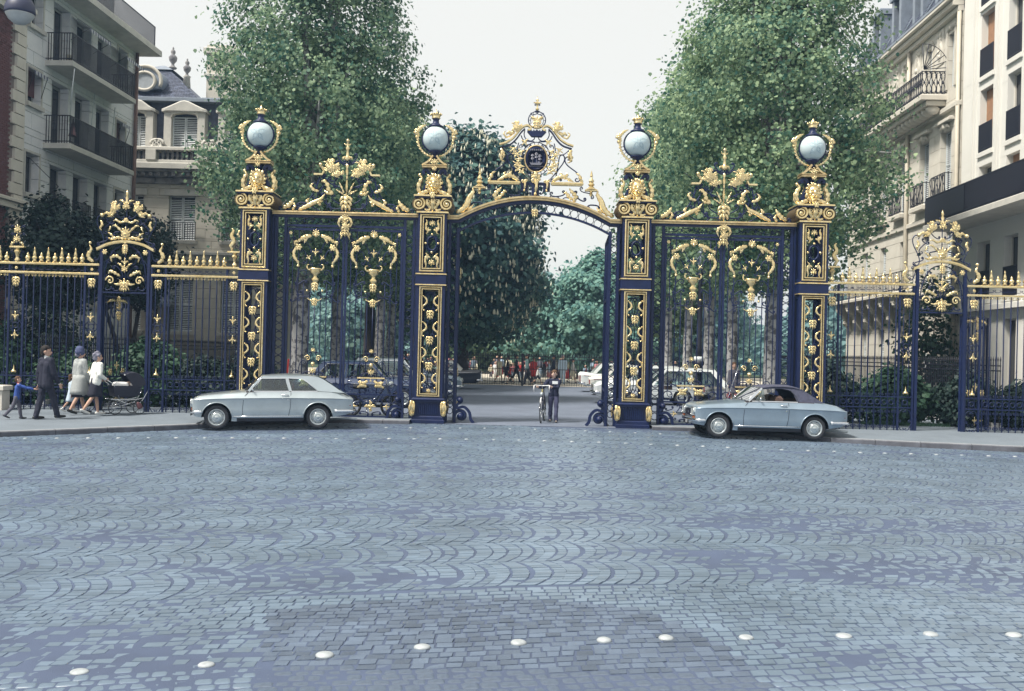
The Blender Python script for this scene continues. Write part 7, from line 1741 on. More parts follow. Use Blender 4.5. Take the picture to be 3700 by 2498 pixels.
# ---------------------------------------------------------------- the blue convertible
def make_convertible():
    t = thing('car', 'light blue convertible with dark fabric top raised, parked at the gate', 'car')
    P = peugeot_params(True)
    obj('body', finish_body(car_body(P), P, 'blue_paint', (XO, XO+2.3), .34), t)
    pl = common_details(t, P, 'blue_paint'); seats(t)
    cu = bpy.data.curves.new('plate_number', 'FONT'); cu.body = '853'; cu.size = .11; cu.align_x = 'CENTER'; cu.extrude = .001; cu.materials.append(MATS['plate_white'])
    _o = bpy.data.objects.new('tmp', cu); TS.collection.objects.link(_o); TS.view_layers[0].update(); _dg = TS.view_layers[0].depsgraph; _dg.update()
    cu = bpy.data.meshes.new_from_object(_o.evaluated_get(_dg)); bpy.data.objects.remove(_o); cu.name = 'plate_number'
    tx = obj('plate_number', cu, pl, (XO-.555-.078, -.10, .315), (PI/2, 0, -PI/2), (1.2, .9, 1))
    windscreen(t, P, 'blue_paint', (1.04, 1.205), (.70, .905), .64, .56)
    def Y2(z): return .655-(z-.88)*.30
    m = MB(); v = []; n = 14
    st = [(1.02, 1.195, 1.225), (1.1, 1.215, 1.25), (1.3, 1.24, 1.28), (1.55, 1.25, 1.295), (1.8, 1.235, 1.285), (2.0, 1.19, 1.25), (2.12, 1.12, 1.19), (2.3, 1.01, 1.06), (2.48, .905, .94), (2.54, .885, .90)]
    for (x, a, b) in st:
        for k in range(n+1): u = -1+2*k/n; y = .575 if x < 2.05 else .575+.05*(x-2.05)/.5; v.append((XO+x, u*y, a+(b-a)*(1-abs(u)**3)-.012*abs(math.sin(x*7))*(1-u*u)))
    m.add(v, [(i*(n+1)+k, (i+1)*(n+1)+k, (i+1)*(n+1)+k+1, i*(n+1)+k+1) for i in range(len(st)-1) for k in range(n)])
    so = obj('soft_top', m.mesh('soft_top', 'soft_top'), t)
    for s in (-1, 1):
        m = MB(); sidepoly(m, [(1.02, 1.165), (1.3, 1.195), (1.55, 1.2), (1.72, 1.17), (1.82, 1.08), (1.90, .89), (2.54, .885), (2.32, 1.01), (2.12, 1.14), (1.98, 1.215), (1.8, 1.252), (1.55, 1.262), (1.3, 1.252), (1.02, 1.205)], s, .0, 0, .02, Y2)
        obj('soft_top_side', m.mesh('soft_top_side', 'soft_top', False), t)
        m = MB(); sidepoly(m, [(.88, .885), (1.05, 1.17), (1.10, 1.18), (1.14, .885)], s, -.015, 0, .004, Y2); obj('quarter_light', m.mesh('quarter_light', 'car_glass', False), t)
        m = MB(); sidebar(m, [(.72, .89), (.9, 1.05), (1.06, 1.20)], .04, s, .01, .03, Y2); obj('screen_post', m.mesh('screen_post', 'chrome', False), t)
        m = MB(); sidebar(m, [(.80, .888), (1.4, .893), (1.9, .89)], .02, s, .02, .02, Y2); obj('door_trim', m.mesh('door_trim', 'chrome', False), t)
        m = MB(); sidebar(m, [(1.92, .9), (1.86, 1.05), (1.74, 1.17)], .012, s, .008, .012, Y2); obj('top_seam', m.mesh('top_seam', 'seam', False), so)
    obj('cabin_dark_sheet', MB().box(XO+1.0, XO+2.0, -.6, .6, .891, .897).mesh('cabin_dark_sheet', 'interior', False), t)  # belt-high dark sheet in place of the dim inside of the car
    obj('rear_window', MB().add([(XO+2.14, -.34, 1.19), (XO+2.14, .34, 1.19), (XO+2.40, .36, 1.01), (XO+2.40, -.36, 1.01)], [(0, 1, 2, 3)]).mesh('rear_window', 'car_glass', False), t)
    obj('mirror', MB().ball((XO+.98, -.76, .955), .05, 8, sc=(.4, 1, .8)).tube([(XO+.98, -.70, .885), (XO+.98, -.76, .95)], .008, 5).mesh('mirror', 'chrome'), t)
    obj('aerial', MB().tube([(XO+.52, .5, .88), (XO+.78, .5, 1.72)], .006, 4).mesh('aerial', 'chrome'), t)
    return t
cv = make_convertible(); park(cv, 6.05, 24.35, R(2.5))
# ---------------------------------------------------------------- saloons behind the gate
def make_saloon(label, paint, roofp, x, y, ang, L=4.3, H=1.45, fin=False, tail='red_lens', stripe=None, group='saloons parked inside the gate', estate=False):
    """front towards local -x"""
    t = thing('car', label, 'car', (x, y, .016), ang, group)
    wb = 2.6; fa, ra = -wb/2, wb/2; f0 = fa-.75; r0 = f0+L; c0, c1 = fa+.55, ra+(.35 if not estate else .9); belt = .93
    xs = [f0, f0+.03, f0+.12, f0+.3, fa-.1, fa+.2, c0-.1, c0+.1, 0, .5, ra-.1, ra+.2, c1, r0-.5, r0-.25, r0-.1, r0-.03, r0]
    up = .12 if fin else 0.
    P = dict(xs=xs, zb=[(f0, .38), (f0+.2, .26), (fa+.4, .2), (ra-.4, .2), (r0-.3, .3), (r0, .42)], zc=[(f0, .66), (f0+.3, .74), (0, .76), (r0-.3, .76+up*.6), (r0, .72+up)],
             zt=[(f0, .70), (f0+.1, .80), (f0+.4, .86), (c0, belt), (c1, belt), (r0-.4, .90+up*.5), (r0-.08, .86+up), (r0, .76+up)], zm=[(f0, .72), (f0+.1, .83), (f0+.4, .90), (c0, belt+.03), (c1, belt+.01), (r0-.4, .91), (r0-.08, .85), (r0, .76)],
             w=[(f0, .66), (f0+.12, .74), (fa, .79), (0, .81), (ra, .80), (r0-.15, .74), (r0, .66)], wt=[(f0, .62), (f0+.12, .70), (fa, .74), (0, .75), (ra, .745), (r0-.15, .70), (r0, .62)], cabin=(c0, c1-.1))
    obj('body', finish_body(car_body(P), P, paint, (fa, ra), .36), t)
    for s in (-1, 1):
        for wx in (fa, ra): make_wheel(t, wx, s*.68, .31, s)
    global XO
    old = XO; XO = 0.
    Y3 = lambda z: .69-(z-belt)*.28
    a0, a1 = c0+.05, c0+.5; b1, b0 = c1-(.42 if not estate else .15), c1; zr = H-.05
    m = MB(); v = []; n = 10; st = [(a1-.02, zr-.015, H-.03), (a1+.25, zr, H), ((a1+b1)/2, zr+.005, H+.01), (b1-.15, zr, H-.005), (b1+.04, zr-.025, H-.04)]
    for (x_, a, b) in st:
        for k in range(n+1): u = -1+2*k/n; v.append((x_, u*(Y3(zr)+.01), a+(b-a)*(1-abs(u)**2.5)))
    m.add(v, [(i*(n+1)+k, (i+1)*(n+1)+k, (i+1)*(n+1)+k+1, i*(n+1)+k+1) for i in range(len(st)-1) for k in range(n)]); obj('roof', m.mesh('roof', roofp), t)
    mid = (a1+b1)/2+.05
    for s in (-1, 1):
        m = MB(); sidebar(m, [(a0, belt), (a1, zr-.02)], .06, s, 0, .03, Y3); sidebar(m, [(a1, zr-.02), (b1, zr-.02)], .06, s, 0, .03, Y3); sidebar(m, [(mid, zr-.02), (mid+.02, belt)], .06, s, 0, .03, Y3); sidebar(m, [(b1, zr-.02), (b0, belt)], .16, s, 0, .03, Y3)
        obj('pillar_panel', m.mesh('pillar_panel', roofp, False), t)
        for Pq in ([(a0+.06, belt+.01), (a1+.03, zr-.06), (mid-.04, zr-.06), (mid-.02, belt+.01)], [(mid+.06, belt+.01), (mid+.04, zr-.06), (b1-.06, zr-.06), (b0-.12, belt+.01)]):
            m = MB(); sidepoly(m, Pq, s, -.01, 0, .004, Y3); g_ = obj('side_window', m.mesh('side_window', 'car_glass', False), t); m = MB(); sidebar(m, Pq, .02, s, .012, .012, Y3, True); obj('window_trim', m.mesh('window_trim', 'chrome', False), g_)
        obj('waist_trim', MB().tube([(q, s*(body_y(P, q, .7)+.006), interp(P['zc'], q)-.01) for q in np.linspace(f0+.3, r0-.2, 10)], .010, 5).mesh('waist_trim', stripe or 'chrome'), t)
        obj('tail_light', MB().box(r0-.09, r0+.006, min(s*.48, s*.68), max(s*.48, s*.68), .52, .72+up).mesh('tail_light', tail, False), t)
        hl = obj('headlight', MB().ball((f0+.03, s*.56, .66), .10, 10, sc=(.5, 1, 1)).mesh('headlight', 'lamp_glass'), t); obj('headlight_rim', MB().tube([(f0+.03, s*.56+.10*math.cos(q), .66+.10*math.sin(q)) for q in [2*PI*k/16 for k in range(16)]], .014, 5, True).mesh('headlight_rim', 'chrome'), hl)
        obj('door_handle', MB().tube([(mid-.2, s*(body_y(P, mid, .85)+.02), .84), (mid-.06, s*(body_y(P, mid, .85)+.02), .835)], .010, 5).mesh('door_handle', 'chrome'), t)
    for nm, xa, za, xb, zb_ in (('windscreen', a0-.02, belt+.03, a1, zr), ('rear_window', b0-.02, belt+.02, b1+.03, zr-.02)):
        m = MB(); v = []; n = 6
        for q in range(3):
            for k in range(n+1): u = -1+2*k/n; z_ = za+(zb_-za)*q/2; v.append((xa+(xb-xa)*q/2+(-.07 if nm == 'windscreen' else .05)*(1-u*u), u*(Y3(z_)-.02), z_))
        m.add(v, [(i*(n+1)+k, i*(n+1)+k+1, (i+1)*(n+1)+k+1, (i+1)*(n+1)+k) for i in range(2) for k in range(n)]); obj(nm, m.mesh(nm, 'car_glass'), t)
    XO = old
    for nm, xx, dx in (('front_bumper', f0-.05, 1), ('rear_bumper', r0+.05, -1)):
        obj(nm, MB().tube(catmull([(xx+dx*.3, -.80, .45), (xx+dx*.08, -.74, .45), (xx, -.4, .45), (xx, .4, .45), (xx+dx*.08, .74, .45), (xx+dx*.3, .80, .45)], 20), .05, 8, flat=.6).mesh(nm, 'chrome'), t)
    obj('grille', MB().box(f0-.012, f0+.02, -.4, .4, .50, .72).mesh('grille', 'chrome', False), t)
    for s in (-1, 1): obj('seat', MB().cbox(-.25, -.05, s*.35-.25, s*.35+.25, .8, 1.2, .05).mesh('seat', 'seat_brown', False), t)
    return t
make_saloon('dark navy saloon with bright chrome window trim parked behind the gate leaves', 'navy_paint', 'navy_paint', -4.75, 32.6, PI, 4.3, 1.47)
make_saloon('dark saloon with pale silver roof behind the navy one', 'navy_paint', 'silver_paint', -4.1, 35.6, PI, 4.5, 1.58)
make_saloon('grey green saloon with headlamp showing past the gateway pillar', 'blue_paint', 'blue_paint', -4.05, 40.6, PI, 4.2, 1.45)
make_saloon('black saloon with tail fin and chrome rear bumper near the park fence', 'black_paint', 'cream_paint', -4.15, 50., R(2), 4.7, 1.42, True, 'lamp_glass')
make_saloon('cream saloon with maroon side stripe and chrome bumper beside the boy with bicycle', 'cream_paint', 'cream_paint', 6.05, 46.2, PI-R(2), 4.5, 1.42, False, 'red_lens', 'bonnet_stripe')
make_saloon('white saloon with dark red tail panel behind the cream one', 'white_paint', 'white_paint', 5.75, 50.0, PI, 4.4, 1.45, True, 'red_lens', 'bonnet_stripe')
make_saloon('white saloon half hidden behind the gateway pillar', 'white_paint', 'white_paint', 5.2, 38.5, 0, 4.2, 1.5)
make_saloon('navy car with white roof behind the bonnet of the blue convertible', 'navy_paint', 'white_paint', 5.2, 32.4, 0, 4.1, 1.5)
# ---------------------------------------------------------------- moped behind the gate leaf
def moped():
    t = thing('moped', 'dark moped leaning behind the gate leaf at the tail of the silver coupe', 'moped', (-3.75, 26.75, .06), R(8))
    for x in (-.55, .55):
        w_ = obj('wheel', MB().tube([(x+.27*math.cos(a), 0, .3+.27*math.sin(a)) for a in [2*PI*k/24 for k in range(24)]], .035, 6, True).mesh('wheel', 'rubber'), t)
        obj('spoke', MB().tube([(x-.25, 0, .3), (x+.25, 0, .3)], .006, 4).tube([(x, 0, .05), (x, 0, .55)], .006, 4).tube([(x-.18, 0, .12), (x+.18, 0, .48)], .006, 4).tube([(x-.18, 0, .48), (x+.18, 0, .12)], .006, 4).mesh('spoke', 'chrome'), w_)
    obj('frame', MB().tube(catmull([(.55, 0, .3), (.4, 0, .85), (.1, 0, .45), (-.3, 0, .42), (-.55, 0, .3)], 14), .04, 6).ball((-.05, 0, .36), .16, 8, sc=(1.3, .7, .8)).mesh('frame', 'navy_paint'), t)
    obj('saddle', MB().ball((-.32, 0, .80), .2, 10, sc=(1.3, .6, .35)).tube([(-.3, 0, .45), (-.32, 0, .78)], .025, 6).mesh('saddle', 'rubber'), t)
    obj('handlebar', MB().tube([(.3, -.3, .98), (.4, -.1, 1.0), (.4, .1, 1.0), (.3, .3, .98)], .016, 6).tube([(.4, 0, .85), (.4, 0, 1.0)], .02, 6).mesh('handlebar', 'chrome'), t)
    obj('headlamp', MB().ball((.52, 0, .88), .09, 8).mesh('headlamp', 'lamp_glass'), t)
    obj('mudguard', MB().tube([(-.55+.32*math.cos(a), 0, .3+.32*math.sin(a)) for a in [R(20+k*14) for k in range(12)]], .045, 6).mesh('mudguard', 'navy_paint'), t)
    obj('stand', MB().tube([(-.1, 0, .3), (-.12, -.18, -.03)], .014, 5).mesh('stand', 'chrome'), t)
moped()
# ================================================================== PEOPLE
for nm, c in dict(skin=(.52, .33, .25), skin_pale=(.60, .42, .34), hair_dark=(.018, .014, .014), hair_brown=(.10, .055, .03), hair_grey=(.20, .20, .26), suit_navy=(.012, .014, .032), shirt_white=(.72, .73, .74), sweater_blue=(.03, .075, .30), trousers_grey=(.085, .085, .115), coat_grey=(.34, .36, .36), hat_blue=(.06, .075, .16), dress_pale=(.50, .60, .70), skirt_dark=(.012, .014, .03), cardigan_white=(.74, .75, .72), shoe_black=(.012, .012, .015), shoe_white=(.68, .68, .66), sock_white=(.7, .7, .7), jeans=(.055, .058, .115), jacket_navy=(.012, .016, .045), shoe_tan=(.22, .19, .17), red_cloth=(.42, .03, .03), pink_cloth=(.50, .20, .22), teal_cloth=(.20, .34, .36), cream_cloth=(.62, .58, .45), lightblue_cloth=(.30, .40, .52), stocking=(.40, .25, .18), pram_black=(.012, .013, .03), blanket=(.78, .78, .78), paper=(.75, .78, .80)).items():
    mat(nm, c, .85 if nm not in ('shoe_black', 'pram_black') else .35, 0, .12, 18, .15, 120)
def evaluated(me, mods):
    """run modifiers on a mesh in an empty side scene"""
    o = bpy.data.objects.new('tmp', me); TS.collection.objects.link(o)
    for k, kw in mods:
        md = o.modifiers.new('m', k)
        for a, b in kw.items(): setattr(md, a, b)
    vl = TS.view_layers[0]; vl.update(); dg = vl.depsgraph; dg.update()
    r = bpy.data.meshes.new_from_object(o.evaluated_get(dg)); bpy.data.objects.remove(o); bpy.data.meshes.remove(me)
    return r
def crumple(me, amp, sc, vs=1.):
    co = np.empty(len(me.vertices)*3); me.vertices.foreach_get('co', co); co = co.reshape(-1, 3); nr = np.empty_like(co).reshape(-1); me.vertices.foreach_get('normal', nr); nr = nr.reshape(-1, 3)
    d = np.array([mnoise.noise((x*sc, y*sc, z*sc*vs))+.5*mnoise.noise((x*sc*2.2, y*sc*2.2+5, z*sc*2*vs)) for x, y, z in co])
    me.vertices.foreach_set('co', (co+nr*(d*amp)[:, None]).reshape(-1)); me.update(); return me
def fused(name, prims, vox, mname, smooth_it=4, fold=0., fsc=14., fvs=.6):
    """one continuous surface from tapered capsules: (p0, p1, r0, r1[, squash_y])"""
    m = MB()
    for p in prims:
        a, b, r0, r1 = Vector(p[0]), Vector(p[1]), p[2], p[3]; sq = p[4] if len(p) > 4 else 1.
        if (a-b).length < 1e-4: m.ball(tuple(a), r0, 12, sc=(sq if isinstance(sq, tuple) else (1, 1, 1)) if isinstance(sq, tuple) else (1, sq, 1)); continue
        k0 = len(m.v)
        n = 12; t = (b-a).normalized(); u = t.orthogonal().normalized(); w_ = t.cross(u); v = []; f = []
        L = [(-1, .0), (-.92, .38), (-.7, .71), (-.38, .92), (0, 1)]
        rings_ = [(a+t*(r0*q), r0*max(s_, .02)) for q, s_ in L]+[(b-t*(r1*q), r1*max(s_, .02)) for q, s_ in L[::-1]]
        for c, r in rings_:
            for k in range(n): an = 2*PI*k/n; v.append(tuple(c+u*(math.cos(an)*r)+w_*(math.sin(an)*r)))
        M_ = len(rings_)
        for i in range(M_-1):
            for k in range(n): k2 = (k+1) % n; f.append((i*n+k, i*n+k2, (i+1)*n+k2, (i+1)*n+k))
        f.append(tuple(range(n-1, -1, -1))); f.append(tuple((M_-1)*n+k for k in range(n)))
        if sq != 1.:
            cx = (a+b)/2; v = [(x, cx.y+(y-cx.y)*sq, z) for x, y, z in v] if not isinstance(sq, tuple) else [(cx.x+(x-cx.x)*sq[0], cx.y+(y-cx.y)*sq[1], z) for x, y, z in v]
        m.add(v, f)
    me = bpy.data.meshes.new(name); me.from_pydata(m.v, [], m.f); me.update()
    r = evaluated(me, [('REMESH', dict(mode='VOXEL', voxel_size=vox, use_smooth_shade=True)), ('SMOOTH', dict(iterations=smooth_it, factor=.5))])
    r.name = name; r.materials.clear(); r.materials.append(MATS[mname]); r.polygons.foreach_set('use_smooth', [True]*len(r.polygons))
    if fold: crumple(r, fold, fsc, fvs)
    return r
def person(label, h, loc, head_ang, legs, arms, outfit, vox=.012, look=0., lean=0., group=None, z0=0., female=False, stoop=0.):
    """faces local +x. legs: (swing, knee) for left,right; arms: (swing, elbow, spread) for left,right; angles in degrees"""
    t = thing('person', label, 'person', (*loc, z0), head_ang, group)
    O = outfit; V = Vector
    hipz = .525*h
    ank = []
    J = {}
    drop = 0
    for s, (sw, kn) in zip((1, -1), legs):
        hp = V((0, s*.052*h, hipz)); a = R(sw); kd = V((math.sin(a), 0, -math.cos(a)))*.245*h; b = R(sw-kn); sd = V((math.sin(b), 0, -math.cos(b)))*.245*h
        k = hp+kd; an = k+sd; tilt = b*.6 if kn > 15 else 0
        toe = an+V((math.cos(tilt), 0, math.sin(tilt)*-1 if kn > 15 else -.0))*.0+V((.095*h*math.cos(min(0, tilt)), 0, .095*h*math.sin(min(0, tilt))))
        J[s] = [hp, k, an, toe]; ank.append(min(an.z, toe.z))
    dz = .035*h-min(ank)
    t.location.z = z0+0
    sh_off = V((lean*h, 0, 0))
    def up(p): return V((p.x, p.y, p.z+dz))
    for s in J: J[s] = [up(p) for p in J[s]]
    pel = V((0, 0, hipz+dz)); chest = V((lean*.6*h, 0, .72*h+dz)); shz = .815*h+dz; neck = V((lean*h, 0, .85*h+dz)); head = V((lean*1.12*h+stoop*h, 0, .925*h+dz))
    sw_ = (.098 if female else .108)*h
    A = {}
    inv = (Matrix.Translation((*loc, z0)) @ Matrix.Rotation(head_ang, 4, 'Z')).inverted()
    for s, arm in zip((1, -1), arms):
        sh = V((lean*h, s*sw_, shz-.01*h))
        if len(arm) == 2:            # reach for a point in the world
            T = inv @ V(arm[1]); la, lb = .172*h, .20*h; d = T-sh; D = min(d.length, (la+lb)*.995); dn = d.normalized()
            ca_ = max(-1, min(1, (la*la+D*D-lb*lb)/(2*la*D))); pole = V((-.25, s*.35, -1)); pole = (pole-dn*pole.dot(dn)).normalized()
            e = sh+dn*(la*ca_)+pole*(la*math.sqrt(1-ca_*ca_)); d2 = ((sh+dn*D)-e).normalized(); w_ = e+d2*.15*h; A[s] = [sh, e, w_, w_+d2*.05*h, d2]; continue
        aw, el, sp = arm; a = R(aw); q = R(sp); d = V((math.sin(a)*math.cos(q), s*math.sin(q), -math.cos(a)*math.cos(q))); e = sh+d*.172*h
        b = R(aw+el); d2 = V((math.sin(b)*math.cos(q*.4), s*math.sin(q*.4)*.5, -math.cos(b)*math.cos(q*.4))); w_ = e+d2*.15*h; hd = w_+d2*.05*h; A[s] = [sh, e, w_, hd, d2]
    r = h/1.75
    prims = [(pel+V((0, s*.035*h, 0)), chest+V((0, s*.03*h, 0)), .066*r, .066*r) for s in (1, -1)]+[(chest, neck-V((0, 0, .05*h)), .066*r, .05*r), (neck-V((0, 0, .03*h)), neck+V((0, 0, .03*h)), .05*r, .048*r), (V((lean*h, -sw_, shz)), V((lean*h, sw_, shz)), .05*r, .05*r)]
    ca, sa = math.cos(look), math.sin(look)
    def hl(x, y, z): return V((head.x+(x*ca-y*sa)*h, (x*sa+y*ca)*h, head.z+z*h))
    prims += [(hl(-.008, 0, .018), hl(-.008, 0, .018), .060*h, .060*h, (1.05, .86, 1.0)), (hl(.006, 0, -.02), hl(.012, 0, -.035), .045*h, .036*h), (hl(.048, 0, -.002), hl(.060, 0, -.014), .009*h, .011*h), (hl(.03, 0, -.03), hl(.045, 0, -.03), .02*h, .014*h)]
    for s in (1, -1): prims.append((hl(-.008, s*.052, .004), hl(-.008, s*.056, -.010), .012*h, .010*h))
    for s in (1, -1):
        hp, k, an, toe = J[s]; prims += [(hp, k, .060*r, .046*r), (k, k.lerp(an, .35), .046*r, .050*r), (k.lerp(an, .35), an, .050*r, .030*r), (an, an.lerp(toe, .45), .026*r, .018*r)]
        sh, e, w_, hd, d2 = A[s]; prims += [(sh, e, .045*r, .036*r), (e, w_, .036*r, .026*r), (w_, hd, .026*r, .024*r)]
        up_ = V((0, 0, 1)) if abs(d2.z) < .8 else V((1, 0, 0)); sd = d2.cross(V((0, s, 0))).normalized() if abs(d2.y) < .9 else V((1, 0, 0))
        for i, L in enumerate((.043, .050, .047, .037)):
            o_ = sd*((i-1.5)*.0095*h); b0 = hd+o_; b1 = b0+d2*L*.55*h; b2 = b1+(d2*.7+V((0, -s*.5, 0))).normalized()*L*.5*h
            prims += [(b0, b1, .0058*h, .0054*h), (b1, b2, .0054*h, .0046*h)]
        th = w_+d2*.02*h; prims += [(th-sd*.012*h, th-sd*.03*h+d2*.022*h, .0068*h, .006*h), (th-sd*.03*h+d2*.022*h, th-sd*.034*h+d2*.042*h, .006*h, .005*h)]
    bv = vox*.78 if vox < .02 else vox
    obj('body', fused('body', prims, bv, O.get('skin', 'skin'), 2), t)
    if vox < .02:      # eyes and mouth
        m = MB()
        for s in (1, -1): m.ball(tuple(hl(.050, s*.020, .008)), .0075*h, 8, sc=(.6, 1, .7))
        obj('eye', m.mesh('eye', 'hair_dark'), t); m = MB(); m.tube([tuple(hl(.051, -.014, -.040)), tuple(hl(.056, 0, -.040)), tuple(hl(.051, .014, -.040))], .003*h, 5); obj('mouth', m.mesh('mouth', 'red_cloth'), t)
    # hair
    hs = O.get('hair', 'hair_dark'); style = O.get('style', 'short')
    hp_ = [(hl(-.016, 0, .030), hl(-.016, 0, .030), .062*h, .062*h, (1.06, .92, .95)), (hl(-.035, 0, -.005), hl(-.04, 0, -.02), .048*h, .04*h)]
    if style == 'curl': 
        rr = random.Random(4); hp_ += [(hl(-.02+.055*math.cos(a)*math.cos(b), .052*math.sin(a)*math.cos(b), .03+.055*math.sin(b)),)*2+(.019*h, .019*h) for a, b in [(rr.uniform(0, 6.3), rr.uniform(-.5, 1.5)) for _ in range(26)] if math.cos(a) < .6]
    if style == 'fringe': hp_ += [(hl(.030, .02, .045), hl(.042, .025, .026), .022*h, .012*h), (hl(.030, -.02, .045), hl(.044, -.015, .03), .022*h, .012*h)]
    if style == 'long': hp_ += [(hl(-.03, 0, -.03), hl(-.03, 0, -.09), .05*h, .035*h)]
    obj('hair', fused('hair', hp_, max(vox*.8, .009), hs, 1, .007 if vox < .02 else 0, 45., .4), t)
    if 'hat' in O: obj('hat', fused('hat', [(hl(-.012, 0, .045), hl(-.012, 0, .05), .070*h, .068*h), (hl(-.01, 0, .03), hl(-.01, 0, .035), .076*h, .072*h, (1, 1, 1)), (hl(-.02, 0, .09), hl(-.02, 0, .09), .044*h, .044*h, (1, 1, .6))], max(vox, .012), O['hat']), t)
    # trousers / skirt / legs
    if 'trousers' in O:
        P = [(pel+V((0, e*.035*h, .05*h)), pel+V((0, e*.035*h, -.03*h)), .088*r, .092*r) for e in (1, -1)]
        for s in (1, -1): hp, k, an, toe = J[s]; P += [(hp, k, .092*r, .074*r), (k, an+V((0, 0, .004*h)), .074*r, .064*r)]
        obj('trousers', fused('trousers', P, vox, O['trousers'], 3, .009 if vox < .02 else 0, 12., .9), t)
    if 'shorts' in O:
        P = [(pel+V((0, e*.035*h, .05*h)), pel+V((0, e*.035*h, -.03*h)), .088*r, .092*r) for e in (1, -1)]
        for s in (1, -1): hp, k, an, toe = J[s]; P += [(hp, hp.lerp(k, .75), .09*r, .08*r)]
        obj('shorts', fused('shorts', P, vox, O['shorts']), t)
    if 'skirt' in O:
        nm, low = O['skirt']; m = MB(); n = 24; top_ = .60*h+dz; v = []; bot = low*h+dz
        kx = [(J[s][1].x*.55) for s in (1, -1)]; mx, mn = max(kx+[0]), min(kx+[0])
        for i in range(7):
            q = i/6; z = top_+(bot-top_)*q
            for k in range(n):
                a = 2*PI*k/n; rx = (.115+.04*q)*r+.010*r*q*math.sin(5*a); ry = (.150+.035*q)*r
                cx = (mx if math.cos(a) > 0 else mn)*q*.9; v.append((cx+rx*math.cos(a)+lean*.3*h*(1-q), ry*math.sin(a), z))
        f = [(i*n+k, i*n+(k+1) % n, (i+1)*n+(k+1) % n, (i+1)*n+k) for i in range(6) for k in range(n)]; f.append(tuple(range(n-1, -1, -1))); f.append(tuple(6*n+k for k in range(n)))
        m.add(v, f); obj('skirt', m.mesh('skirt', nm), t)
    # top
    if 'top' in O:
        nm, hem = O['top']; hz = hem*h+dz; q = O.get('bulk', 1.)
        wy = .040*h*q; hr = (.104 if hem > .45 else .115)*r*q
        P = []
        for e in (1, -1):
            P += [(V((0, e*wy*.95, hz+.03*h)), V((lean*.3*h, e*wy*.85, .62*h+dz)), hr, .100*r*q), (V((lean*.3*h, e*wy*.85, .62*h+dz)), V((lean*.8*h, e*wy*1.15, .75*h+dz)), .100*r*q, .100*r*q)]
        P += [(V((lean*h, -sw_*.92, shz-.005*h)), V((lean*h, sw_*.92, shz-.005*h)), .060*r*q, .060*r*q), (V((lean*.9*h, 0, .77*h+dz)), neck-V((0, 0, .005*h)), .095*r, .052*r)]
        slv = O.get('sleeve', .93)
        for s in (1, -1):
            sh, e, w_, hd, d2 = A[s]
            P += [(sh, e, .064*r*q, .054*r*q), (e, e.lerp(w_, slv), .054*r*q, .044*r*q)] if slv > 0 else [(sh, sh.lerp(e, .8), .058*r, .05*r)]
        obj(O.get('topname', 'jacket'), fused('top', P, vox, nm, 3, .009 if vox < .02 else 0, 13., .7), t)
        if hem < .45:      # coat skirts
            m = MB(); n = 24; v = []; z1_, z0_ = .60*h+dz, hz
            kx = [J[s][1].x*.5 for s in (1, -1)]; mx, mn = max(kx+[0]), min(kx+[0])
            for i in range(6):
                e = i/5
                for k in range(n): a = 2*PI*k/n; v.append(((mx if math.cos(a) > 0 else mn)*e*.7+(.132+.035*e)*r*q*math.cos(a)+.008*math.sin(6*a)*e, (.170+.04*e)*r*q*math.sin(a), z1_+(z0_-z1_)*e))
            f = [(i*n+k, i*n+(k+1) % n, (i+1)*n+(k+1) % n, (i+1)*n+k) for i in range(5) for k in range(n)]; m.add(v, f+[tuple(range(n-1, -1, -1)), tuple(5*n+k for k in range(n))]); obj('coat_tail', m.mesh('coat_tail', nm), t)
    if 'collar' in O: obj('collar', fused('collar', [(neck-V((0, 0, .018*h)), neck+V((0, 0, .012*h)), .056*r, .054*r)], max(.010, vox*.8), O['collar']), t)
    if 'cuff' in O:
        for s in (1, -1): sh, e, w_, hd, d2 = A[s]; obj('cuff', fused('cuff', [(e.lerp(w_, .9), w_+d2*.008*h, .037*r, .035*r)], .010, O['cuff']), t)
    for s in (1, -1):
        hp, k, an, toe = J[s]
        if 'socks' in O: obj('sock', fused('sock', [(an.lerp(k, .45), an, .040*r, .040*r)], max(.01, vox*.8), O['socks']), t)
        sm = O.get('shoes', 'shoe_black'); d = (toe-an); P = [(an-d*.25-V((0, 0, .006*h)), an+d*.5-V((0, 0, .010*h)), .040*r, .040*r), (an+d*.5-V((0, 0, .010*h)), toe+d*.18-V((0, 0, .010*h)), .040*r, .028*r)]
        obj('shoe', fused('shoe', P, max(.009, vox*.75), sm), t)
    return t
PV = lambda x, y: pz(x, y)
FAM = 'family walking past the railing'
person('man in dark navy suit walking along the pavement with a small boy', 1.76, (-11.02, 23.6), R(58), [(-9, 6), (19, 3)], [(-8, 12, 9), (10, 20, 6)], dict(hair='hair_dark', top=('suit_navy', .45), trousers='suit_navy', collar='shirt_white', cuff='shirt_white', bulk=1.17), .012, -.75, .0, z0=PV(-11.02, 23.6), group=FAM)
person('small boy in bright blue sweater trotting behind the man', 1.02, (-11.66, 23.5), R(30), [(17, 8), (-19, 20)], [(-15, 30, 10), ('to', (-11.2, 23.55, .72))], dict(hair='hair_brown', top=('sweater_blue', .47), topname='sweater', trousers='trousers_grey', collar='red_cloth', shoes='shoe_black', bulk=1.05), .010, -.2, .03, z0=PV(-11.66, 23.5), group=FAM)
person('woman in long pale grey coat and blue hat walking with a girl', 1.66, (-10.78, 24.9), R(55), [(15, 3), (-13, 18)], [(-5, 10, 8), (8, 16, 5)], dict(hair='hair_grey', hat='hat_blue', top=('coat_grey', .31), topname='coat', skirt=('skirt_dark', .27), shoes='shoe_black', skin='skin', bulk=1.2), .012, -.5, .0, z0=PV(-10.6, 24.9), female=True, group=FAM)
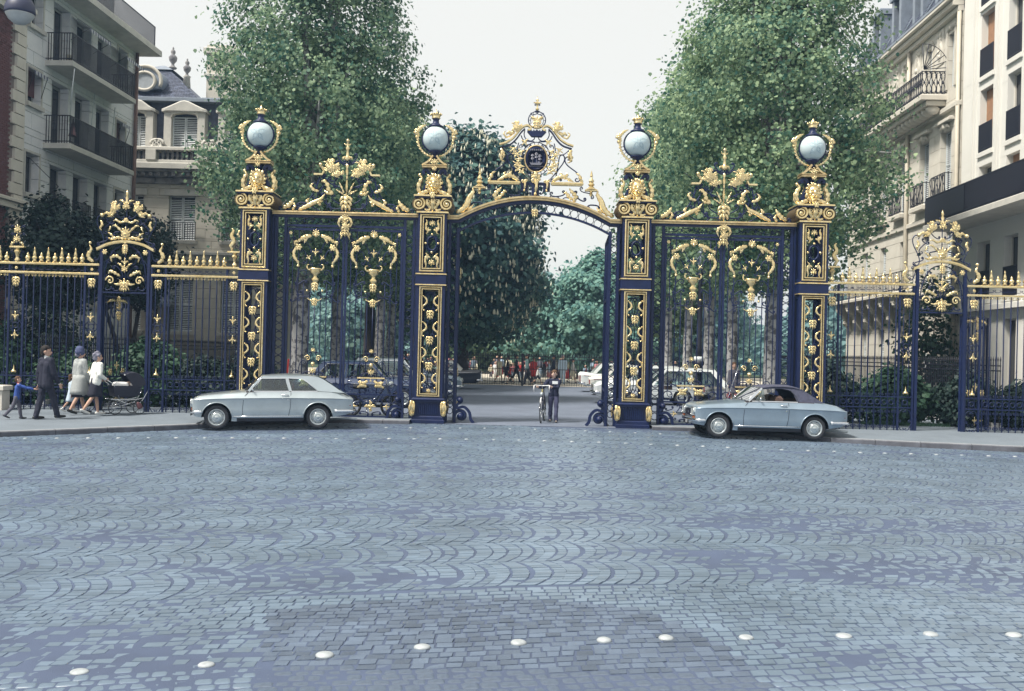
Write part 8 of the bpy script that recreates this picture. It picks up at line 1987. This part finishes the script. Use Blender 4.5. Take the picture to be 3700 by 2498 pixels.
person('girl in pale blue dress and white socks half hidden behind the grey coat', .98, (-11.12, 25.2), R(40), [(16, 4), (-20, 20)], [(10, 10, 8), (-10, 10, 8)], dict(hair='hair_brown', style='long', top=('dress_pale', .5), topname='bodice', skirt=('dress_pale', .30), socks='sock_white', shoes='shoe_white', sleeve=0, bulk=1.1), .010, 0, .0, z0=PV(-11, 25.2), female=True, group=FAM)
PRX, PRY, PRA = -9.76, 25.15, R(42)
_pw = lambda lx, ly, lz: tuple(Matrix.Translation((PRX, PRY, PV(PRX, PRY))) @ Matrix.Rotation(PRA, 4, 'Z') @ Vector((lx, ly, lz)))
person('woman in white cardigan and dark skirt pushing the pram', 1.56, (-10.27, 24.62), R(46), [(10, 3), (-16, 20)], [('to', _pw(-.48, .14, .865)), ('to', _pw(-.48, -.14, .865))], dict(hair='hair_grey', style='curl', top=('cardigan_white', .50), topname='cardigan', skirt=('skirt_dark', .30), shoes='shoe_white', bulk=1.18), .012, -.2, .03, z0=PV(-10.1, 25), female=True, group=FAM)
# --- pram and baby
def wheel_tube(m, c, r, th, n=24): m.tube([(c[0]+r*math.cos(2*PI*k/n), c[1], c[2]+r*math.sin(2*PI*k/n)) for k in range(n)], th, 5, True)
def spokes(m, c, r, k=8, th=.003):
    for i in range(k): a = PI*i/k; m.tube([(c[0]-r*math.cos(a), c[1], c[2]-r*math.sin(a)), (c[0]+r*math.cos(a), c[1], c[2]+r*math.sin(a))], th, 4)
def pram():
    t = thing('pram', 'black pram with raised hood and chrome chassis pushed by the woman', 'pram', (PRX, PRY, PV(PRX, PRY)), PRA)
    t.scale = (.93, .93, .93)
    m = MB(); v = []; st = [(-.36, .62, .20), (-.33, .50, .21), (-.2, .46, .22), (.2, .46, .22), (.36, .52, .21), (.40, .66, .20)]
    for (x, zb, w_) in st:
        for (y, z) in ((-w_, .78), (-w_, zb+.06), (-w_*.8, zb), (w_*.8, zb), (w_, zb+.06), (w_, .78)): v.append((x, y, z))
    f = [(i*6+k, (i+1)*6+k, (i+1)*6+k+1, i*6+k+1) for i in range(len(st)-1) for k in range(5)]; f += [tuple(range(6)), tuple(30+k for k in range(5, -1, -1))]
    m.add(v, f); obj('tub', m.mesh('tub', 'pram_black', 'auto'), t)
    obj('tub_lining', MB().box(-.33, .37, -.18, .18, .70, .74).mesh('tub_lining', 'blanket', False), t)
    n = 8
    m = MB()
    # hood: fan of ribs from the hinge
    hv = []
    for i in range(7):
        a = R(4+i*20)
        for k in range(n+1):
            u = -1+2*k/n; rad = .40*(1-.08*abs(u)**4); hv.append((.14+rad*math.cos(a), u*.225, .76+rad*math.sin(a)))
    hf = [(i*(n+1)+k, i*(n+1)+k+1, (i+1)*(n+1)+k+1, (i+1)*(n+1)+k) for i in range(6) for k in range(n)]
    m.add(hv, hf)
    for s in (0, n):
        c = len(m.v); m.add([(.16, (-1 if s == 0 else 1)*.21, .76)]+[hv[i*(n+1)+s] for i in range(7)], [(0, i+1, i+2) for i in range(6)])
    hd = obj('hood', m.mesh('hood', 'pram_black'), t); obj('hood_rim', MB().tube([hv[6*(n+1)+k] for k in range(n+1)], .014, 5).mesh('hood_rim', 'chrome'), hd)
    m = MB()
    for s in (-.20, .20):
        m.tube(catmull([(-.42, s, .42), (-.2, s, .40), (.2, s, .40), (.45, s, .44)], 10), .012, 6); m.tube([(-.25, s, .40), (.0, s, .30), (.28, s, .26)], .010, 5); m.tube([(.3, s, .40), (.0, s, .27), (-.28, s, .22)], .010, 5); m.tube(catmull([(.3, s, .28), (.42, s, .38), (.56, s, .62)], 8), .010, 5)
    for x in (-.33, .33): m.tube([(x, -.24, .19), (x, .24, .19)], .010, 5); m.tube([(x, 0, .19), (x*.8, 0, .4)], .012, 5)
    m.tube([(-.33, -.2, .2), (.33, -.2, .2)], .009, 5)
    obj('chassis', m.mesh('chassis', 'chrome'), t)
    m = MB(); 
    for s in (-.2, .2): m.tube([(-.2, s, .44), (-.36, s, .82), (-.52, s, .92)], .011, 5)
    m.tube([(-.52, -.2, .92), (-.52, .2, .92)], .014, 6); obj('handle', m.mesh('handle', 'chrome'), t)
    for x in (-.33, .33):
        for s in (-.25, .25):
            m = MB(); wheel_tube(m, (x, s, .19), .175, .012); w_ = obj('wheel', m.mesh('wheel', 'rubber'), t); m = MB(); spokes(m, (x, s, .19), .17, 7); m.ball((x, s, .19), .02, 6); obj('spoke', m.mesh('spoke', 'chrome'), w_)
    obj('string_bag', fused('string_bag', [((.27, -.30, .30), (.31, -.30, .20), .045, .06), ((.33, -.30, .27), (.36, -.30, .2), .035, .04)], .012, 'blind'), t)
    b = thing('person', 'baby lying under white blanket in the pram', 'person', (PRX, PRY, PV(PRX, PRY)), PRA, FAM); b.scale = (.93, .93, .93)
    obj('body', fused('body', [((.10, -.02, .83), (.11, -.02, .84), .062, .06), ((.05, 0, .79), (-.12, 0, .78), .06, .06), ((.06, -.05, .83), (.07, -.05, .835), .012, .012)], .01, 'skin_pale'), b)
    obj('blanket', fused('blanket', [((.02, -.06, .80), (-.22, -.04, .79), .075, .09), ((.0, .08, .80), (-.22, .06, .79), .075, .09), ((.17, -.08, .82), (.2, -.02, .84), .05, .05)], .014, 'blanket'), b)
pram()
# --- boy with bicycle
def bicycle():
    t = thing('bicycle', 'racing bicycle with white drop handlebars wheeled by the boy', 'bicycle', (.88, 26.55+.52, .016), R(-90-7)); t.rotation_euler = (R(0), R(0), R(-97))
    # local +x is forwards
    fx, rx, wz, wr = .52, -.48, .33, .32
    for x, nm in ((fx, 'wheel'), (rx, 'wheel')):
        m = MB(); wheel_tube(m, (x, 0, wz), wr, .016, 32); w_ = obj(nm, m.mesh(nm, 'rubber'), t); m = MB(); wheel_tube(m, (x, 0, wz), wr-.022, .008, 32); spokes(m, (x, 0, wz), wr-.02, 10, .0025); m.ball((x, 0, wz), .025, 6); obj('rim', m.mesh('rim', 'chrome'), w_)
    mat('bike_paint', (.45, .40, .14), .35, 0, coat=.5); mat('bike_dark', (.05, .055, .08), .35, .2)
    m = MB(); hd = (.33, 0, .86); bb = (-.03, 0, .28); st = (-.20, 0, .82)
    for a, b in ((hd, bb), (hd, st), (st, bb), (st, (rx, .03, wz)), (st, (rx, -.03, wz)), (bb, (rx, .04, wz)), (bb, (rx, -.04, wz)), (hd, (.36, 0, .72)), ((.36, 0, .72), (fx, .04, wz)), ((.36, 0, .72), (fx, -.04, wz)), ((.31, 0, .80), (.29, 0, .97))): m.tube([a, b], .015, 6)
    fr_ = obj('frame', m.mesh('frame', 'bike_dark'), t); obj('head_tube', MB().tube([(.355, 0, .73), (.31, 0, .90)], .022, 8).mesh('head_tube', 'bike_paint'), fr_)
    obj('saddle', MB().ball((-.24, 0, .95), .12, 8, sc=(1.3, .6, .3)).tube([st, (-.23, 0, .94)], .012, 5).mesh('saddle', 'rubber'), t)
    m = MB()
    for s in (-1, 1): m.tube(catmull([(.36, 0, .99), (.37, s*.12, .995), (.40, s*.20, 1.0), (.50, s*.205, .98), (.53, s*.205, .90), (.46, s*.21, .83), (.38, s*.21, .83)], 18), .013, 6)
    m.tube([(.29, 0, .97), (.36, 0, .99)], .014, 6); obj('handlebar', m.mesh('handlebar', 'shirt_white'), t)
    m = MB(); m.tube([(-.03, -.04, .28), (-.03, .04, .28)], .05, 10); [m.tube([(-.03, s*.05, .28), (-.03+s*.12, s*.07, .28-s*.12)], .009, 5) for s in (-1, 1)]; [m.box(-.03+s*.12-.04, -.03+s*.12+.04, s*.08-.03+s*.02, s*.08+.03+s*.02, .28-s*.12-.01, .28-s*.12+.01) for s in (-1, 1)]; obj('crankset', m.mesh('crankset', 'chrome'), t)
    obj('mudguard', MB().tube([(fx+.345*math.cos(a), 0, wz+.345*math.sin(a)) for a in [R(40+k*10) for k in range(12)]], .018, 5).mesh('mudguard', 'shirt_white'), t)
    obj('headlamp', MB().ball((.50, 0, .78), .045, 8).tube([(.36, 0, .76), (.48, 0, .78)], .01, 5).mesh('headlamp', 'lamp_glass'), t)
bicycle()
bo = person('boy in navy jacket with rucksack wheeling a racing bicycle through the gateway', 1.42, (1.16, 26.98), R(-90), [(12, 3), (-6, 12)], [('to', (1.075, 26.62, .99)), ('to', (.70, 26.66, .97))], dict(hair='hair_brown', style='fringe', top=('jacket_navy', .50), trousers='jeans', shoes='shoe_tan', skin='skin_pale', bulk=1.05), .010, -.55, .02, z0=.016)
obj('rucksack', fused('rucksack', [((-.16, -.02, .92), (-.16, .0, 1.08), .11, .10, (1, 1.3)), ((-.13, .05, .86), (-.14, .05, 1.0), .08, .08)], .014, 'jacket_navy'), bo)
obj('paper_label', MB().box(.145, .150, -.05, .10, 1.04, 1.12).mesh('paper_label', 'paper', False), bo)
# --- people in the park beyond the fence
GP = 'people strolling in the park'
W = [(-35, 5), (0, 0)]
def walker(label, u, Y, h, ang, outfit, female=False, stride=18):
    x = (u-1162)/2260*Y+.0006*Y
    return person(label, h, (x, Y), R(ang), [(stride, 4), (-stride, 18)], [(-stride*.6, 12, 8), (stride*.6, 18, 8)], outfit, .026, 0, 0, GP, .02, female)
walker('woman in cream dress seen through the park fence', 1133, 60, 1.62, -60, dict(top=('cream_cloth', .5), topname='bodice', skirt=('cream_cloth', .3), hair='hair_brown', sleeve=0), True)
walker('woman in dark coat walking beyond the fence beside the red child', 1152, 61, 1.66, 180, dict(top=('suit_navy', .32), topname='coat', skirt=('skirt_dark', .28)), True)
walker('child in red pullover beyond the park fence', 1158, 59, 1.2, 180, dict(top=('red_cloth', .5), topname='pullover', shorts='suit_navy', hair='hair_brown'))
walker('man in dark suit among the strollers beyond the fence', 1172, 62, 1.75, 0, dict(top=('suit_navy', .47), trousers='suit_navy'))
walker('man in pale green shirt and dark trousers by the fence post', 1196, 58.2, 1.78, 170, dict(top=('teal_cloth', .52), topname='shirt', trousers='suit_navy', hair='hair_dark'), stride=10)
walker('person in red coat standing at the fence post', 1211, 60, 1.6, -90, dict(top=('red_cloth', .3), topname='coat', trousers='trousers_grey', hair='hair_dark'), True, 5)
walker('child in white shirt and dark shorts running at the fence', 1221, 58, 1.2, 0, dict(top=('shirt_white', .52), topname='shirt', shorts='suit_navy', hair='hair_dark'), False, 30)
walker('girl in pink skirt and pale blouse beyond the fence', 1246, 60.5, 1.45, 180, dict(top=('lightblue_cloth', .52), topname='blouse', skirt=('pink_cloth', .3), hair='hair_brown'), True, 8)
walker('man in navy jacket beside the girl in pink skirt', 1256, 61.5, 1.78, 180, dict(top=('jacket_navy', .47), trousers='suit_navy'))
walker('tall man in grey blue suit behind the boy with bicycle', 1277, 60, 1.8, -90, dict(top=('lightblue_cloth', .47), trousers='lightblue_cloth', skin='skin_pale', hair='hair_grey'), False, 6)
walker('woman in pale dress strolling behind the bicycle boy', 1300, 64, 1.6, 0, dict(top=('shirt_white', .5), topname='bodice', skirt=('cream_cloth', .3)), True)
walker('child in red top near the cream saloon', 1330, 63, 1.15, 180, dict(top=('red_cloth', .5), topname='pullover', trousers='jeans'), False, 12)
walker('child in orange red top beside another near the cream saloon', 1345, 63.5, 1.1, 0, dict(top=('pink_cloth', .5), topname='pullover', trousers='trousers_grey'), False, 12)
# nearer figures under the plane trees
person('person in red coat among the plane trunks behind the coupe', 1.6, (-8.25, 37.6), R(-90), [(3, 0), (-3, 0)], [(0, 10, 6), (0, 10, 6)], dict(top=('red_cloth', .3), topname='coat', trousers='trousers_grey'), .026, z0=.1, female=True)
person('woman in patterned brown dress standing between plane trunks behind the convertible', 1.62, (8.05, 36.0), R(-90), [(3, 0), (-3, 0)], [(0, 20, 6), (0, 10, 6)], dict(top=('trousers_grey', .5), topname='bodice', skirt=('trousers_grey', .3), hair='hair_brown'), .026, z0=.1, female=True)
person('person in dark clothes holding a balloon beyond the gate frame', 1.55, (-3.55, 35.0-1.1+18), R(-90), [(3, 0), (-3, 0)], [(60, 60, 6), (0, 10, 6)], dict(top=('suit_navy', .47), trousers='jeans', hair='hair_brown'), .026, z0=.02)
def crowd():
    """the small far-off crowd round the playground, too small to tell apart"""
    r_ = random.Random(12); m = MB(); cols = ['shirt_white', 'red_cloth', 'lightblue_cloth', 'suit_navy', 'pink_cloth', 'cream_cloth', 'trousers_grey', 'skin']
    for _ in range(150):
        x, y = r_.uniform(-9, 12), r_.uniform(70, 86); h = r_.uniform(.9, 1.65); c = r_.randrange(7); d = r_.randrange(7); s = r_.uniform(.8, 1.1)
        for e in (-1, 1): m.tube([(x+e*.07*s, y, .02), (x+e*.06*s, y+r_.uniform(-.15, .15), .48*h)], .065*s, 5, mi=d)
        m.tube([(x, y, .44*h), (x, y, .62*h), (x, y, .82*h)], [.14*s, .15*s, .13*s], 6, mi=c); m.ball((x, y, .92*h), .10, 6, mi=7)
        for e in (-1, 1): m.tube([(x+e*.16*s, y, .80*h), (x+e*.22*s, y+r_.uniform(-.2, .1), .5*h)], .045, 4, mi=c)
    o = obj('crowd', m.mesh('crowd', cols)); tag(o, 'distant colourful crowd of children on the park gravel', 'crowd', kind='stuff')
crowd()
# ================================================================== SMALL THINGS
mat('lamp_bowl', (.40, .42, .42), .35, 0, .1, 4); mat('lamp_enamel', (.03, .035, .075), .5)
# street lamp hung over the pavement by the brick house
def street_lamp():
    x, y = -11.78, 23.4
    t = thing('street_lamp', 'dark bell shaped street lamp with milky glass bowl hanging by the brick house', 'street lamp', (x, y, 0))
    z = 9.56
    obj('lamp_hood', MB().lathe([(.33, z), (.345, z+.05), (.33, z+.18), (.27, z+.32), (.2, z+.40), (.21, z+.46), (.14, z+.5), (.06, z+.62), (.05, z+.9)], 24).mesh('lamp_hood', 'lamp_enamel'), t)
    obj('glass_bowl', MB().lathe([(.02, z-.24), (.14, z-.22), (.25, z-.13), (.31, z-.03), (.325, z)], 24).mesh('glass_bowl', 'lamp_bowl'), t)
    obj('arm', MB().tube(catmull([(0, 0, z+.85), (-.05, 0, z+1.15), (-.9, 0, z+1.4), (-2.2, 0, z+.9), (-2.3, 0, z+.2)], 18), .035, 8).mesh('arm', 'navy_paint'), t)
    obj('pole', MB().lathe([(.16, 0), (.15, .8), (.10, 1.0), (.08, 5), (.06, z+.4)], 12, c=(-2.3, 0, 0)).mesh('pole', 'navy_paint'), t)
street_lamp()
def lamp_column():
    t = thing('lamp_column', 'dark cast iron lamp column with pale band behind the gate leaves', 'lamp post', (6.35, 33.8, .016))
    obj('pedestal', MB().lathe([(.2, 0), (.2, .2), (.15, .3), (.14, 1.55), (.19, 1.62), (.19, 1.72)], 12).mesh('pedestal', 'fence_black'), t)
    obj('band', MB().lathe([(.165, 1.72), (.165, 1.88)], 12).mesh('band', 'shutter_white'), t)
    obj('shaft', MB().lathe([(.12, 1.88), (.09, 2.2), (.07, 4.6), (.1, 4.7), (.05, 4.8)], 10).mesh('shaft', 'fence_black'), t)
    obj('lantern', MB().lathe([(.06, 4.8), (.16, 4.95), (.2, 5.3), (.05, 5.5), (.02, 5.6)], 6).mesh('lantern', 'zinc'), t)
lamp_column()
m = MB(); m.ball((0, 0, 0), .17, 12, sc=(1, 1, 1.2)); b = obj('balloon', m.mesh('balloon', 'red_lens'), None, (-3.62, 51.8, 2.75)); tag(b, 'pink red balloon floating beside the gate frame', 'balloon')
obj('string', MB().tube([(0, 0, -.2), (.05, 0, -.9), (.1, 0, -1.35)], .006, 4).mesh('string', 'shirt_white'), b)
# crumpled litter on the kerb under the coupe
r_ = random.Random(2)
for i, (x, y, s, c, lab) in enumerate([(-6.2, 24.75, .09, 'trousers_grey', 'crumpled grey rag on the kerb under the silver coupe'), (-5.95, 24.8, .07, 'shirt_white', 'crumpled white paper on the kerb under the silver coupe'), (-5.75, 24.85, .045, 'blanket', 'small paper scrap beside the crumpled white paper')]):
    m = MB(); m.ball((0, 0, 0), s, 10, sc=(1.4, .9, .7)); m.v = [(p[0]*(1+r_.uniform(-.25, .25)), p[1]*(1+r_.uniform(-.25, .25)), p[2]*(1+r_.uniform(-.25, .25))) for p in m.v]
    tag(obj('litter', m.mesh('litter', c, False), None, (x, y, max(road_z(x, y), pz(x, y) if y > kerb_y(x) else -9)+s*.5)), lab, 'litter')
bpy.data.scenes.remove(TS)
